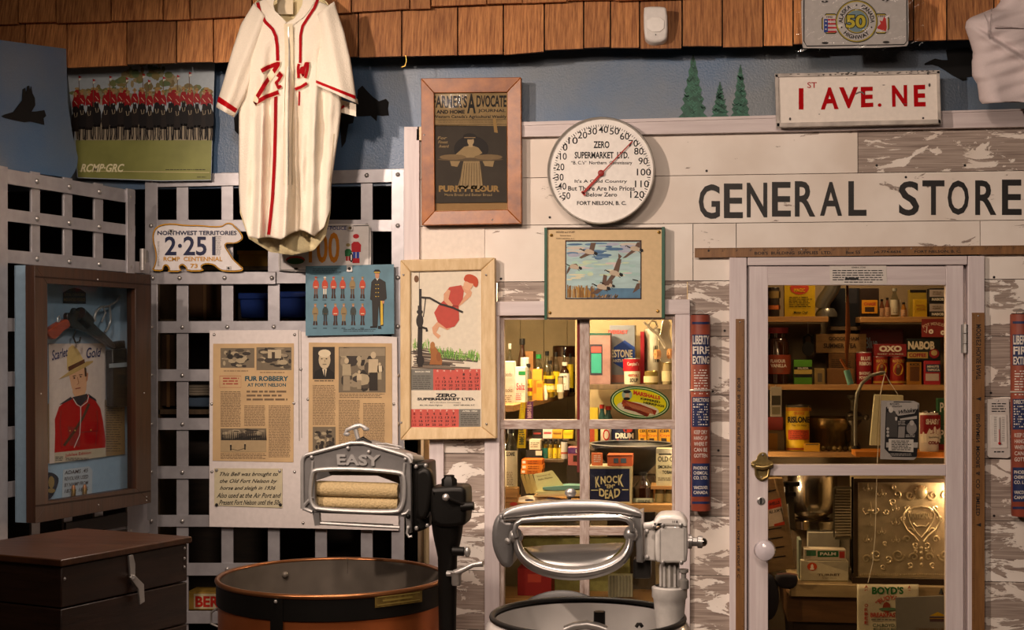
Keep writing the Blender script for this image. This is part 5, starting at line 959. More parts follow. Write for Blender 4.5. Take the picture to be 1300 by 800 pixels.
# fire extinguisher tubes
def ext(x0, x1, y0, y1, lab):
    xc = (x0+x1)/2; r = abs(W.P(x1, 500).x-W.P(x0, 500).x)/2; c0 = W.P(xc, y1, r+.006); c1 = W.P(xc, y0, r+.006); z0, z1 = c0.z, c1.z; cx_, cy_ = c0.x, c0.y
    t = T('extinguisher_tube', lab, 'fire extinguisher', (cx_, cy_, z0), 'red dry-powder extinguisher tubes'); RB = C('#88402f', .5, var=.25, scale=14)
    k = M(); k.lathe((cx_, cy_, z0), [(r*.96, 0), (r, .004), (r, z1-z0-.004), (r*.96, z1-z0)], RB, 28); k.o('tube', t); s = Cyl(cx_, cy_, r); H = y1-y0; NB = C('#1d2850', .5); xm0, xm1 = x0+1.5, x1-1
    for a, b in ((.10, .253), (.42, .572), (.76, .93)): k = M(); k.patch(s, xm0, y0+H*a, xm1, y0+H*b, .0006, NB, 12); k.o('navy_label', t)
    for a in (.035, .955): k = M(); k.patch(s, xm0, y0+H*a, xm1, y0+H*(a+.012), .0006, NB, 12); k.o('navy_band', t)
    k = M(); WT = C('#d0c6bc', .6); w = x1-x0
    for s_, a, b in (('LIBERTY', .105, .15), ('FIRE', .16, .20), ('EXTING', .21, .25)): k.tx(s, s_, x0+2.5, y0+H*a, x1-1.5, y0+H*b, .0012, WT, .03)
    k.greek(s, x0+4, y0+H*.28, x1-3, y0+H*.4, 3.3, .0012, WT, .4, 2, .1); k.tx(s, 'DIRECTIONS', x0+3, y0+H*.425, x1-2, y0+H*.445, .0012, WT, .02); k.greek(s, x0+3, y0+H*.455, x1-3, y0+H*.565, 3.2, .0012, WT, .45, 3, .1)
    for i, s_ in enumerate(('KEEP DRY', 'HANG UP', 'WHERE IT', 'CAN BE', 'GOTTEN')): k.tx(s, s_, x0+4, y0+H*(.59+i*.03), x1-4, y0+H*(.61+i*.03), .0012, WT, .01)
    for i, s_ in enumerate(('PHOENIX', 'CHEMICAL', 'CO. LTD.', '', 'VANCOUVER', 'CANADA')):
        if s_: k.tx(s, s_, x0+3.5, y0+H*(.775+i*.025), x1-3.5, y0+H*(.792+i*.025), .0012, WT, .02)
    k.o('label_lettering', t); k = M(); k.lathe((cx_, cy_, z1), [(r*.9, 0), (r*.9, .003), (0, .003)], DARKM, 20); k.tube([Vector((cx_+math.cos(a)*.015, cy_, z1+.002+abs(math.sin(a))*.014)) for a in [math.pi*i/8 for i in range(9)]], .0015, STEEL, 6); k.o('hanging_ring', t)
    k = M(); k.tube([s.P(x0-1+(w+2)*i/12, y0+H*.385, .002) for i in range(13)], .003, C('#b8b0a6', .4), 6); k.o('strap', t)
ext(877, 902, 400, 648, 'red and navy extinguisher tube on siding between window and door'); ext(1284, 1311, 399, 655, 'red and navy extinguisher tube cropped by the right edge of the view')
# card thermometer
cp_ = Y(-.012); t = T('card_thermometer', 'narrow white wall thermometer card on siding right of the glass door', 'thermometer', cp_.P(1268, 582)); k = M(); k.pq(cp_, [(1253, 507), (1281, 506), (1283, 580), (1279, 582), (1256, 581), (1253, 578)], 0, .005, C('#c6bdb6', .5)); k.o('card', t, bev=.001)
k = M(); k.pq(cp_, [(1257, 527), (1278, 526.5), (1279, 569), (1258, 569)], .003, .002, C('#d6cfc8', .4)); k.o('scale_panel', t, bev=.001); k = M(); k.tube([cp_.P(1268.5, 530, .006), cp_.P(1269, 560, .006)], .0022, C('#b9b4b0', .2), 8); k.ball(cp_.P(1269, 563, .006), .005, RED, 8); k.tube([cp_.P(1268.7, 545, .0075), cp_.P(1269, 562, .0075)], .0013, RED, 6); k.o('glass_tube', t)
k = M(); k.greek(cp_, 1259, 512, 1278, 524, 3.2, .0008, INK, .4, 3); k.greek(cp_, 1262, 573, 1276, 576, 3, .0008, INK, .5, 4)
for i in range(14): k.ribbon(cp_, [(1262, 530+i*2.3), (1265.5, 530+i*2.3)], .5, .0036, INK); k.ribbon(cp_, [(1272, 530+i*2.3), (1275.5, 530+i*2.3)], .5, .0036, INK)
k.o('printing', t); k = M(); k.ball(cp_.P(1267, 509, 0), .003, STEEL, 8); k.o('nail', t)
# bottle opener on the door
op = Y(-DO); t = T('bottle_opener', 'brass wall-mounted bottle opener on the left stile of the door', 'bottle opener', op.P(967, 611, .01)); z = ZM(3.332, 930, 560); OB = C('#a08a58', .35, .85, .15, .2, 60)
k = M(); k.shape(op, [smooth_poly(z(105, 62, 118, 48, 138, 48, 148, 62, 150, 80, 172, 88, 172, 108, 150, 118, 160, 140, 150, 160, 130, 172, 110, 168, 92, 145, 96, 120, 78, 108, 78, 88, 102, 80), 1)], .006, .006, OB, .0015); k.o('back_plate', t)
k = M(); k.tube([op.P(*p, .016) for p in z(80, 98, 100, 108, 126, 112, 150, 108, 172, 98)], [.006, .009, .01, .009, .006], OB, 10); k.tube([op.P(*p, .012) for p in z(98, 118, 102, 148, 125, 162, 148, 150, 155, 120)], .005, OB, 8); k.txe(op, 'STARR', *z(90, 92)[0], *z(162, 104)[0], .0275, .002, OB, .02); k.o('hook', t)
for a in z(128, 58, 122, 155): k = M(); k.ball(op.P(*a, .008), .004, STEEL, 8); k.o('screw', t)
# notice on the door
np_ = Y(-DO-.0005); k = M(); k.pq(np_, [(1053, 336), (1125, 335), (1126, 361), (1054, 361.5)], .001, .001, C('#d0c8c0', .6)); t = T('door_notice', 'small white typed notice on the top rail of the glass door', 'notice', np_.P(1090, 361)); k.o('sheet', t)
k = M(); k.tx(np_, 'GENERAL STORE', 1081, 338.8, 1099, 340.6, .0015, INK, .02); k.greek(np_, 1057, 343, 1122, 357, 2.9, .0015, INK, .4, 3, .04); k.fr(np_, 1073, 353, 1090, 355.3, .0018, INK); k.greek(np_, 1072, 357.6, 1108, 359, 2.9, .0015, INK, .4, 3, .04); k.o('typed_text', t)
# ================================================================== COPPER WASHER
COP = C('#b8683a', .34, .75, .04, .2, 5); BLKM = C('#141210', .45, .5); GAL = C('#6a6158', .5, .4, .1, .3, 6)
rzc = .92; ce_ = PZ(421.5, 731, rzc); rc = abs((PZ(568, 731, rzc)-PZ(275, 731, rzc)).length)/2
t = T('copper_washing_machine', 'antique copper tub washing machine with ribbed wringer and black post', 'washing machine', (ce_.x, ce_.y, 0))
b0 = Vector((ce_.x, ce_.y, 0))
k = M(); k.lathe(b0, [(0, .3), (rc*.8, .3), (rc*.955, .36), (rc*.965, .6), (rc*.97, rzc-.06), (rc*.955, rzc-.06), (rc*.955, rzc-.02)], COP, 72); k.o('copper_tub', t)
k = M(); k.lathe(b0, [(rc*.95, rzc-.005), (rc*.95, .38), (rc*.5, .36), (0, .36)], GAL, 72); k.o('tub_lining', t)
k = M(); k.lathe(b0, [(rc*.975, rzc-.078), (rc*.985, rzc-.075), (rc*.985, rzc-.012), (rc*.97, rzc-.01)], BLKM, 72); k.o('black_band', t)
k = M(); n = 72; k.tube([b0+Vector((math.cos(a)*rc*.975, math.sin(a)*rc*.975, rzc-.004)) for a in [2*math.pi*i/n for i in range(n)]], .0085, C('#8a5a38', .3, .85, .05, .25, 6), 10, closed=True); k.o('rolled_rim', t)
cyl = Cyl(b0.x, b0.y, rc*.985)
k = M(); k.patch(cyl, 343, 757, 359, 900, .001, BLKM, 3, 1); k.patch(cyl, 343, 757, 359, 900, .003, BLKM, 3, 1); k.o('strap', t); k = M(); k.ball(cyl.P(350, 764, .003), .006, STEEL, 8); k.o('bolt', t)
k = M(); k.add([cyl.P(476+6*i, (756-.11*6*i if j == 0 else 772-.13*6*i), .003) for j in (0, 1) for i in range(11)], [(i, i+1, 12+i, 11+i) for i in range(10)], C('#6d5a2c', .4, .5, .3, .3, 60)); k.ribbon(cyl, [(479, 758.6), (533, 752.2)], 1, .004, C('#9a8748', .4, .5), 10); k.ribbon(cyl, [(479, 768.6), (533, 761.4)], 1, .004, C('#9a8748', .4, .5), 10); k.ribbon(cyl, [(486, 763), (524, 758)], 2.4, .004, C('#8a783c', .4, .5), 10); k.o('brass_name_plate', t)
for x in (341.5,): k = M(); p = PZ(341, 725, rzc-.05); k.ball(b0+(p-b0).xy.normalized().to_3d()*rc*.945+Vector((0, 0, rzc-.045)), .012, GAL, 10); k.o('bolt', t)
k = M(); pb_ = b0+Vector((-.1*rc, rc*.945, rzc)); k.tube([pb_, pb_+Vector((0, 0, -.05))], .002, GAL, 6); k.o('cotter_wire', t)
k = M(); h = Y(b0.y); k.tube([h.P(x, y) for x, y in ((280, 797), (268, 792), (268, 778), (276, 772))], .004, STEEL, 8); k.o('tub_handle', t)
for a in (45, 135, 225, 315):
    k = M(); q = Vector((math.cos(math.radians(a)), math.sin(math.radians(a)), 0)); k.tube([b0+q*rc*.8+Vector((0, 0, .42)), b0+q*rc*.86+Vector((0, 0, .2)), b0+q*rc*.9], [.028, .022, .018], BLKM, 10); k.o('leg', t)
# wringer
wy = -.74; wr = Y(wy); z = ZM(4.704, 380, 530); AL = C('#a09d9b', .48, .6, .06, .08, 40); ALd = C('#777473', .45, .6, .06, .08, 40)
k = M()
outl = z(20, 262, 26, 240, 42, 226, 150, 198, 310, 156, 380, 156, 500, 190, 620, 228, 650, 244, 664, 272, 668, 500, 668, 690, 640, 700, 632, 600, 600, 590, 75, 570, 24, 552, 18, 540)
hole = z(92, 335, 110, 320, 300, 318, 580, 340, 600, 360, 604, 490, 590, 530, 565, 556, 120, 540, 98, 525, 92, 490)
k.shape(wr, [outl, smooth_poly(hole, 1)], 0, .022, ALd, .003); k.o('wringer_front_frame', t)
k = M(); P_ = smooth_poly(z(75, 335, 95, 312, 300, 306, 600, 326, 626, 350, 628, 480, 612, 540, 580, 572, 110, 552, 80, 530, 62, 480), 2); k.tube([wr.P(*p, .004) for p in P_], .0065, AL, 8, closed=True)
k.tube([wr.P(*p, .003) for p in z(18, 545, 18, 262, 26, 238, 42, 224, 310, 153, 380, 153, 620, 224, 652, 240, 667, 272)], .006, AL, 8); k.tube([wr.P(*p, .003) for p in z(75, 335, 78, 260)], .004, AL, 8); k.tube([wr.P(*p, .003) for p in z(622, 350, 628, 275)], .004, AL, 8); k.tube([wr.P(*p, .003) for p in z(78, 475, 35, 520, 28, 545, 78, 565)], .006, AL, 8); k.o('frame_ribs', t)
k = M(); k.shape(Y(wy+.16), [z(30, 250, 310, 160, 380, 160, 720, 255, 728, 300, 720, 640, 40, 560)], 0, .012, ALd, .002) if False else None
top = z(26, 232, 310, 150, 380, 150, 640, 232, 668, 270); vs = []
for p in top: a = wr.P(*p, -.015); vs += [a, a+Vector((0, .16, -.004))]
k.add(vs, [(2*i, 2*i+1, 2*i+3, 2*i+2) for i in range(len(top)-1)], AL, True); k.tube([wr.P(*z(650, 244)[0], -.01), wr.P(*z(718, 255)[0], -.13)], .016, AL, 10); k.o('wringer_top_cover', t, solid=.006)
k = M(); k.shape(Y(wy+.17), [outl[:12], ] if False else [z(10, 262, 26, 240, 320, 170, 620, 235, 664, 280, 664, 690, 640, 690, 632, 592, 18, 556), smooth_poly(z(60, 345, 600, 350, 600, 545, 70, 530), 1)], 0, .014, ALd, .002); k.o('wringer_rear_frame', t)
RUB = C('#c4ab7e', .6, bump=.9, var=.15, scale=170); RUBs = C('#b79a68', .5, bump=.15, var=.05, scale=60)
for i, ((a, b), rr_) in enumerate(((((96, 422), (592, 437)), .0235), (((96, 502), (592, 515)), .0215))):
    k = M(); A_ = wr.P(*z(*a)[0], -.045-.012*i); B_ = wr.P(*z(*b)[0], -.045-.012*i); n = 20; k.tube([A_.lerp(B_, j/n) for j in range(n+1)], [rr_*(.9 if j in (0, n) else 1) for j in range(n+1)], RUB, 28); k.o('roller', t)
k = M(); k.txe(wr, 'EASY', 0, 0, 0, 0, .006, .008, AL, .03, quad=z(222, 222, 482, 226, 480, 292, 226, 284)); k.o('raised_lettering', t)
for a in z(73, 237, 290, 184, 415, 206, 633, 249, 650, 658): k = M(); k.ball(wr.P(*a, .003), .0065, AL, 10); k.o('rivet', t)
k = M(); k.tube([wr.P(*p, -.07) for p in z(355, 140, 345, 110, 335, 70)], .007, AL, 8); k.tube([wr.P(*p, -.07) for p in z(275, 98, 285, 75, 315, 62, 340, 52, 365, 48, 390, 60, 405, 72)], [.005, .006, .007, .008, .007, .006, .005], AL, 8); k.ball(wr.P(*z(283, 100)[0], -.07), .009, AL, 10, (1.3, 1, .7)); k.ball(wr.P(*z(398, 70)[0], -.07), .009, AL, 10, (1.3, 1, .7)); k.o('pressure_screw_handle', t)
k = M(); k.tube([wr.P(*z(320, 148)[0], -.05), wr.P(*z(380, 125)[0], -.07), wr.P(*z(430, 150)[0], -.06)], [.003, .012, .004], BLKM, 8, flat=.5); k.tube([wr.P(*p, -.06) for p in z(455, 158, 520, 156, 612, 176)], .005, AL, 8, flat=.5); k.tube([wr.P(*p, -.05) for p in z(460, 165, 540, 180, 600, 188)], .006, AL, 8, flat=.5); k.o('release_lever', t)
k = M(); k.pq(wr, z(78, 568, 118, 572, 122, 645, 92, 648), .0, .02, ALd); k.tube([wr.P(*p, -.01) for p in z(100, 630, 300, 642, 600, 658)], .0055, AL, 8); k.tube([wr.P(*p, -.14) for p in z(110, 625, 560, 645)], .004, AL, 8); k.tube([wr.P(*p, .01) for p in z(612, 580, 640, 572, 655, 552)], .004, AL, 8); k.ball(wr.P(*z(650, 592)[0], .012), .008, BLKM, 8); k.tube([wr.P(*p, .008) for p in z(648, 660, 642, 690, 655, 715, 672, 710)], .004, AL, 8); k.o('drain_board_bracket', t)
k = M(); k.shape(wr, [smooth_poly(z(672, 290, 700, 272, 760, 270, 770, 290, 775, 640, 760, 668, 690, 690, 672, 680), 1)], -.02, .14, BLKM, .008); k.shape(wr, [smooth_poly(z(690, 350, 700, 318, 740, 300, 780, 318, 795, 360, 795, 420, 770, 600, 720, 620, 690, 590), 2)], .02, .05, BLKM, .012); k.o('gear_case', t)
for a in z(697, 294, 755, 288, 700, 662, 765, 645): k = M(); k.ball(wr.P(*a, -.01), .007, STEEL, 8); k.o('bolt', t)
k = M(); k.tube([wr.P(*z(770, 500)[0], -.04), wr.P(*z(830, 500)[0], -.04)], .034, BLKM, 16); k.shape(wr, [smooth_poly(z(778, 425, 800, 420, 950, 412, 990, 425, 996, 470, 996, 620, 975, 655, 850, 665, 800, 640, 780, 610), 1)], .02, .13, BLKM, .014); k.o('reversing_head', t)
k = M(); c = wr.P(*z(895, 395)[0], -.03); k.lathe(c, [(.024, -.02), (.024, .012), (.016, .02), (.016, .026), (0, .026)], BLKM, 6); k.ball(wr.P(*z(890, 365)[0], -.03), .012, STEEL, 8, (1.5, 1, .6)); k.o('cap_bolt', t)
k = M(); a = wr.P(*z(875, 478)[0], .045); b = wr.P(*z(1015, 535)[0], .02); k.tube([a, b], .0055, BLKM, 8); k.ball(a, .0115, STEEL, 12); k.tube([b+Vector((-.025, 0, 0)), b+Vector((.014, 0, .003))], .013, BLKM, 12); k.o('shift_lever', t)
pp = wr.P(*z(885, 660)[0], -.04); k = M(); k.lathe((pp.x, pp.y, 0), [(.05, .3), (.03, .34), (.027, .8), (.03, pp.z-.09), (.045, pp.z-.02), (.05, pp.z+.02)], BLKM, 20); k.tube([Vector((pp.x, pp.y, .33)), Vector((b0.x+.1, b0.y+.1, .33))], .035, BLKM, 10); k.o('wringer_post', t)
z2 = ZM(3.077, 230, 540); k = M(); k.tube([wr.P(*z2(1060, 492)[0], 0), wr.P(*z2(1105, 493)[0], .0)], .014, BLKM, 10); k.ball(wr.P(*z2(1118, 494)[0], .0), .017, STEEL, 12, (.6, 1, 1)); k.o('clamp_knob', t)
k = M(); k.tube([wr.P(*p, .01) for p in z2(1075, 612, 1075, 575, 1110, 560, 1140, 545, 1178, 540)], [.012, .012, .008, .008, .01], STEEL, 10); k.lathe(wr.P(*z2(1075, 625)[0], .01), [(.013, 0), (.015, .005), (.015, .03), (.02, .04)], STEEL, 12); k.tube([wr.P(*z2(1040, 580)[0], .0), wr.P(*z2(1075, 580)[0], .01)], .009, STEEL, 8); k.o('crank_arm', t)
# ================================================================== WHITE WASHER
ENM = C('#d0c9c6', .22, var=.04, coat=.6, spec=.6); rzw = .92; cw = PZ(746, 783, rzw); rw_ = (PZ(870, 783, rzw)-PZ(621, 783, rzw)).length/2
t = T('white_washing_machine', 'white enamel wringer washing machine with polished wringer head', 'washing machine', (cw.x, cw.y, 0)); b1_ = Vector((cw.x, cw.y, 0))
k = M(); k.lathe(b1_, [(0, .3), (rw_*.8, .3), (rw_*1.03, .42), (rw_*1.09, .7), (rw_*1.08, rzw-.07), (rw_*1.03, rzw-.02), (rw_*.99, rzw-.004)], ENM, 72); k.o('enamel_tub', t)
k = M(); k.lathe(b1_, [(rw_*.95, rzw-.01), (rw_*.93, .45), (rw_*.7, .4), (0, .4)], C('#cbc6c2', .35, var=.1, scale=5), 72); k.o('tub_interior', t)
k = M(); k.tube([b1_+Vector((math.cos(a)*rw_*.975, math.sin(a)*rw_*.975, rzw)) for a in [2*math.pi*i/72 for i in range(72)]], .008, C('#1c1a19', .4), 10, closed=True); k.o('rubber_rim', t)
k = M(); k.lathe(b1_, [(.06, .4), (.045, .7), (.035, rzw-.08), (.03, rzw-.05), (0, rzw-.045)], DARKM, 20); 
for a in (20, 140, 260): q = Vector((math.cos(math.radians(a)), math.sin(math.radians(a)), 0)); k.add([b1_+q*.03+Vector((0, 0, rzw-.1)), b1_+q*.17+Vector((0, 0, .5)), b1_+q*.17+Vector((0, 0, .42)), b1_+q*.03+Vector((0, 0, .42))], [(0, 1, 2, 3)], DARKM)
k.o('agitator', t, solid=.01)
zz4 = ZM(4, 600, 600); q = Y(b1_.y-.02)
k = M(); k.tube([q.P(*p) for p in zz4(470, 800, 520, 780, 580, 772, 640, 785, 680, 800)], .012, STEEL, 10); k.lathe(q.P(*zz4(644, 780)[0], -.02), [(.016, 0), (.016, .04), (0, .042)], DARKM, 14); k.tube([q.P(*p) for p in zz4(830, 785, 840, 770, 852, 770, 862, 785)], .005, DARKM, 8); k.o('lid_rest', t)
ly = b1_.y+rw_*.97+.03; lp = Y(ly); k = M(); cc = lp.P(*zz4(448, 800)[0]); lr = .205
k.lathe(cc+Vector((0, .01, -.09)), [(0, .016), (lr*.7, .014), (lr*.95, .006), (lr, 0), (lr, -.008), (0, -.004)], C('#242120', .35, .2, .02, .1, 10), 56, axis=Vector((0, -1, .35))); k.o('leaning_lid', t)
k = M()
for a in (45, 135, 225, 315):
    k = M(); q2 = Vector((math.cos(math.radians(a)), math.sin(math.radians(a)), 0)); k.tube([b1_+q2*rw_*.75+Vector((0, 0, .42)), b1_+q2*rw_*.95+Vector((0, 0, .1)), b1_+q2*rw_*.95], [.03, .022, .02], ENM, 10); k.o('leg', t)
# polished wringer head
hy = b1_.y-.02; hw = Y(hy); CH = C('#aeaba9', .34, .75, .02, .05, 12)
k = M(); 
def hood(u, v):     # top bar, lofted along x with rounded section
    x = 153+(858-153)*u; yt = interp([(153, 205), (180, 180), (250, 160), (350, 148), (480, 137), (640, 138), (740, 148), (850, 186), (858, 200)], x); yb = interp([(153, 242), (250, 236), (400, 218), (600, 212), (750, 218), (858, 232)], x)
    a = math.pi*2*v; cyy = (yt+yb)/2; hh = (yb-yt)/2; c_ = math.cos(a); s_ = math.sin(a); ex = .45
    px, py = zz4(x, cyy-hh*math.copysign(abs(s_)**ex, s_))[0]; return hw.P(px, py, -.05+.075*math.copysign(abs(c_)**ex, c_))
k.field(hood, 40, 32, CH); k.o('wringer_hood', t)
k = M(); k.tube([hw.P(*p, .024) for p in zz4(158, 243, 250, 238, 400, 220, 600, 214, 750, 220, 800, 232)], .004, C('#c9c5c0', .15, 1), 8); k.tx(hw, 'EASY   SPINDRIER', *zz4(395, 214)[0], *zz4(620, 222)[0], .03, C('#5c5856', .4, .5), .01); k.o('hood_trim', t)
k = M(); k.shape(hw, [smooth_poly(zz4(158, 200, 125, 215, 100, 262, 94, 330, 100, 390, 125, 450, 150, 485, 195, 486, 205, 440, 200, 320, 222, 260, 220, 240, 160, 240), 1)], .018, .13, C('#8d8a89', .36, .7), .014); k.o('end_cover', t)
k = M(); k.shape(hw, [zz4(800, 225, 862, 205, 866, 455, 862, 460, 832, 456, 826, 300, 806, 270)], .014, .12, CH, .006); k.o('end_cover', t)
k = M(); k.tube([hw.P(*p, .026) for p in zz4(222, 330, 214, 300, 222, 262, 250, 244, 400, 234, 560, 230, 740, 228, 785, 238, 806, 262, 810, 300)], .0075, C('#b0adab', .28, .8), 10); k.o('opening_rim', t)
k = M()
def crescent(u, v):
    # U shaped guard: centre line and half height along u
    a = math.pi*(1-u); x = 512+305*math.cos(a)*(1 if abs(math.cos(a)) < 2 else 1); 
    yi = 318+158*math.sin(a)**.8 if math.sin(a) > 0 else 318; yo = 325+223*math.sin(a)**.75 if math.sin(a) > 0 else 325
    xi = 512+268*math.cos(a); xo = 512+308*math.cos(a); s_ = math.sin(2*math.pi*v); c_ = math.cos(2*math.pi*v)
    mx, my = (xi+xo)/2, (yi+yo)/2; hx, hh = (xo-xi)/2, (yo-yi)/2
    px, py = zz4(mx+hx*s_, my+hh*s_)[0]; return hw.P(px, py, .0+.05*c_*(.45+.55*max(0, math.sin(a))))
k.field(crescent, 48, 24, C('#b0adab', .3, .78, .02, .05, 10)); k.ball(hw.P(*zz4(218, 322)[0], .005), .022, CH, 12); k.ball(hw.P(*zz4(806, 312)[0], .005), .022, CH, 12); k.o('curved_guard_bar', t)
k = M()
def pan(u, v):
    x = 255+(770-255)*u; yt = interp([(255, 380), (380, 368), (600, 362), (770, 355)], x); q_ = (x-512)/262; yb = 318+165*max(0, 1-q_*q_)**.5; yb = max(yb, yt+1); px, py = zz4(x, yt+(yb-yt)*v)[0]; return hw.P(px, py, -.085+.075*v+.02*math.sin(v*3))
k.field(pan, 30, 12, C('#a3a09e', .28, .8, .02, .05, 10)); k.o('drain_pan', t)
k = M(); k.tube([hw.P(*p, -.03) for p in zz4(488, 142, 492, 125, 500, 112)], .0055, C('#3a3836', .4, .7), 8); k.ball(hw.P(*zz4(497, 103)[0], -.03), .014, STEEL, 12, (1.15, .9, .9)); k.o('release_knob', t)
for a in zz4(176, 346, 180, 350, 822, 210, 884, 300, 886, 432): k = M(); k.lathe(hw.P(*a, .018), [(.0075, 0), (.007, .003), (0, .005)], STEEL, 10, axis=(0, -1, 0)); k.o('screw', t)
k = M(); k.rect(hw, *zz4(815, 440)[0], *zz4(905, 540)[0], -.03, .06, C('#4a4744', .4, .6)); k.o('lower_bracket', t, bev=.006)
GW = C('#c4bfba', .35, var=.06, coat=.3); k = M(); k.shape(hw, [smooth_poly(zz4(928, 268, 1080, 268, 1092, 290, 1092, 445, 1075, 462, 940, 462, 926, 440), 1)], .03, .11, GW, .008); k.shape(hw, [zz4(872, 268, 930, 262, 930, 452, 890, 448, 872, 440)], .0, .07, GW, .006); k.o('gear_box', t)
k = M(); k.shape(hw, [smooth_poly(zz4(905, 282, 935, 232, 960, 218, 1040, 218, 1072, 232, 1092, 268, 1090, 280, 930, 272), 1)], .034, .12, C('#d6d1cc', .3, coat=.4), .009); k.tube([hw.P(*p, .0) for p in zz4(868, 272, 900, 270, 925, 262)], .01, GW, 10); k.o('gear_box_cap', t)
for a in zz4(966, 268, 1056, 268, 966, 458, 1060, 458): k = M(); k.ball(hw.P(*a, .032), .0065, STEEL, 8); k.o('bolt', t)
k = M(); k.ribbon(hw, zz4(952, 285, 952, 448), 1, .031, C('#8d8884')); k.ribbon(hw, zz4(1074, 285, 1074, 448), 1, .031, C('#8d8884')); k.tx(hw, '11 8', *zz4(1015, 244)[0], *zz4(1042, 257)[0], .0355, INK, .03); k.o('casting_marks', t)
k = M(); a = hw.P(*zz4(1095, 350)[0], -.02); b = hw.P(*zz4(1170, 354)[0], -.02); L_ = (b-a).length; k.lathe(a, [(.02, 0), (.02, L_*.25), (.012, L_*.3), (.012, L_*.6), (.017, L_*.65), (.017, L_*.95), (.01, L_), (0, L_)], STEEL, 14, axis=(b-a)); k.ball(b, .012, CHROME, 10); k.o('tension_knob', t)
pw = hw.P(*zz4(1000, 600)[0], -.02); k = M(); zt_ = hw.P(*zz4(1000, 462)[0], -.02).z; z1_ = hw.P(*zz4(1000, 575)[0], -.02).z; z2_ = hw.P(*zz4(1000, 640)[0], -.02).z
k.lathe((pw.x, pw.y, 0), [(.04, .3), (.034, .4), (.034, z2_-.1), (.042, z2_-.02), (.044, z1_-.035), (.048, z1_-.03), (.048, z1_-.004), (.04, z1_)], GW, 28); k.lathe((pw.x, pw.y, 0), [(.026, z1_), (.026, zt_+.01)], C('#9a948c', .45, var=.2, scale=30), 8, smooth=False)
for i in range(5): a = math.radians(-150+i*30); k.box((pw.x+math.cos(a)*.028-.003, pw.y+math.sin(a)*.028-.003, z1_), (pw.x+math.cos(a)*.028+.003, pw.y+math.sin(a)*.028+.003, zt_), GW)
k.tube([Vector((pw.x, pw.y, .42)), Vector((b1_.x, b1_.y, .42))], .04, GW, 10); k.o('wringer_post', t)
k = M(); c = hw.P(*zz4(1072, 570)[0], -.0); k.lathe(c, [(.014, -.01), (.014, .012), (.007, .018), (.007, .03), (.013, .034), (.013, .042), (0, .043)], C('#a5a09b', .4, .5), 12); k.o('lock_pin', t)
# ================================================================== SHOP STOCK
WT = C('#dcd4c4', .5)
def shelf(x0, x1, ytop, yf, depth, mt, label, th=.02, name='shelf'):
    a = Y(yf).P(x0, ytop); b = Y(yf).P(x1, ytop); k = M(); k.box((a.x, yf, a.z-th), (b.x, yf+depth, a.z), mt); k.o(name, bev=.002, label=label, cat='shelf'); return a.z
def base(x0, x1, y1, yd, zs): p = Y(yd); a = p.P(x0, y1); b = p.P(x1, y1); return (a.x+b.x)/2, abs(b.x-a.x), (zs if zs is not None else a.z)
def can(name, lab, cat, x0, x1, y0, y1, yd, zs, col, bands=(), texts=(), lid=STEEL, grp=None, rim=True, extra=None):
    cx_, w, zb_ = base(x0, x1, y1, yd, zs); r = w/2; zt_ = Y(yd).P(x0, y0).z; H = zt_-zb_; cy_ = yd+r
    t = T(name, lab, cat, (cx_, cy_, zb_), grp); k = M(); k.lathe((cx_, cy_, zb_), [(r*.97, 0), (r, .003), (r, H-.003), (r*.97, H)], col, 24); bd_ = k.o('body', t); s = Cyl(cx_, cy_, r)
    yb_ = y1
    k = M(); k.lathe((cx_, cy_, zb_+H-.001), [(r*.98, 0), (r*1.01, .002), (r*.97, .004), (r*.92, .0), (0, 0)], lid, 24); k.o('lid', t)
    if bands or texts or extra:
        k = M()
        for a, b, c in bands: k.patch(s, x0-1, y0+(yb_-y0)*a, x1+1, y0+(yb_-y0)*b, .0006, c, 14)
        for q in texts: k.tx(s, q[0], x0+(x1-x0)*q[1], y0+(yb_-y0)*q[2], x0+(x1-x0)*q[3], y0+(yb_-y0)*q[4], .0014, q[5], q[6] if len(q) > 6 else .03)
        if extra: extra(k, s)
        k.o('label_print', bd_)
    return t
def pack(name, lab, cat, x0, x1, y0, y1, yd, zs, d, col, patches=(), texts=(), grp=None, rot=0, bev=.001, greeks=(), part='box', extra=None):
    cx_, w, zb_ = base(x0, x1, y1, yd, zs); p = Y(yd); zt_ = p.P(x0, y0).z; H = zt_-zb_
    t = T(name, lab, cat, (cx_, yd+d/2, zb_), grp); k = M(); k.box((cx_-w/2, yd, zb_), (cx_+w/2, yd+d, zt_), col); bd_ = k.o(part, t, bev=bev)
    if patches or texts or greeks or extra:
        k = M(); fx = lambda f: x0+(x1-x0)*f; fy = lambda f: y0+(y1-y0)*f; i = 0
        for a, b, c2, d2, c in patches: k.fr(p, fx(a), fy(b), fx(c2), fy(d2), .0006+.0002*i, c); i += 1
        for q in texts: k.tx(p, q[0], fx(q[1]), fy(q[2]), fx(q[3]), fy(q[4]), .0024, q[5], q[6] if len(q) > 6 else .03)
        for a, b, c2, d2, c in greeks: k.greek(p, fx(a), fy(b), fx(c2), fy(d2), 2.4, .0024, c, .4, int(x0))
        if extra: extra(k, p)
        k.o('label_print', bd_)
    return t
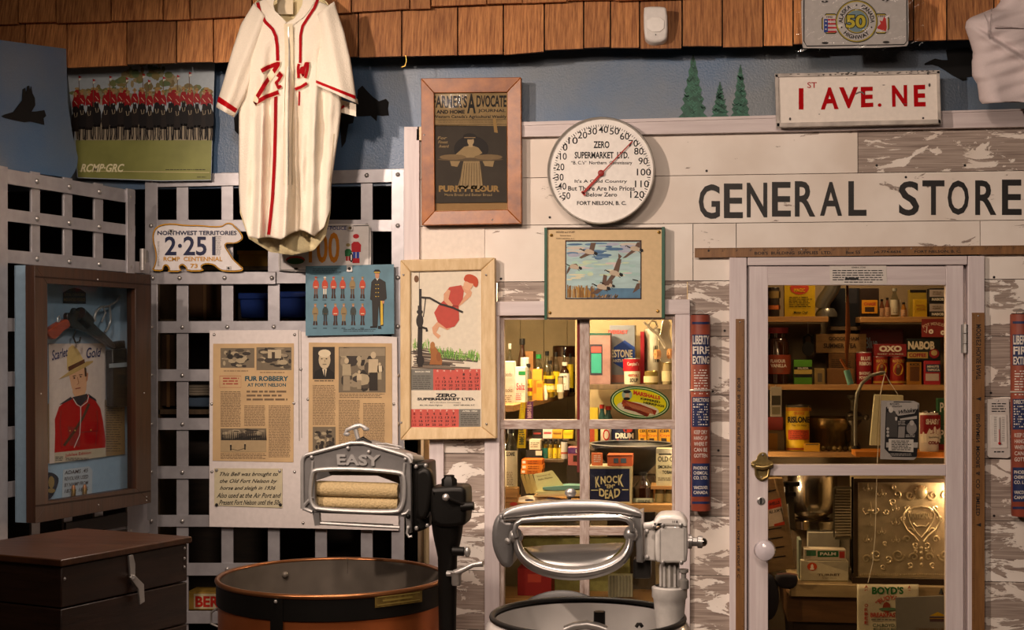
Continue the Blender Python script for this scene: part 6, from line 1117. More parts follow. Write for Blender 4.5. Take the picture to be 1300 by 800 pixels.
def bottle(name, lab, x0, x1, y0, y1, yd, zs, glassm, cap, labc=None, l0=.5, l1=.9, texts=(), grp=None, neck=.32, sh=.35, patches=(), liquid=None):
    cx_, w, zb_ = base(x0, x1, y1, yd, zs); r = w/2; zt_ = Y(yd).P(x0, y0).z; H = zt_-zb_; cy_ = yd+r
    t = T(name, lab, 'bottle', (cx_, cy_, zb_), grp); k = M(); hs = H*(1-sh)
    k.lathe((cx_, cy_, zb_), [(r*.9, 0), (r, .004), (r, hs*.92), (r*.85, hs), (r*neck, H*.82), (r*neck, H*.93)], glassm, 20); bd_ = k.o('glass_body', t)
    k = M(); k.lathe((cx_, cy_, zb_), [(r*neck*1.25, H*.9), (r*neck*1.25, H), (0, H)], cap, 14, smooth=False); k.o('cap', t); s = Cyl(cx_, cy_, r)
    if liquid: k = M(); k.lathe((cx_, cy_, zb_+.003), [(0, 0), (r*.88, 0), (r*.88, hs*.8), (0, hs*.8)], liquid, 16); k.o('contents', t)
    if labc:
        k = M(); k.patch(s, x0-1, y0+(y1-y0)*l0, x1+1, y0+(y1-y0)*l1, .0008, labc, 12)
        for a, b, c in patches: k.patch(s, x0-1, y0+(y1-y0)*a, x1+1, y0+(y1-y0)*b, .0012, c, 12)
        for q in texts: k.tx(s, q[0], x0+(x1-x0)*q[1], y0+(y1-y0)*q[2], x0+(x1-x0)*q[3], y0+(y1-y0)*q[4], .0018, q[5], .03)
        k.greek(s, x0+(x1-x0)*.25, y0+(y1-y0)*(l0+(l1-l0)*.6), x0+(x1-x0)*.75, y0+(y1-y0)*l1-1, 2.2, .0016, NI2, .4, int(x0)); k.o('label', bd_)
    return t
YB = C('#c9a21c', .45); YB2 = C('#d8b820', .45); DKG = C('#15100d', .12, coat=.5); CLG = glass('#dfe3dc', 2.2); AMB = C('#a8801c', .15, coat=.6); BRN = C('#2a1309', .1, coat=.8); GRC = C('#1f7a3c', .4); ORG = C('#d06418', .5); BKC = C('#161414', .4)
# ---- left shelf in the window, running back along the side wall
zl_ = Y(.17).P(650, 514).z; a = Y(.17).P(653, 514); bb = Y(1.7).P(735, 493)
k = M(); k.prism([Vector((X0+.002, .15, zl_)), Vector((a.x, .15, zl_)), Vector((bb.x, 1.75, zl_)), Vector((X0+.002, 1.75, zl_))], (0, 0, -.024), SW); k.o('side_shelf', bev=.002, label='pale wooden shelf running back along the left side of the shop window', cat='shelf')
for yb_ in (.5, 1.3): 
    k = M(); k.prism([(X0+.003, yb_, zl_-.025), (a.x-.1, yb_, zl_-.025), (X0+.003, yb_, zl_-.2)], (0, .02, 0), SW); k.o('shelf_bracket', label=('front' if yb_ < 1 else 'rear')+' wooden bracket under the side shelf', cat='bracket')
pack('paper_carton', 'white printed carton at left end of side shelf, brightly lit', 'carton', 636, 652, 459, 513, .30, zl_, .07, C('#ded8cc', .5), [], [('Brooks', .1, .62, .9, .72, C('#6b5a4a'), 0), ('Foods', .15, .25, .85, .35, C('#6b5a4a'), 0)], 'white cartons on side shelf', greeks=[(.1, .8, .9, .95, NI2)])
pack('paper_carton', 'white carton with green band on side shelf, second from left', 'carton', 653.5, 667, 466, 511, .36, zl_, .07, C('#ded8cc', .5), [(.35, .12, 1, .23, GRC)], [('Salz', .15, .45, .95, .65, C('#c03a50'), .02)], 'white cartons on side shelf', greeks=[(.1, .75, .7, .95, C('#c03a50'))])
bottle('clear_bottle', 'clear glass bottle with round stopper at back left of side shelf', 641, 652, 436, 508, .56, zl_, CLG, C('#9a958a', .2), neck=.3)
bottle('dark_bottle', 'tall black long-necked bottle behind the white cartons', 654, 670, 430, 505, .75, zl_, BRN, BKC, neck=.36, sh=.45)
pack('wooden_carton', 'small wooden carton behind the green-capped bottle', 'carton', 666, 677, 446, 503, .95, zl_, .1, C('#8d6236', .6))
can('white_jar', 'white lidded glass jar behind the cartons on side shelf', 'jar', 660, 671, 455, 508, .50, zl_, C('#a8a8a0', .2), lid=C('#c9c5bc'))
g4 = 'amber flavouring bottles on side shelf'
bottle('extract_bottle', 'yellow-labelled bottle nearest the white cartons, black cap', 665.5, 675, 462, 508, .44, zl_, CLG, BKC, YB2, .42, .88, [('IMPEX', .2, .55, .8, .62, BKC)], g4, .45, .2, [(.66, .76, C('#8a2a20'))])
pack('orange_spice_packet', 'upright orange spice packet between the bottles on side shelf', 'packet', 676, 688, 469, 503, .62, zl_, .04, C('#d08a2c'), [(.1, .4, .8, .9, ORG)], grp='spice packets on side shelf')
bottle('green_capped_bottle', 'clear bottle with bright green cap on side shelf', 676, 690, 450, 502, .80, zl_, CLG, GRC, C('#3a9a50'), .62, .9, neck=.4, liquid=AMB)
pack('spice_packet', 'small orange spice packet leaning at the front of side shelf', 'packet', 681, 689, 484, 504, .55, zl_, .03, C('#d88a1c'), [(.1, .15, .9, .4, C('#b0601c'))], grp='spice packets on side shelf')
bottle('extract_bottle', 'squat yellow-labelled bottle in the middle of side shelf', 691, 704, 458, 500, .75, zl_, CLG, BKC, YB, .45, .95, [], g4, .35, .4, [(.55, .7, C('#3a2a14')), (.75, .88, C('#d8cc90'))], AMB)
bottle('extract_bottle', 'tall amber bottle with black cap behind the squat one', 689, 699, 446, 498, 1.05, zl_, CLG, BKC, None, grp=g4, neck=.4, liquid=AMB)
bottle('extract_bottle', 'amber bottle with yellow label right of the squat one', 701, 710, 447, 497, .98, zl_, CLG, BKC, YB2, .5, .95, [], g4, .4, .3, (), AMB)
bottle('extract_bottle', 'clear-shouldered bottle behind the white-capped dark bottle', 712, 720, 447, 495, 1.2, zl_, CLG, BKC, None, grp=g4, neck=.4, liquid=AMB)
bottle('medicine_bottle', 'dark bottle with white cap and white label on side shelf', 711, 722, 460, 497, .92, zl_, BRN, C('#d8d2c6'), C('#d8d2c6'), .38, .95, [('ALTOL', .2, .45, .8, .52, BKC)], None, .5, .22)
bottle('yellow_bottle', 'narrow bright yellow-labelled bottle at the far end of side shelf', 720.5, 727, 449, 494, 1.25, zl_, CLG, BKC, YB2, .3, .97, neck=.45)
can('small_jar', 'small labelled jar at the front right of side shelf', 'jar', 708, 715, 479, 499, .72, zl_, C('#8a7a60'), [(.45, .95, C('#c9c0ac'))], lid=BKC)
bottle('cone_bottle', 'small white cone-shaped dispenser at the front of side shelf', 689, 695, 487, 503, .58, zl_, C('#d8d0b8'), YB, neck=.3, sh=.6)
can('brown_jug', 'very large brown glass jug at the far end of side shelf', 'jug', 700, 732, 440, 492, 1.40, zl_, BRN, [(.25, .62, C('#7a6248'))], lid=BRN)
# hanging fly strip packets
for lab, x0, x1, y0, y1, yd, c1, c2 in (('yellow packet hanging below the side shelf, lower of two', 657, 668, 541, 569, .2, '#d8b820', '#6b6a3a'), ('yellow packet hanging below the side shelf, upper of two', 659, 667, 511, 536, .2, '#d8b820', '#e0d020'), ('purple and pink printed packet hanging beside the yellow ones', 667.5, 677, 510, 534, .22, '#6a3a6a', '#c9a0a8')):
    t = T('hanging_packet', lab, 'packet', Y(yd).P(x0, y1), 'packets hanging under side shelf'); k = M(); p = Y(yd); k.pq(p, [(x0+2, y0), (x1, y0), (x1-1, y1), (x0-1, y1)], 0, .004, C(c1, .4)); k.o('packet', t); k = M(); k.greek(p, x0+2, y0+4, x1-2, y1-3, 3, .0006, C(c2), .6, 3); k.ell(p, (x0+x1)/2, (y0+y1)/2+4, 2, 4, .0012, C(c2)); k.o('print', t)
    k = M(); k.tube([p.P((x0+x1)/2+1, y0+1), Vector((p.P((x0+x1)/2, y0).x, yd, zl_-.02 if y0 < 530 else p.P(0, 536).z))], .001, STEEL, 5); k.o('string', t)
# ---- right pane upper shelf
zr = shelf(745, 860, 488, .55, .32, DK, 'dark shelf across the right half of the shop window')
pack('enamel_tin', 'tall dusty pink tin with turquoise panel on the right window shelf', 'tin', 746, 775, 423, 488, .56, zr, .1, C('#8a6a66', .5, var=.2, scale=20), [(0, 0, 1, .04, C('#1d4a40')), (.1, .22, .64, .82, C('#2a2a34')), (.16, .4, .6, .78, C('#2f8a7a')), (.16, .26, .6, .38, C('#b04a44'))])
def hexx(k, p): k.flat(p, [(793, 432), (806, 441), (806, 462), (793, 469), (779, 461), (779, 441)], .001, C('#24408a')); k.tx(p, 'ESTONE', 776, 444, 803, 454, .0026, WT, .03); k.tx(p, 'ANTI-FREEZE', 778, 456, 803, 460, .0026, WT, .02); k.tx(p, 'EVEREADY', 772, 419, 797, 424, .0026, C('#b84a44'), .03)
pack('antifreeze_can', 'large grey rectangular can with a blue hexagon in the window', 'can', 774, 806, 413, 488, .68, zr, .13, C('#8a8f9a', .35, .4), [(0, .84, 1, .97, C('#b07a70'))], extra=hexx)
def soup(k, s): k.ell(s, 806, 472, 3, 4, .0016, C('#5a3a20'), 10)
can('soup_can', 'red and cream soup can on the right window shelf', 'can', 792, 812, 456, 488, .57, zr, C('#cfc5a8'), [(0, .48, C('#9a1420'))], [('Campbell’s', .22, .12, .95, .3, WT, 0), ('VEGETABLE', .25, .6, .95, .7, RED, .02), ('SOUP', .38, .76, .9, .92, BKC, .03)], extra=None)
can('tall_red_tube', 'tall red and white cylinder in the right of the shop window', 'can', 819, 838, 418, 488, .72, zr, C('#c9c0ac'), [(0, 1, C('#c9c0ac'))], [('NINE', .55, .3, .9, .6, BKC, .03)]); k = M()
pack('red_box_panel', 'dark red narrow box left of the tall cylinder', 'box', 813, 818, 421, 488, .70, zr, .06, C('#8a1420'), grp=None)
for x0, x1, y0, lab, c in ((818, 835, 472, 'small round jar in front of the tall cylinder', '#6b5a2c'), (841, 853, 462, 'small labelled jar at the right end of the window shelf', '#8a7a5a')):
    can('glass_jar', lab, 'jar', x0, x1, y0, 488, .56, zr, C(c, .2), [(.35, .85, C('#b8a880'))], [], lid=C('#8a7440', .3, .8), grp='small jars on the right window shelf')
# metal pulley / skate hanging
t = T('roller_skate', 'pale metal roller skate hanging in the upper right window pane', 'roller skate', Y(.2).P(840, 462)); p = Y(.2); MT = C('#b8ae98', .35, .7)
z = ZM(5.714, 740, 400)
k = M(); k.shape(p, [smooth_poly(z(575, 30, 620, 30, 640, 70, 625, 130, 640, 180, 650, 260, 640, 340, 600, 352, 560, 340, 545, 260, 540, 180, 565, 120), 1)], 0, .02, MT, .004); k.o('foot_plate', t)
for x, y, r in ((540, 285, .018), (635, 280, .018)): k = M(); k.lathe(p.P(*z(x, y)[0], .02), [(.004, -.008), (r, -.008), (r, .008), (.004, .008)], C('#b07a4a', .5), 20, axis=(1, .4, 0)); k.o('wheel', t)
k = M(); k.tube([p.P(*q, .01) for q in z(480, 60, 500, 40, 530, 50, 540, 80, 515, 105, 480, 95)], .004, MT, 8, closed=True); k.tube([p.P(*q, .012) for q in z(440, 50, 500, 110, 540, 140, 600, 240)], .005, C('#c9c0ac', .7), 8); k.rect(p, *z(560, 225)[0], *z(635, 250)[0], .006, .006, MT); k.tube([p.P(838, 405, .0), Vector((p.P(838, 405).x, .2, 2.4))], .002, C('#c9c0ac', .7), 6); k.o('strap_and_buckle', t)
# oval tin in the pane
t = T('oval_fish_tin', 'yellow and green oval fish tin resting against the upper right pane', 'tin', W.P(812, 533, -.02)); op_ = Y(.028); cX, cY = 812.5, 511; ro = math.radians(6)
k = M(); k.ell(op_, cX, cY, 38, 20.5, 0, C('#1f4a28', .35, .3), 48, ro, .012); k.o('tin_body', t); k = M(); k.ell(op_, cX, cY, 36.2, 18.8, .0006, C('#c9d8b0', .3), 40, ro); k.ell(op_, cX, cY, 35, 17.8, .001, C('#1f6a2c', .3), 40, ro); k.ell(op_, cX, cY, 33.5, 16.3, .0014, C('#d8cc1c', .3), 40, ro)
z = ZM(5.714, 740, 400); k.ell(op_, *z(400, 680)[0], 27, 8, .0018, C('#cfc6b0', .3), 30, .16); RF = C('#7c2a18', .35)
for i, (a, b, w) in enumerate((((285, 630), (530, 710), 6), ((290, 650), (480, 722), 5), ((300, 668), (470, 730), 4))): k.ribbon(op_, [z(*a)[0], z((a[0]+b[0])/2, (a[1]+b[1])/2-8)[0], z(*b)[0]], w, .0022+.0004*i, C(['#8a2c18', '#a04a28', '#6a2012'][i], .35), 4)
for i in range(6): k.ribbon(op_, z(310+i*8, 632+i*8, 500+i*3, 690+i*6), .5, .0036, C('#c07a5a'))
k.ell(op_, *z(320, 578)[0], 6.5, 7, .0022, C('#8fa8a0'), 20); k.ell(op_, *z(322, 588)[0], 3, 4, .0026, C('#c0a088'), 10); k.ell(op_, *z(320, 556)[0], 5, 2.2, .0028, BKC, 10); k.ell(op_, *z(318, 608)[0], 4.5, 2, .0027, BKC, 10)
k.tx(op_, 'MARSHALLS', 0, 0, 0, 0, .0022, C('#c22a1c'), .05, quad=z(368, 545, 562, 590, 560, 615, 366, 578)); k.tx(op_, 'KIPPERED', 0, 0, 0, 0, .0022, BKC, .04, quad=z(420, 598, 562, 625, 560, 642, 418, 614)); k.tx(op_, 'HERRINGS', 0, 0, 0, 0, .0022, BKC, .04, quad=z(440, 625, 592, 655, 590, 672, 438, 642)); k.o('lid_print', t)
# ---- middle shelf behind the muntin (base y~565)
zm = shelf(700, 860, 566, .62, .28, DK, 'dark middle shelf behind the centre of the shop window')
k = M(); k.box((Y(.91).P(730, 500).x, .915, .001), (1.37, .93, 2.3), IW); k.o('wall_shop_partition', kind='structure')
for x0, x1, lab in ((759, 769, 'squat green bottle with red cap, left of a pair'), (766, 778, 'squat green bottle with red cap, right of a pair')): bottle('red_capped_bottle', lab, x0, x1, 514 if x0 < 762 else 516, 566, .80+(0 if x0 < 762 else -.03), zm, C('#2c4a44', .15), C('#a8281c'), grp='green bottles with red caps', neck=.5, sh=.3)
pack('yellow_box', 'yellow box on the middle shelf beside the centre muntin', 'box', 745, 759, 518, 566, .68, zm, .06, C('#b8a030'), [(.1, .5, .7, .9, C('#b04a30'))])
can('red_white_tin', 'cream tin with red ring on the middle shelf', 'tin', 762, 776, 540, 566, .63, zm, C('#c9bda8'), [(.0, .1, BKC)], [('O', .25, .2, .85, .75, RED, .0)])
can('coffee_tin', 'navy blue tin with white lettering and a red spot', 'tin', 775, 806, 540, 566, .62, zm, C('#141a34', .4), [], [('DRUM', .2, .38, .95, .65, WT, .05)], lid=BKC, extra=lambda k, s: (k.ell(s, 797, 546, 6, 3.5, .001, C('#c03a28'), 14), k.ribbon(s, [(783, 558), (790, 559.5), (800, 558)], 1.6, .001, C('#c03a28'))))
for i, (x0, x1) in enumerate(((810.5, 820.5), (821, 834.5), (835.5, 851))):
    pack('pectin_box', ['narrow yellow crystals box beside the navy tin', 'yellow crystals box, middle of three on the shelf', 'yellow crystals box, rightmost of three on the shelf'][i], 'box', x0, x1, 542, 566, .63+.01*i, zm, .04, C('#d89a1c', .5), [(.25, .6, .7, .85, C('#3a2a1c'))], [('CER', .15, .15, .95, .3, BKC, .03), ('Crys', .15, .4, .95, .55, C('#b8281c'), .02)], 'yellow crystals boxes')
# big pan hanging
pn_ = Y(.35); c = pn_.P(800, 566); k = M(); k.lathe((c.x, .46, c.z), [(.16, .0), (.152, -.01), (.11, -.06), (.06, -.11), (0, -.115)], C('#4a4740', .45, .7, .1, .2, 10), 40); t = T('large_metal_pan', 'wide dark metal pan sloping behind the navy printed box', 'pan', (c.x, .46, c.z-.115)); k.o('bowl', t)
k = M(); k.lathe((c.x, .46, c.z), [(.156, -.002), (.163, 0), (.156, .003), (.15, 0)], STEEL, 40); k.o('rim', t)
k = M(); k.box((c.x-.09, .41, .001), (c.x+.09, .5, c.z-.118), DK); k.o('crate_stack', label='dark wooden crate hidden below the metal pan', cat='crate')
# ---- counter in window
zk = Y(.2).P(745, 637).z; k = M(); k.box((X0+.005, .13, zk-.025), (Y(.2).P(862, 600).x, .40, zk), SW); k.box((X0+.005, .14, .001), (X0+.03, .39, zk-.026), DK); k.box((Y(.2).P(858, 600).x, .14, .001), (Y(.2).P(861, 600).x, .39, zk-.026), DK); k.o('window_counter', label='narrow wooden counter just inside the shop window', cat='counter')
def knock(k, p):
    z = ZM(5.714, 740, 530); cr = C('#d8cc9c', .5)
    for s_, q in (('K', z(90, 432, 120, 425, 125, 505, 92, 510)), ('N', z(128, 430, 165, 426, 165, 480, 130, 485)), ('O', z(168, 424, 210, 422, 210, 475, 170, 478)), ('C', z(215, 422, 250, 424, 250, 478, 215, 476)), ('K', z(255, 418, 292, 412, 295, 505, 256, 490)), ('"EM"', z(160, 485, 232, 485, 232, 515, 160, 515)), ('D', z(118, 515, 158, 520, 158, 582, 118, 570)), ('EA', z(160, 525, 222, 525, 222, 590, 160, 590)), ('D', z(226, 520, 270, 512, 270, 570, 228, 585))): k.tx(p, s_, 0, 0, 0, 0, .003, cr, .03, quad=q)
    k.ribbon(p, z(60, 528, 112, 528), 1, .003, cr); k.ribbon(p, z(285, 525, 330, 525), 1, .003, cr)
pack('navy_printed_box', 'navy blue box with large cream lettering standing in the window', 'box', 748, 802, 592, 637, .16, zk, .12, C('#b8ab88', .5), [(0, .07, .95, 1, C('#151a3c', .45))], extra=knock)
zk2 = Y(.16).P(775, 592).z
def viewer(k, p): k.fr(p, 779, 582, 785, 588, .003, C('#4a5a6a')); k.fr(p, 788, 582, 795, 588, .003, C('#4a5a6a')); k.ribbon(p, [(771, 579), (803, 578.5)], 1.2, .003, C('#6b3a28'))
pack('orange_toy_box', 'orange box with two window holes lying on top of the navy box', 'box', 771, 803, 577.5, 592, .165, zk2+.0005, .09, C('#c8633c', .5), extra=viewer)
t = pack('orange_card', 'small orange price card leaning on top of the navy box', 'card', 751, 765, 575, 592, .17, zk2+.0005, .006, C('#d8764a', .5), greeks=[(.2, .2, .9, .7, WT)])
pack('pink_carton', 'pink and purple carton with a cut-out window beside the centre muntin', 'carton', 721, 743, 568, 591, .30, None, .06, C('#b86a6a', .5), [(0, .02, 1, .35, C('#5a2a6a')), (.3, .45, 1, .8, C('#3a2a1c'))], [('Lux', .45, .1, .9, .3, WT, .02)])
k = M(); q0 = Y(.30).P(721, 591); q1 = Y(.30).P(743, 591); k.box((q0.x-.004, .30, zk+.001), (q1.x+.004, .37, q0.z-.001), C('#2c2218', .7)); k.o('dark_carton', label='dark carton beneath the pink and purple carton', cat='carton')
bottle('brown_cleaner_bottle', 'large brown glass bottle with white and red label beside navy box', 803, 829, 601, 652, .18, zk, BRN, BKC, C('#b8bfa8'), .62, .98, [('OXALENE', .25, .66, .85, .72, BKC)], None, .32, .45, [(.72, .83, BKC), (.84, .96, C('#c22a1c'))])
zt2 = Y(.2).P(845, 617).z; k = M(); k.box((Y(.2).P(826, 617).x, .19, zt2-.012), (Y(.2).P(861, 617).x, .33, zt2), SW); k.box((Y(.2).P(826, 617).x, .315, zk+.001), (Y(.2).P(861, 617).x, .33, zt2-.013), SW); k.o('display_riser', label='small wooden riser holding the tobacco tin in the right window corner', cat='riser')
pack('tobacco_tin', 'tall cream tobacco tin in the lower right window corner', 'tin', 833, 855, 570, 613, .2, zt2, .08, C('#c0b998', .4), [(0, 0, 1, .14, C('#9a9484')), (.15, .14, .9, .18, BKC)], [('OLD C', .1, .22, .98, .38, C('#4a4438'), .03), ('SMOKING', .1, .48, .98, .58, BKC, .02), ('TOBAC', .35, .64, .98, .74, BKC, .02)], greeks=[(.1, .85, .9, .95, NI2)])
for x0, x1, lab, yd in ((832, 843, 'dark jar under the tobacco tin, left of a pair', .2), (845, 856, 'dark jar under the tobacco tin, right of a pair', .2)): can('dark_jar', lab, 'jar', x0, x1, 621, 650, yd, zk-.0, C('#4a3c20', .2), [(.2, .7, C('#8a7a50'))], grp='dark jars under tobacco tin', lid=BKC)
# left lower pane
pack('ledge_block', 'pale wooden block under the labelled bottle at left of the window', 'block', 637, 657, 620, 632, .14, None, .06, SW)
zb1 = Y(.14).P(645, 620).z
bottle('labelled_medicine_bottle', 'clear bottle with cream printed label at the left edge of the window', 639, 656, 543, 620, .145, zb1+.0005, CLG, BKC, C('#cfc5a8'), .38, .97, [('SLOANS', .2, .40, .85, .47, BKC)], None, .42, .25)
k = M(); k.box((Y(.14).P(637, 632).x, .142, zk+.001), (Y(.14).P(657, 632).x, .199, Y(.14).P(645, 632).z-.001), SW); k.o('post_block', label='wooden post under the pale ledge block', cat='block')
for i, (x0, x1, yb_, yt_, c) in enumerate(((661, 688, 602, 596, '#c8742c'), (662, 689, 596, 590, '#d8802c'), (662, 688, 590, 583.5, '#c9671c'))):
    pack('orange_cigar_box', ['bottom', 'middle', 'top'][i]+' box of the orange stack at left in window', 'box', x0, x1, yt_, yb_, .30, None, .08, C(c, .5), [(.05, .25, .2, .75, WT)], greeks=[(.3, .3, .9, .8, C('#7a3a14'))], grp='orange box stack')
k = M(); q0 = Y(.30).P(661, 602.3); q1 = Y(.30).P(689, 602.3); k.box((q0.x, .30, zk+.001), (q1.x, .37, q0.z), C('#2c2218', .7)); k.o('dark_carton', label='dark carton beneath the orange box stack', cat='carton')
zz_ = shelf(664, 716, 583, .38, .18, DK, 'narrow shelf carrying small bottles in the lower left pane', .012); zz_ = Y(.38).P(680, 583).z
for i in range(4):
    x = 689.5+i*6.4; bottle('small_amber_bottle', ['leftmost', 'second', 'third', 'rightmost'][i]+' of four small black-capped bottles in the lower left pane', x, x+5.6, 557.5, 583, .42, zz_, CLG, BKC, [C('#2f7a6a'), C('#b8a030'), YB2, C('#b8a030')][i], .45, .95, grp='small black-capped bottles', neck=.7, sh=.15, liquid=AMB)
pack('white_carton', 'white carton stacked behind the hanging yellow packet', 'carton', 672, 686, 558, 571, .40, None, .05, C('#cfc6b0'), greeks=[(.1, .3, .9, .8, NI2)])
pack('black_carton', 'black and white carton under the white carton', 'carton', 668, 688, 571.3, 583, .40, zz_, .06, C('#24201c'), [(.6, .1, 1, .6, C('#c9bfae'))])
can('white_jar', 'white labelled jar at the right end of the narrow shelf', 'jar', 712, 720, 561, 583, .41, zz_, C('#c0bab0'), [(.6, .7, C('#b04a30'))], lid=BKC)
zq = shelf(664, 722, 557, .52, .2, DK, 'second narrow shelf higher up in the lower left pane', .01)
for i, (x0, x1, y0, c) in enumerate(((676, 688, 546, '#2c2220'), (689, 701, 545, '#d0c8bc'), (701, 714, 546, '#c89a30'), (715, 727, 547, '#d8b820'), (660, 668, 545, '#7a4a28'))):
    pack('small_carton', ['black', 'white', 'amber', 'bright yellow', 'brown'][i]+' small carton on the second narrow shelf', 'carton', x0, x1, y0, 557, .54, zq, .05, C(c), [(.1, .3, .9, .5, C(['#a03a30', '#b04a50', '#8a5a1c', '#b89a1c', '#a06a3a'][i]))], grp='small cartons on second shelf')
# booklets
for i in range(4):
    dx = i*5.5; t = T('cream_booklet', ['frontmost', 'second', 'third', 'rearmost'][i]+' leaning cream booklet in the lower left pane', 'booklet', Y(.17).P(690-dx, 628), 'cream booklets'); p = Y(.165+.0); k = M()
    o_ = -.002-.012*i if i else 0
    k.pq(p, [(677-dx, 602.5-i*.3), (701-dx, 597.5) if i == 0 else (690-dx, 600), (716-dx, 617), (684-dx*.8, 627)] if i == 0 else [(677-dx, 603), (681-dx, 602), (690-dx, 626), (683-dx*.9, 627)], -o_ if i == 0 else -.004*i, .004 if i == 0 else .003, C(['#d8cf94', '#cbb678', '#c4ad6c', '#bda566'][i], .6)); k.o('booklet', t)
    if i == 0: k = M(); k.tx(p, 'Souvenir of', 0, 0, 0, 0, .0006, NI2, 0, quad=[(681, 604), (698, 601), (699, 603), (682, 606)]); k.tx(p, 'Radio Rhymes', 0, 0, 0, 0, .0006, NI2, .01, quad=[(683, 608), (701, 605), (702, 607.5), (684, 611)]); k.o('title_print', t)
t = T('teal_booklet', 'teal booklet lying flat on the cream papers', 'booklet', Y(.15).P(715, 625)); k = M(); p = Y(.15); k.pq(p, [(689, 619), (720, 616.5), (747, 617), (746, 620), (705, 623), (689, 621.5)], .004, .07, C('#6d9488', .6)); k.o('booklet', t)
t = T('paper_pile', 'loose pile of cream papers lying behind the wringer knob', 'papers', Y(.15).P(712, 631)); k = M()
for i, (a, b) in enumerate(((624, 680), (626.5, 683), (629, 678))): k.pq(p, [(b, a), (700, a-1), (746, a-2), (747, a+1), (700, a+1.5), (b-1, a+2)], .002*i, .08, C(['#d0c48c', '#c8b988', '#c9a878'][i], .6))
k.o('papers', t)
t = T('printed_flour_cloth', 'white cloth with red and dark print lying over the counter', 'cloth', Y(.14).P(690, 645)); k = M()
def cl(u, v): x = 645+80*u; y = interp([(0, 638), (.15, 632), (.3, 629), (.6, 630), (1, 634)], u)+v*14+1.5*math.sin(u*17)*v; return Y(.135).P(x, y, -.05*(1-v)+.008*math.sin(u*12))
k.field(cl, 40, 8, C('#cfc0b0', .8)); k.o('cloth', t, solid=.002); k = M(); k.ell(Y(.125), 652, 640, 5, 2.5, 0, C('#b83a30'), 10); k.ell(Y(.125), 672, 635, 6, 1.2, 0, C('#2a2a4a'), 10); k.ell(Y(.125), 700, 633, 6, 1, 0, C('#2a2a4a'), 10); k.o('print', t)
# seen through the polished wringer
zlow = Y(.22).P(745, 757).z; k = M(); k.box((X0+.033, .13, zlow-.02), (Y(.2).P(858, 600).x-.03, .39, zlow), SW); k.o('lower_window_shelf', label='low wooden shelf under the window counter', cat='shelf')
pack('red_carton', 'red carton low in the window behind the polished guard bar', 'carton', 657, 700, 722, 757, .2, zlow, .12, C('#8a1c1c'), [(.3, .2, .7, .5, C('#a83a2c'))])
pack('olive_tin', 'large olive-yellow tin behind the polished wringer opening', 'tin', 664, 792, 676, 712, .28, None, .06, C('#8a8448', .5, var=.2)) if False else None
k = M(); p = Y(.2); k.rect(Y(.33), 664, 684, 800, 755, 0, .05, C('#86804a', .6, var=.15)); tO = k.o('olive_blanket_box', label='olive-coloured box filling the window behind the wringer opening', cat='box', bev=.003)
k = M(); p = Y(.14); k.rect(p, 772, 731, 803, 758, 0, .045, C('#b0a890', .3, .5)); 
for i in range(7): k.rect(p, 774+i*4, 731, 776+i*4, 758, .004, .006, C('#8a8270', .3, .5))
k.o('ribbed_tin', label='ribbed pale tin low in the window beneath the wringer', cat='tin')
pack('orange_packet', 'small orange packet seen through the wringer opening', 'packet', 780, 793, 660, 670, .14, zk-.001, .04, ORG)
# ================================================================== STOCK BEHIND THE GLASS DOOR
yd = .42
k = M(); k.box((Y(yd).P(966, 500).x, .70, .001), (1.37, .72, 2.3), C('#8a7a62', .8, var=.15, scale=4)); k.o('wall_shop_shelving_back', kind='structure')
k = M(); k.box((Y(yd).P(964, 500).x-.03, .36, .03), (Y(yd).P(964, 500).x-.01, .72, 2.3), DK); k.o('shelf_upright', label='dark upright board at left side of the door shelves', cat='upright')
s1 = shelf(966, 1052, 402, yd-.02, .28, SW, 'top left shelf behind the glass door'); s1b = shelf(1092, 1225, 402.5, yd-.02, .28, SW, 'top right shelf behind the glass door')
s2 = shelf(966, 1225, 488, yd-.02, .28, SW, 'middle shelf behind the glass door'); s3 = shelf(966, 1092, 573, yd-.02, .28, SW, 'lower shelf behind the glass door')
can('dark_tin', 'dark tin with tan pattern at the top left of the door', 'tin', 974, 990, 366, 402, yd, s1, C('#2a2018'), [(.1, .35, C('#7a6438')), (.6, .75, C('#a85a28'))], lid=BKC)
def ytin(k, s): k.ell(s, 1015, 366, 12, 8, .001, C('#b03a24'), 20); k.tx(s, 'MAGIC', 1008, 366, 1022, 371, .002, YB, .03)
pack('yellow_powder_tin', 'large yellow tin with red circle on the top left shelf', 'tin', 996, 1035, 352, 402, yd, s1, .06, C('#b8981c', .4), [], greeks=[(.15, .5, .9, .78, BKC)], texts=[('Master Chef', .3, .86, .75, .93, BKC, .02)], extra=ytin)
t = T('desk_lamp_arm', 'slanting grey metal lamp arm at the top of the door', 'lamp', Y(yd).P(1045, 402)); k = M(); p = Y(yd+.05); k.tube([p.P(1062, 350), p.P(1056, 368), p.P(1046, 382), p.P(1043, 392)], .028, C('#77746c', .3, .7), 14); k.lathe(Vector((p.P(1049, 402).x, yd+.05, s1)), [(.04, 0), (.04, .014), (.03, .03), (.02, .032)], C('#77746c', .3, .7), 24); k.o('arm', t)
pack('black_camera_box', 'black box between the two top shelves, behind the lamp arm', 'box', 1054, 1092, 366, 414, yd+.14, None, .1, C('#1a1c22', .4), [(.6, .0, .9, .4, C('#24242c'))])
k = M(); q0 = Y(yd+.14).P(1054, 414.3); q1 = Y(yd+.14).P(1092, 414.3); k.box((q0.x, yd+.12, q0.z-.015), (q1.x, yd+.27, q0.z-.001), DK); k.o('linking_shelf', label='short dark shelf joining the two top shelves behind the door', cat='shelf')
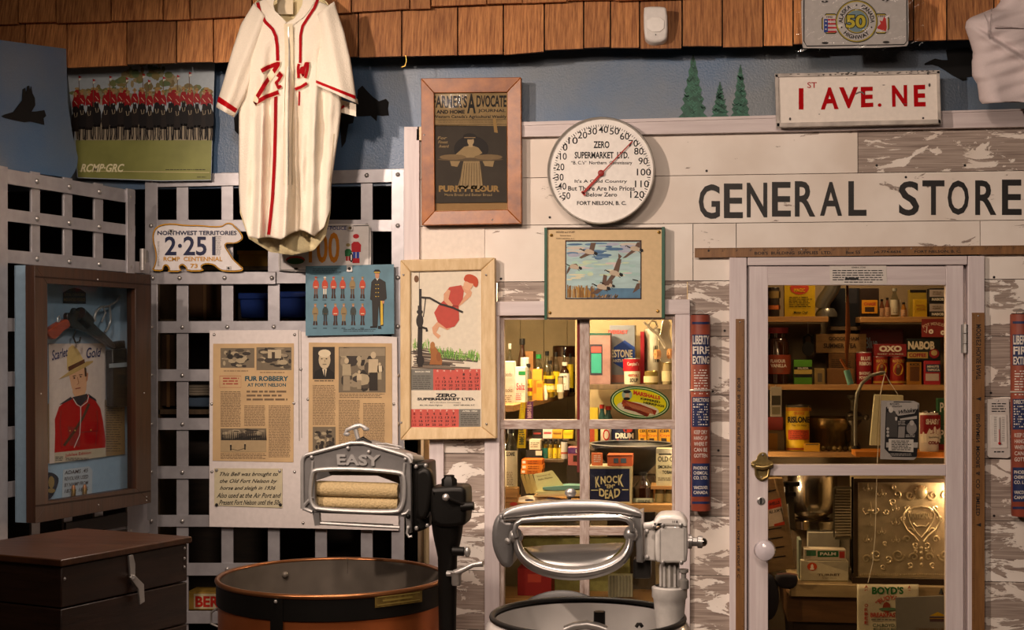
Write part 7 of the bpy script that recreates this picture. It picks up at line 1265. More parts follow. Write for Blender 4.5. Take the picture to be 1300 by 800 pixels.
def tl(k, p): k.fr(p, 1094, 381, 1114, 398, .003, C('#c98a1c')); k.fr(p, 1098, 390, 1110, 396, .0033, C('#3a2414')); k.tx(p, 'CHASE', 1097, 384, 1112, 388, .0034, C('#a83020'), .03)
pack('yellow_label_box', 'dark box with orange-yellow label on the top right shelf', 'box', 1093, 1116, 366, 402.5, yd, s1b, .06, C('#2a1c14'), extra=tl)
for i, (x0, x1, y0, lab, c) in enumerate(((1117, 1123, 380, 'small brown bottle right of the dark box', '#5a3420'), (1124, 1130, 378, 'second small brown bottle on the top right shelf', '#6a3a28'), (1144.5, 1151, 384, 'small amber bottle right of the white-labelled bottle', '#8a5a20'))):
    bottle('small_brown_bottle', lab, x0, x1, y0, 402.5, yd, s1b, C(c, .15), BKC, C('#b08a6a'), .5, .95, grp='small brown bottles on the top right shelf', neck=.5)
bottle('white_labelled_bottle', 'clear bottle with pale label on the top right shelf', 1131, 1142, 366, 402.5, yd, s1b, CLG, C('#8a8a80', .2), C('#b8b09a'), .4, .92, neck=.45, liquid=AMB)
pack('yellow_tea_tin', 'yellow tin with dark lid in front of a taller one', 'tin', 1160, 1177, 380, 402.5, yd, s1b, .03, C('#b8941c', .4), texts=[('ROYAL', .2, .3, .85, .4, C('#8a3a1c'), .02), ('SPICE', .2, .5, .85, .6, C('#8a3a1c'), .02)])
pack('tall_yellow_tin', 'taller dull yellow tin behind the small yellow tin', 'tin', 1155, 1176, 368, 402.5, yd+.05, s1b, .05, C('#9a8430', .4), [(0, 0, 1, .1, BKC)])
for i, (y0, y1) in enumerate(((384, 402.5), (366, 383.6))): pack('coffee_carton', ['lower', 'upper'][i]+' of two black and white cartons at the top right of the door', 'carton', 1180, 1200, y0, y1, yd, s1b if i == 0 else None, .06, C('#1c1a1c'), [(0, .1, .95, .62, C('#a89c98'))], [('NABOB', .15, .7, .9, .9, WT, .04)], 'stacked black and white cartons', greeks=[(.2, .25, .8, .5, NI2)])
tg = T('red_button_card', 'red card with white buttons hanging under the top right shelf', 'card', Y(yd-.03).P(1186, 428)); k = M(); p = Y(yd-.03); k.rect(p, 1170, 405, 1201, 428, 0, .002, C('#7a2420', .5)); k.o('card', tg); k = M(); k.tx(p, 'POT MENDERS', 0, 0, 0, 0, .0006, C('#c9a890'), .02, arc=(1187, 440, 27, 4, -32, 32)); k.ell(p, 1182, 421, 3, 3, .001, WT, 14, th=.001); k.ell(p, 1197, 422.5, 3, 3, .001, WT, 14, th=.001); k.ell(p, 1182, 421, 1, 1, .0016, C('#7a2420'), 8); k.ell(p, 1197, 422.5, 1, 1, .0016, C('#7a2420'), 8); k.ribbon(p, [(1173, 420), (1176, 423), (1177, 415)], .8, .001, WT); k.o('buttons_and_print', tg)
# middle shelf
bottle('syrup_bottle', 'very large dark bottle with red label at left behind door glass', 974, 1003, 416, 488, yd-.01, s2, BRN, C('#6a1c20'), C('#8a3a24'), .48, .82, [('FLAVOUR', .15, .56, .8, .62, WT), ('VANILLA', .15, .64, .85, .7, WT)], neck=.75, sh=.2)
pack('green_tea_packet', 'bright green packet with black and yellow bands on middle shelf', 'packet', 1008, 1031, 457, 488, yd, s2, .05, C('#4f8a24', .5), [(0, .28, 1, .72, BKC), (0, .4, 1, .58, C('#b8a050'))], [('SALADA', .2, .3, .8, .38, WT, .03)])
pack('small_tan_box', 'small tan box right of the green packet', 'box', 1034, 1047, 468, 488, yd, s2, .04, C('#8a7444', .6), [(.3, .3, .75, .85, C('#5a5040'))])
t = T('padlock', 'black padlock hanging above the green packet', 'padlock', Y(yd+.1).P(1026, 452)); p = Y(yd+.1); k = M(); k.ell(p, 1026, 443, 7.5, 9, 0, BKC, 24, 0, .02); k.o('case', t); k = M(); k.tube([p.P(*q, -.01) for q in ((1021, 437), (1021, 428), (1026, 425), (1031, 428), (1031, 437))], .005, DARKM, 8); k.o('shackle', t)
k = M(); k.tube([p.P(1026, 424, -.01), Vector((p.P(1026, 424).x, yd+.11, s1-.02))], .001, STEEL, 5); k.o('string', t)
pack('small_wooden_crate', 'small upright wooden crate supporting the printed crate end', 'crate', 1052, 1086, 448.5, 488, yd+.1, s2, .08, C('#6a4a28', .7, var=.2), greeks=[(.1, .2, .9, .8, C('#3a2614'))])
pack('printed_crate_end', 'wide wooden crate end with black stencilling on middle shelf', 'crate', 1036, 1100, 424, 448, yd+.1, None, .08, wood('#7a5c34', '#9a7848', (3, 3, 30), .05, .7, 2, .2, 'cr'), texts=[('GOODERHAM', .25, .15, .85, .35, C('#3a2614'), .03), ('SUMMER  TEA', .15, .5, .8, .75, C('#3a2614'), .03)])
pack('paper_packet', 'brown paper packet in front of the small wooden crate', 'packet', 1050, 1084, 468, 488, yd+.02, s2, .05, C('#7a5630', .7))
pack('dark_red_tin', 'wide dark red box with blue-grey lettering behind the red cans', 'box', 1092, 1147, 418, 488, yd+.14, s2, .08, C('#5a1418', .4), texts=[('Blue', .12, .15, .4, .35, C('#8a98a8'), .02)])
can('baking_powder_can', 'slim red baking powder can left of the twin tins', 'can', 1088, 1108, 448, 488, yd, s2, C('#8a1420', .4), [], [('BLUE', .25, .12, .85, .24, WT, .03), ('RIBBON', .15, .28, .9, .4, WT, .03), ('BAKING', .15, .6, .85, .7, WT, .03), ('POWDER', .15, .74, .9, .84, WT, .03)])
for i, (x0, x1) in enumerate(((1109.5, 1129), (1130.5, 1150))):
    can('portrait_tin', ['left', 'right'][i]+' of two red tins with gold oval portraits', 'tin', x0, x1, 453, 488, yd, s2, C('#8a2018', .4), [(.88, .96, C('#a88030'))], [('WATKINS', .12, .1, .88, .22, C('#c09a4a'), .03)], grp='red portrait tins', extra=lambda k, s, m=(x0+x1)/2: (k.ell(s, m, 469, 6.5, 8, .001, C('#b8902c'), 16), k.ell(s, m, 471, 3, 5, .0015, C('#5a3418'), 10), k.ell(s, m, 465, 2, 2.4, .0018, C('#8a6a4a'), 8)))
pack('bouillon_cube_tin', 'long red box with white lettering lying on the portrait tins', 'box', 1110, 1151, 437, 452.7, yd, None, .06, C('#7a1c20', .4), texts=[('OXO', .15, .12, .85, .62, C('#d0c6b4'), .06), ('BEEF CUBES', .1, .74, .9, .86, C('#b0a494'), .02)], grp=None)
pack('small_ochre_box', 'small ochre printed box under the black and red coffee box', 'box', 1151.5, 1170, 460, 488, yd, s2, .05, C('#94631c', .6), [(.2, .2, .85, .85, C('#5a3414'))], [('KICK', .2, .04, .9, .16, BKC, .03)])
pack('red_blue_box', 'red and blue box at the right of the middle shelf', 'box', 1173, 1194, 458, 488, yd, s2, .05, C('#a02430', .5), [(.12, .15, 1, .48, C('#1c2a4a')), (.1, .55, .9, .85, C('#b8a8a0'))], [('MINUTE', .2, .2, .9, .3, WT, .03), ('TAPIOCA', .2, .34, .95, .44, WT, .03)])
def nab(k, p): k.ell(p, 1186, 449, 6.5, 6, .003, C('#8a1c24'), 18); k.ell(p, 1186, 448, 4, 3.6, .0034, C('#b8a068'), 14); k.fr(p, 1152, 447, 1178, 455, .0028, C('#a8904c')); k.tx(p, 'COFFEE', 1154, 448.5, 1176, 453.5, .0032, C('#8a1c24'), .04)
pack('coffee_box', 'black box with white lettering and coffee cup above the ochre box', 'box', 1152, 1194, 430, 457.6, yd, None, .05, C('#141c18', .45), texts=[('NABOB', .02, .12, .82, .5, C('#c9bca4'), .05)], extra=nab)
# strap with turquoise tassel close behind the glass
t = T('leather_strap', 'long brown leather strap hanging just inside the door glass', 'strap', Y(.1).P(1078, 488)); p = Y(.1); k = M(); k.tube([p.P(*q) for q in ((1074, 150), (1075, 355), (1076, 390), (1076.5, 420), (1075, 445), (1075, 466))], [.003, .005, .006, .009, .007, .003], C('#6a3a1c', .2), 8, flat=.4); k.tube([p.P(*q, .002) for q in ((1074, 358), (1074, 384))], .0015, CHROME, 6); k.o('strap', t); k = M(); k.tube([p.P(*q) for q in ((1067, 456), (1073, 466), (1077, 470))], .0045, C('#8a4a1c', .4), 8); k.o('knot', t)
k = M(); k.tube([p.P(*q) for q in ((1075, 470), (1080, 488))], .011, C('#5f8f80', .5, bump=.6, scale=120), 12); k.o('turquoise_spool', t)
# lower shelf
def ris(k, s): k.tx(s, 'RISLONE', 1000, 529, 1028, 537, .0016, BKC, .04); k.tx(s, 'The Oil Alloy', 1005, 539, 1024, 542, .0016, C('#4a3a14'), .01); k.patch(s, 1000.5, 546, 1027, 558.5, .001, C('#b8441c'), 10); k.greek(s, 1003, 548, 1026, 558, 2.4, .0016, C('#6a2410'), .4)
can('oil_can', 'yellow and red oil can standing on the lower shelf behind door', 'can', 998.5, 1029, 515, 573, yd-.01, s3, C('#c9a41c', .4), [(0, .04, C('#4a4438')), (.05, .12, C('#b8741c')), (.93, .97, C('#a8441c'))], [('ORANGE', .3, .14, .75, .2, C('#b8441c'), .02)], lid=C('#4a453c', .4, .7), extra=ris)
pack('white_card_packet', 'narrow white card with two dark panels hanging at left of the oil can', 'card', 978, 992.5, 491, 529, .3, None, .003, C('#a89f8c', .6), [(.12, .3, .9, .62, C('#3a3428')), (.15, .68, .85, .92, C('#7a7258'))], part='card')
k = M(); k.tube([Y(.3).P(985, 491), Y(.3).P(985, 489), Vector((Y(.3).P(985, 489).x, .40, s2-.01))], .001, STEEL, 5); k.o('card_string', label='string tying the narrow white card to the shelf', cat='string')
pack('pink_red_packet', 'faded red packet above the tan box at far left of the door', 'packet', 975, 994, 529.5, 546, yd+.05, None, .05, C('#8a342a', .6)); pack('tan_pepper_box', 'tan box with orange label at far left of lower shelf', 'box', 974, 996, 546.3, 573, yd+.05, s3, .06, C('#7a6848', .6), [(.1, .15, .6, .95, C('#a8762c'))])
pack('yellow_match_box', 'tiny yellow box in front of the oil can', 'box', 1021, 1041, 563, 570.5, yd-.018, s3, .03, C('#b8841c', .5), [(.1, .1, .9, .3, C('#5a4420'))])
t = T('nickel_pan', 'round nickel-plated pan lying behind the oil can', 'pan', Y(.5).P(1062, 545)); c = Y(.5).P(1056, 546); k = M(); k.lathe((c.x, .555, s3+.001), [(.085, 0), (.09, .07), (.105, .085), (.11, .12), (.104, .12), (.085, .08), (0, .075)], C('#8a7448', .25, .85), 40); k.o('bowl', t)
for i in range(7):
    x = 1045+i*7; k = M(); c = Y(.425).P(x, 565); k.ball((c.x, .425, s3+.0105), .0105, C(['#7a6438', '#4a3a20', '#8a7444'][i % 3], .15, .5), 12); k.o('glass_marble', label='round brassy ball before the nickel pan, in the row of seven '+['leftmost', 'second from left', 'third from left', 'middle', 'third from right', 'second from right', 'rightmost'][i], cat='ball', group='row of brassy balls')
t = T('meat_grinder', 'dark cast-iron grinder standing behind the curved pipe', 'grinder', Y(.43).P(1087, 573)); p = Y(.44); k = M(); IR = C('#4a4030', .4, .7)
k.lathe(Vector((p.P(1085, 573).x, .47, s3)), [(.03, 0), (.025, .02), (.012, .04), (.012, .09), (.03, .11), (.03, .14), (.012, .15), (.012, .19), (.024, .2), (.024, .21), (0, .215)], IR, 20); k.tube([p.P(1076, 532), p.P(1100, 530)], .008, IR, 8); k.ball(p.P(1100, 530), .012, IR, 8); k.o('body', t)
# near ledge with soda can, calendar, bag
zo = shelf(1086, 1215, 573, .10, .13, C('#b06a1c', .45, var=.2, scale=8, stretch=(1, 5, 5)), 'bright orange wooden ledge close behind the door glass')
def sha(k, s):
    k.patch(s, 1168, 527, 1194, 551, .0008, C('#8a1820', .4), 14); m = [(1169, 556), (1172, 548), (1176, 552), (1180, 544), (1183, 547), (1187, 541), (1190, 546), (1193.5, 543), (1193.5, 560), (1169, 560)]
    for i in range(len(m)-3): k.add([s.P(*m[i], .0012), s.P(*m[i+1], .0012), s.P(m[i+1][0], 562, .0012), s.P(m[i][0], 562, .0012)], [(0, 1, 2, 3)], WT)
    k.tx(s, 'SHAST', 1175.5, 532, 1192.5, 539, .0018, WT, .05); k.tx(s, 'COLA', 1178.5, 560, 1193, 564.5, .0018, C('#7a141c'), .06); k.tx(s, 'Sparkling', 1179, 554, 1192, 557, .0018, BKC, .01); k.ribbon(s, [(1181, 551), (1186, 549), (1191, 552)], .7, .0018, C('#8a1820'))
can('soda_can', 'red and white soda can with mountain design on orange ledge', 'can', 1169, 1193.5, 524, 572, .115, zo, C('#c9c2b8', .35), [], [], lid=CHROME, extra=sha)
for i, (y0, y1) in enumerate(((541, 573), (506, 540.6))): pack('green_soda_carton', ['lower', 'upper'][i]+' green carton with red base behind the soda can', 'carton', 1190.5, 1215, y0, y1, .20 if False else .19, zo if i == 0 else None, .035, C('#1f4a28', .4), [(0, .72, 1, 1, C('#8a1c20'))] if i == 0 else [], [('Pe', .12, .15, .5, .5, WT, .02)], 'stacked green cartons')
t = T('curved_metal_pipe', 'arched grey metal rod rising from the ledge behind the door glass', 'rod', Y(.2).P(1085, 573)); p = Y(.21); k = M(); k.tube([p.P(*q) for q in ((1087, 572.5), (1086, 560), (1086, 520), (1088, 500), (1094, 487), (1105, 477), (1118, 473.5), (1124, 473.5))], .0065, C('#6d6a60', .35, .7), 10); k.o('rod', t); k = M(); k.lathe((p.P(1087, 573).x, .21, zo), [(.016, 0), (.016, .004), (.008, .012)], DARKM, 14); k.o('foot', t)
t = T('pale_paper_bag', 'tapered cream paper bag hanging on white string behind the glass', 'bag', Y(.085).P(1124, 567)); p = Y(.085); k = M(); k.pq(p, [(1110, 501), (1147, 502), (1148, 566), (1104, 565.5)], 0, .012, C('#d0c6a0', .7)); k.pq(p, [(1110, 501), (1117, 501), (1113, 565.5), (1104, 565.5)], .003, .004, C('#d8cfac', .7)); k.o('bag', t, bev=.003)
k = M(); k.tube([p.P(*q, .002) for q in ((1117.5, 502), (1120, 487), (1123.5, 474), (1130, 486), (1140, 501))], .0012, WT, 6); k.tube([p.P(*q, .004) for q in ((1123.5, 474), (1118, 500), (1115, 560), (1113, 605), (1111, 680), (1108, 715), (1102, 740))], .0012, WT, 6); k.o('white_string', t)
# calendar plate on glass
gp2 = Y(.004); t = T('black_print_calendar', 'small grey calendar sheet with black printed panel on the door glass', 'calendar', gp2.P(1142, 584)); k = M(); k.pq(gp2, [(1118.5, 508.5), (1160, 509), (1167, 512), (1164, 580), (1160, 584), (1117.5, 583)], 0, .0015, C('#8f8880', .45)); k.o('sheet', t)
z = ZM(6.667, 1080, 480); k = M(); k.flat(gp2, smooth_poly(z(300, 198, 572, 202, 578, 300, 565, 665, 545, 672, 285, 665, 292, 400), 1), .0006, BKC); LG = C('#9a938a', .5); f = lambda c, o, *a: k.flat(gp2, z(*a), o, c)
f(LG, .001, 308, 206, 568, 208, 568, 260, 540, 300, 400, 320, 340, 250, 310, 260); f(LG, .001, 300, 545, 570, 545, 566, 590, 300, 588); f(C('#b0a89c'), .0014, 322, 515, 532, 520, 530, 628, 320, 615); f(C('#77716a'), .0012, 405, 410, 460, 410, 455, 505, 400, 505); f(LG, .0012, 415, 345, 560, 320, 560, 345, 420, 358)
k.ell(gp2, *z(340, 268)[0], 3, 4, .0014, C('#b0a89c'), 12); f(C('#3a3632'), .0013, 305, 290, 375, 280, 395, 340, 395, 500, 310, 500, 300, 400); k.ell(gp2, *z(515, 425)[0], 6.5, 8, .0014, C('#77716a'), 16); k.ell(gp2, *z(517, 380)[0], 3, 3.5, .0016, LG, 10); f(C('#b0a89c'), .0014, 375, 330, 395, 330, 392, 360, 378, 360)
for y in (430, 458, 488): k.ell(gp2, *z(314, y)[0], 1.8, 1.9, .0014, LG, 10)
k.tx(gp2, 'Whiskey', 0, 0, 0, 0, .0016, BKC, .03, .3, quad=z(405, 275, 572, 245, 572, 300, 405, 315)); k.tx(gp2, "RITCHIE'S", *z(333, 212)[0], *z(410, 228)[0], .0016, BKC, .02); k.tx(gp2, 'STRAIGHT', *z(350, 234)[0], *z(435, 248)[0], .0016, BKC, .02); k.greek(gp2, *z(345, 530)[0], *z(515, 610)[0], 2.2, .0018, BKC, .5, 5); k.greek(gp2, *z(310, 640)[0], *z(545, 660)[0], 1.8, .0014, LG, .4, 5); k.greek(gp2, *z(400, 365)[0], *z(470, 400)[0], 2, .0014, LG, .4, 5); k.greek(gp2, *z(465, 480)[0], *z(555, 500)[0], 2, .0014, LG, .5, 5); k.o('printed_panel', t)
# ---- lower door pane: counter, register, pot
zc = Y(.14).P(1100, 742).z; k = M(); k.box((Y(.14).P(1011, 742).x-.02, .12, zc-.045), (1.36, .66, zc), wood('#8a7656', '#a8916a', (3, 25, 25), .05, .5, 2, .2, 'ct')); k.box((Y(.14).P(1000, 742).x, .15, zc-.14), (1.34, .64, zc-.047), wood('#4a3018', '#6a4826', (3, 25, 25), .05, .5, 2, .2, 'ct2')); k.box((Y(.14).P(1000, 742).x+.02, .17, .001), (1.32, .62, zc-.141), C('#2a1c10', .6)); k.o('shop_counter', label='long wooden shop counter inside the door', cat='counter', bev=.002)
t = T('cash_register', 'ornate embossed silver-gold cash register on the counter', 'cash register', Y(.2).P(1145, 740)); rpn = Y(.17); RG = C('#b3a385', .42, .45, .12, .15, 30); RG2 = C('#cfc09c', .3, .6)
k = M(); a = rpn.P(1088, 611); b = rpn.P(1216, 735); k.box((a.x, .17, b.z), (b.x, .42, a.z), RG); k.o('cabinet', t, bev=.003)
k = M(); k.box((a.x-.02, .15, zc+.001), (b.x+.01, .45, zc+.02), C('#2a1c12', .4)); k.box((a.x-.008, .158, zc+.021), (b.x, .43, b.z), RG); k.o('base', t, bev=.003)
k = M(); k.rect(rpn, 1084, 608, 1089, 736, .006, .01, C('#3a2c1e', .4)); k.rect(rpn, 1089, 608, 1216, 612.5, .006, .01, C('#3a2c1e', .4)); 
for i in range(44): k.ball(rpn.P(1092+i*2.8, 729.5, .004), .003, RG2, 6)
for i in range(40): k.ball(rpn.P(1089.5, 615+i*2.8, .003), .0025, RG2, 6)
k.o('border', t)
k = M(); z = ZM(4, 1080, 600)
def swirl(cx_, cy_, r, a0, turns, d, w=.0042):
    P = []
    for i in range(14): u = i/13; a_ = a0+d*turns*2*math.pi*u; rr_ = r*(1-u*.8); P.append(rpn.P(cx_+rr_*math.cos(a_), cy_+rr_*math.sin(a_), .003))
    k.tube(P, [w*(1-.4*i/13) for i in range(14)], RG2, 6)
def fleur(cx_, cy_, s): 
    k.ball(rpn.P(cx_, cy_, .003), .006*s, RG2, 10, (1.2, .6, 1)); k.tube([rpn.P(cx_, cy_-7*s, .003), rpn.P(cx_, cy_-2*s, .004), rpn.P(cx_, cy_+5*s, .003)], [.001, .003*s, .001], RG2, 6)
    for d in (-1, 1): k.tube([rpn.P(cx_, cy_+1*s, .003), rpn.P(cx_+4*s*d, cy_+2.5*s, .003), rpn.P(cx_+6*s*d, cy_-.5*s, .003), rpn.P(cx_+5*s*d, cy_-2*s, .003)], .002*s, RG2, 6)
for x, y, s in ((86, 82, .9), (157, 110, .9), (228, 255, .9), (157, 302, .9), (86, 342, .9), (228, 345, .9), (102, 265, .6), (228, 185, .8), (410, 400, .7)): fleur(*z(x, y)[0], s)
fleur(*z(101, 195)[0], 1.7); k.ball(rpn.P(*z(358, 100)[0], .004), .022, RG2, 14, (1, .45, 1.1))
for i in range(7): a_ = math.radians(-150+i*20); k.tube([rpn.P(*z(358, 120)[0], .006), rpn.P(*z(358+40*math.cos(a_), 110+45*math.sin(a_))[0], .006)], .003, RG2, 6)
for d in (-1, 1):
    m = lambda x: 358+d*(x-358)
    for (x, y, r, a0, tn, dd) in ((300, 115, 26, 0, 1.2, 1), (285, 185, 18, 1, 1.1, -1), (268, 235, 16, 2, 1, 1), (300, 300, 20, 0, 1, -1), (285, 340, 18, 3, 1.2, 1), (240, 420, 34, 0, 1.4, 1), (190, 440, 20, 2, 1.2, -1), (130, 420, 30, 1, 1.3, 1), (80, 440, 22, 0, 1.3, -1), (320, 430, 22, 3, 1.2, 1), (235, 110, 20, 1, 1.1, -1), (215, 150, 18, 2, 1.2, 1), (180, 200, 16, 3, 1.2, -1), (330, 370, 18, 1, 1.1, 1), (300, 470, 16, 2, 1.1, -1), (175, 360, 12, 1, 1.1, 1), (165, 480, 14, 1, 1.1, 1), (220, 75, 14, 1, 1.1, 1)):
        if d == 1 or m(x) < 520: swirl(*z(m(x) if d == -1 else x, y)[0], r/4, a0 if d == 1 else math.pi-a0, tn, dd*d)
    k.tube([rpn.P(*z(m(q), y)[0], .004) for q, y in ((300, 175), (272, 210), (262, 245), (285, 290), (320, 320), (345, 350))], .004, RG2, 6); k.tube([rpn.P(*z(m(q), y)[0], .004) for q, y in ((310, 190), (290, 210), (300, 250), (330, 300), (358, 330))], .0025, RG2, 6)
k.tube([rpn.P(*z(q, y)[0], .004) for q, y in ((300, 190), (320, 178), (358, 172), (396, 178), (416, 190))], .004, RG2, 6); k.tube([rpn.P(*z(q, y)[0], .004) for q, y in ((318, 258), (335, 275), (358, 270), (382, 275), (398, 258))], .0035, RG2, 6)
for x, y in ((335, 345), (380, 345), (358, 385), (358, 410), (330, 400), (385, 400), (358, 440), (358, 470)): k.ball(rpn.P(*z(x, y)[0], .003), .007, RG2, 8, (1, .5, 1.2))
k.o('embossed_ornament', t); k = M(); k.txe(rpn, 'NATIONAL', *z(302, 208)[0], *z(415, 236)[0], .007, .006, RG2, .03); k.o('embossed_lettering', t)
t = T('chrome_dome_lid', 'large shiny metal cooking pot hanging beside the washboard', 'pot', Y(.3).P(1035, 660)); pc_ = Y(.36); c = pc_.P(1034, 640); r = abs(pc_.P(1066, 640).x-c.x); k = M(); zt_ = pc_.P(1034, 604).z; zb_ = pc_.P(1034, 660).z
k.lathe((c.x, .36+r, zb_), [(r*.55, 0), (r*.85, .02), (r, .065), (r*1.01, zt_-zb_-.02), (r*.98, zt_-zb_)], C('#a39a8c', .2, 1, .02, .1, 8), 48); k.o('bowl', t); k = M(); k.lathe((c.x, .36+r, zb_-.04), [(r*.99, 0), (r*1.0, .03), (r*.7, .036)], C('#a8a196', .15, 1), 48); k.o('base_ring', t)
k = M(); k.box((c.x-.08, .44, zc+.001), (c.x+.08, .6, zb_-.041), DK); k.o('pot_stand', label='dark wooden stand under the shiny pot', cat='stand')
t = T('washboard', 'ribbed metal washboard leaning left of the cash register', 'washboard', Y(.2).P(1071, 683)); p = Y(.25); k = M()
for i in range(17): yy = 622+i*3.6; ax, bx_ = (1060 if 1 < i < 15 else 1062), 1080; k.tube([p.P(ax, yy), p.P(bx_, yy)], .0052, C('#8a7f6a', .35, .8), 8)
k.o('ribbed_panel', t); k = M(); k.rect(p, 1081, 606, 1084, 740, .006, .012, DARKM); k.rect(p, 1058, 620, 1060, 682, .004, .01, C('#77705f', .35, .8)); k.rect(p, 1060, 618, 1081, 621, .004, .01, C('#77705f', .35, .8)); k.rect(p, 1060, 682, 1081, 685, .004, .01, C('#77705f', .35, .8)); k.o('frame', t)
pack('grey_carton', 'tall grey-white carton behind the cigarette tin', 'carton', 1026, 1066, 676, 742, .34, zc, .06, C('#8a8478', .7))
pack('grey_carton_narrow', 'narrow grey carton beside the washboard frame', 'carton', 1067, 1079, 684, 742, .35, zc, .05, C('#7a746a', .7))
k = M(); k.rect(Y(.22), 1014, 686, 1017.5, 741, 0, .1, C('#6d756a', .3)); k.o('glass_plate', label='thin upright glass plate left of the cigarette tin', cat='plate')
def tur(k, p): k.flat(p, [(1036, 713), (1076, 726), (1076, 713)], .001, C('#a39c88')); k.ell(p, 1031, 719.5, 6.2, 5.2, .003, C('#c0441c'), 20); k.ell(p, 1031, 719.5, 1.8, 3.2, .0034, WT, 10); k.fr(p, 1028.5, 721.5, 1033.5, 723.5, .0036, WT); k.tx(p, 'TURRET', 1038, 728.5, 1067, 731.5, .003, C('#5a4a3a'), .02); k.tx(p, 'Cigarettes', 1044, 733, 1062, 735, .003, C('#5a4a3a')); k.fr(p, 1017.5, 737, 1076.5, 741, .001, C('#8a7a54'))
pack('cigarette_tin', 'cream cigarette carton with orange seal on the counter', 'box', 1017, 1077, 712, 742, .18, zc, .1, C('#c0b89e', .5), extra=tur)
zt3 = Y(.18).P(1040, 712).z
pack('green_label_packet', 'small cream packet with green label lying on the cigarette carton', 'packet', 1021, 1074, 697.5, 711.5, .19, zt3+.0005, .07, C('#b8ac98', .5), [(.05, .1, .28, .6, C('#3a6a4a')), (.32, .15, .82, .7, C('#1c5a34')), (.84, .2, .97, .8, C('#a8342c'))], [('PALM', .38, .28, .76, .55, WT, .04)])
t = T('dark_pouch', 'dark cloth pouch with pink trim hanging at the counter edge', 'pouch', Y(.13).P(999, 749)); p = Y(.11); k = M(); k.shape(p, [smooth_poly([(985, 730), (1000, 729), (1013, 731), (1013, 742), (1006, 749), (992, 748), (985, 741)], 1)], 0, .05, C('#24222a', .8), .012); k.o('pouch', t); k = M(); k.ribbon(p, [(986, 729), (1000, 728), (1013, 730)], 2, .004, C('#b8908a'), 4); k.o('trim', t)
k = M(); k.ball(Y(.12).P(975, 758), .055, C('#20202c', .85), 18, (.7, .5, 1.5)); k.o('navy_bundle', label='navy cloth bundle in the lower left corner of the door', cat='cloth')
t = T('slatted_washboard', 'tilted slatted wooden box with orange label at left inside the door', 'crate', Y(.16).P(985, 730)); p = Y(.16); k = M(); z = ZM(4, 970, 600)
SWd = wood('#7a6240', '#a08458', (3, 3, 20), .1, .6, 2, .2, 'sl'); k.pq(p, z(-20, 30, 95, 30, 158, 485, -20, 520), 0, .05, SWd); k.pq(p, z(50, 30, 62, 30, 118, 300, 106, 300), .006, .006, SWd); k.o('box', t, bev=.002)
k = M()
for i in range(8): k.pq(p, z(0, 100+i*48, 60+i*7, 85+i*48, 62+i*7, 90+i*48, 0, 106+i*48), .004, .004, BKC)
k.o('slat_gaps', t); k = M(); k.flat(p, z(15, 145, 85, 128, 105, 262, 25, 275), .006, C('#c9bca8')); k.flat(p, z(15, 145, 85, 128, 90, 172, 18, 190), .0065, C('#c23c20')); k.flat(p, z(50, 262, 103, 248, 105, 265, 52, 274), .0065, C('#c23c20')); k.tx(p, 'WELLS', 0, 0, 0, 0, .007, BKC, .03, quad=z(24, 155, 78, 142, 80, 158, 26, 172)); k.tx(p, 'ALL SORTS', 0, 0, 0, 0, .007, BKC, .03, quad=z(24, 196, 90, 182, 92, 196, 26, 210)); k.o('orange_label', t)
t = T('black_clamp', 'black iron clamp between slatted box and shiny pot', 'clamp', Y(.24).P(1008, 660)); p = Y(.24); k = M()
for a in ((993, 612, 1016, 618), (995, 625, 1011, 631), (996, 612, 1002, 640)): k.rect(p, *a, 0, .02, BKC)
k.pq(p, z(110, 60, 150, 65, 160, 300, 130, 280), -.03, .02, C('#2a241c')); k.o('clamp', t, bev=.003)
# sack over the counter
bp_ = Y(.095); t = T('flour_sack', 'white breakfast food sack with green and red print over the counter edge', 'sack', bp_.P(1126, 800)); k = M()
k.field(lambda u, v: bp_.P(1088+78*u, 742+120*v, .004*math.sin(u*9+v*3)+.003*math.sin(v*12)), 24, 16, C('#c9bfa4', .8)); k.o('sack', t, solid=.003); k = M(); z = ZM(4, 1080, 600); o_ = .009; GN, RDp = C('#1f6a34', .6), C('#b03024', .6)
k.tx(bp_, "BOYD'S", *z(108, 580)[0], *z(268, 618)[0], o_, GN, .04); k.tx(bp_, '“BUOYANT”', 0, 0, 0, 0, o_, RDp, .02, arc=(1131, 785, 23, 6, -45, 50)); k.ell(bp_, *z(182, 685)[0], 5, 7, o_, C('#8a3a24'), 12); k.ell(bp_, *z(190, 694)[0], 12, 2, o_+.0003, C('#5a7a5a'), 12); k.tx(bp_, 'BREAKFAST FOOD', *z(100, 712)[0], *z(330, 735)[0], o_, RDp, .03); k.greek(bp_, *z(105, 745)[0], *z(230, 752)[0], 2.4, o_, C('#3a3a34'), .5); k.tx(bp_, 'C.H.BOYD,', *z(112, 768)[0], *z(228, 788)[0], o_, C('#2a4a3a'), .02); k.tx(bp_, 'MCGREGOR MAN.', *z(115, 790)[0], *z(240, 800)[0], o_, C('#2a4a3a'), .02)
for s_, y in (('ASK', 572), ('FOR', 645), ('BEE', 710)):
    for i, ch in enumerate(s_): k.tx(bp_, ch, *z(70, y+i*22)[0], *z(88, y+16+i*22)[0], o_, RDp, .02)
for i, ch in enumerate('ASK'): k.tx(bp_, ch, *z(290, 575+i*22)[0], *z(306, 590+i*22)[0], o_, RDp, .02)
k.o('printed_lettering', t)
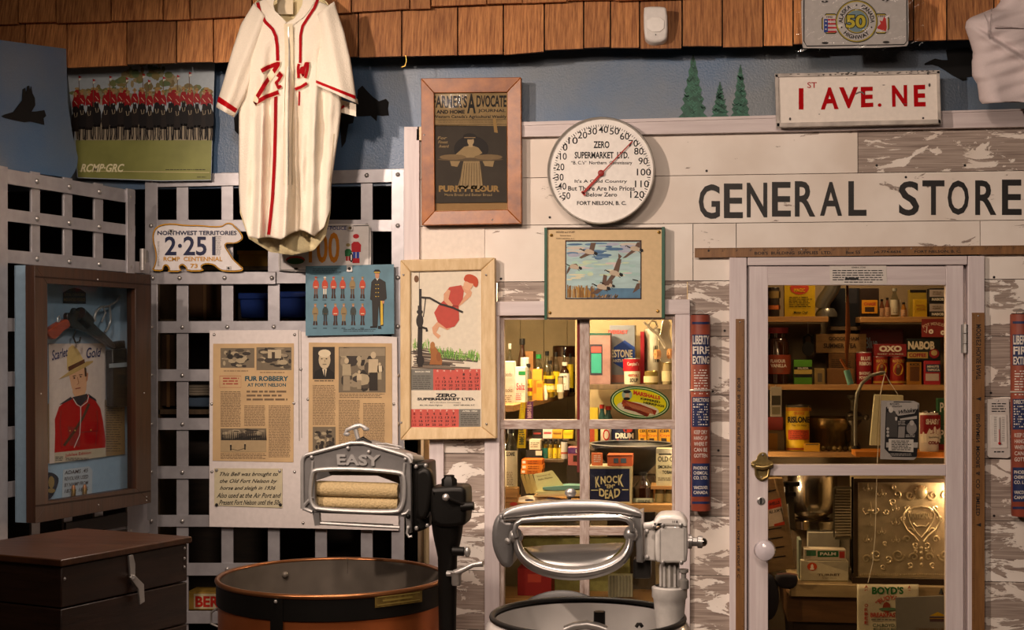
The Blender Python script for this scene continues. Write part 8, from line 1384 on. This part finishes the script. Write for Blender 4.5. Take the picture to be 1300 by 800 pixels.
gb = Y(.075); t = T('grey_cardboard_box', 'grey cardboard sheet with small yellow logo at the lower right of the door', 'cardboard', gb.P(1170, 800)); k = M(); k.pq(gb, [(1137, 759), (1216, 756), (1216, 860), (1140, 860)], 0, .01, C('#77736c', .6)); k.o('board', t); k = M(); z = ZM(4, 1080, 600); k.flat(gb, z(400, 728, 442, 708, 480, 725, 480, 730), .001, C('#b8941c')); k.flat(gb, z(400, 733, 480, 733, 480, 758, 402, 758), .001, C('#4a3034')); k.ribbon(gb, z(400, 742, 480, 742), .6, .0014, C('#b8941c')); k.tx(gb, 'CANADIAN UN', *z(330, 790)[0], *z(480, 802)[0], .001, C('#6a4a2a'), .02); k.o('logo', t)
t = T('brass_counter_stud', 'small dark figurine-like stud on the counter edge right of the sack', 'stud', Y(.118).P(1195, 754)); k = M(); k.lathe(Y(.118).P(1195, 754), [(.008, 0), (.006, .006), (.003, .016), (0, .02)], BKC, 8); k.o('stud', t)
# ================================================================== LIGHT
def area(loc, tgt, size, power, col, sy_=None, spread=180):
    l = bpy.data.lights.new('lamp', 'AREA'); l.energy = power; l.color = col; l.size = size; l.spread = math.radians(spread)
    if sy_: l.shape = 'RECTANGLE'; l.size_y = sy_
    o = bpy.data.objects.new('lamp', l); COL.objects.link(o); o.location = loc; o.rotation_euler = (Vector(tgt)-Vector(loc)).to_track_quat('-Z', 'Y').to_euler(); return o
def spot(loc, tgt, power, col, ang, blend=.6, rad=.05):
    l = bpy.data.lights.new('spot', 'SPOT'); l.energy = power; l.color = col; l.spot_size = math.radians(ang); l.spot_blend = blend; l.shadow_soft_size = rad
    o = bpy.data.objects.new('spot', l); COL.objects.link(o); o.location = loc; o.rotation_euler = (Vector(tgt)-Vector(loc)).to_track_quat('-Z', 'Y').to_euler(); return o
def pt(loc, power, col, rad=.05):
    l = bpy.data.lights.new('point_light', 'POINT'); l.energy = power; l.color = col; l.shadow_soft_size = rad; o = bpy.data.objects.new('point_light', l); COL.objects.link(o); o.location = loc; return o
WARM = (1, .72, .52); W2 = (1, .79, .64)
spot((-2.3, -3.1, 2.95), (0, 0, 1.95), 300, W2, 64, .7, .05)
spot((-.2, -3.4, 3.0), (.5, 0, 1.9), 70, W2, 70, .9, .08)
spot((-1.3, -2.6, 3.0), (-1.4, 0, 1.5), 125, W2, 66, .9, .08)
spot((-.2, -2.7, 3.02), (-1.95, -.5, 1.5), 75, W2, 34, .8, .08)  # added spot without a fixture, brightens the display case
pt((X(864), .2, 1.28), 3, (1, .76, .5), .02)  # added unseen light behind the right jamb, brightens the low window stock
pt((X(634)-.1, .2, 1.3), 4, (1, .76, .5), .02)  # added unseen light behind the left jamb, brightens the wall under the shelf
area((0, -3.9, 3.05), (-.3, -1, .5), 1.6, 60, W2, 1.0)  # unseen overhead panel added to fill the front and lift the metals
area((-.7, -1.35, 3.08), (-.7, -1.3, 0), 1.2, 18, W2, .5, 90)
# shop lamps, then two unseen lights added low behind the door stiles
pt((X(632)+.04, .26, 1.93), 52, (1, .78, .5), .04)
pt((X(745), .34, 2.2), 22, (1, .74, .46), .05)
pt((X(1090), .25, 2.2), 13, (1, .72, .46), .05)
pt((Y(.13).P(1212, 600).x, .13, 1.14), 2.2, (1, .76, .52), .02)  # added light hidden by the right stile, brightens the register
pt((X(962), .3, 1.12), 4, (1, .76, .52), .02)  # added light hidden by the left stile, brightens the pot
w = bpy.data.worlds.new('world'); SC.world = w; w.use_nodes = True; w.node_tree.nodes['Background'].inputs[0].default_value = (.5, .42, .36, 1); w.node_tree.nodes['Background'].inputs[1].default_value = .25
SC.view_settings.view_transform = 'Standard'; SC.view_settings.look = 'None'; SC.view_settings.gamma = 1; SC.view_settings.use_curve_mapping = False; SC.view_settings.exposure = 0
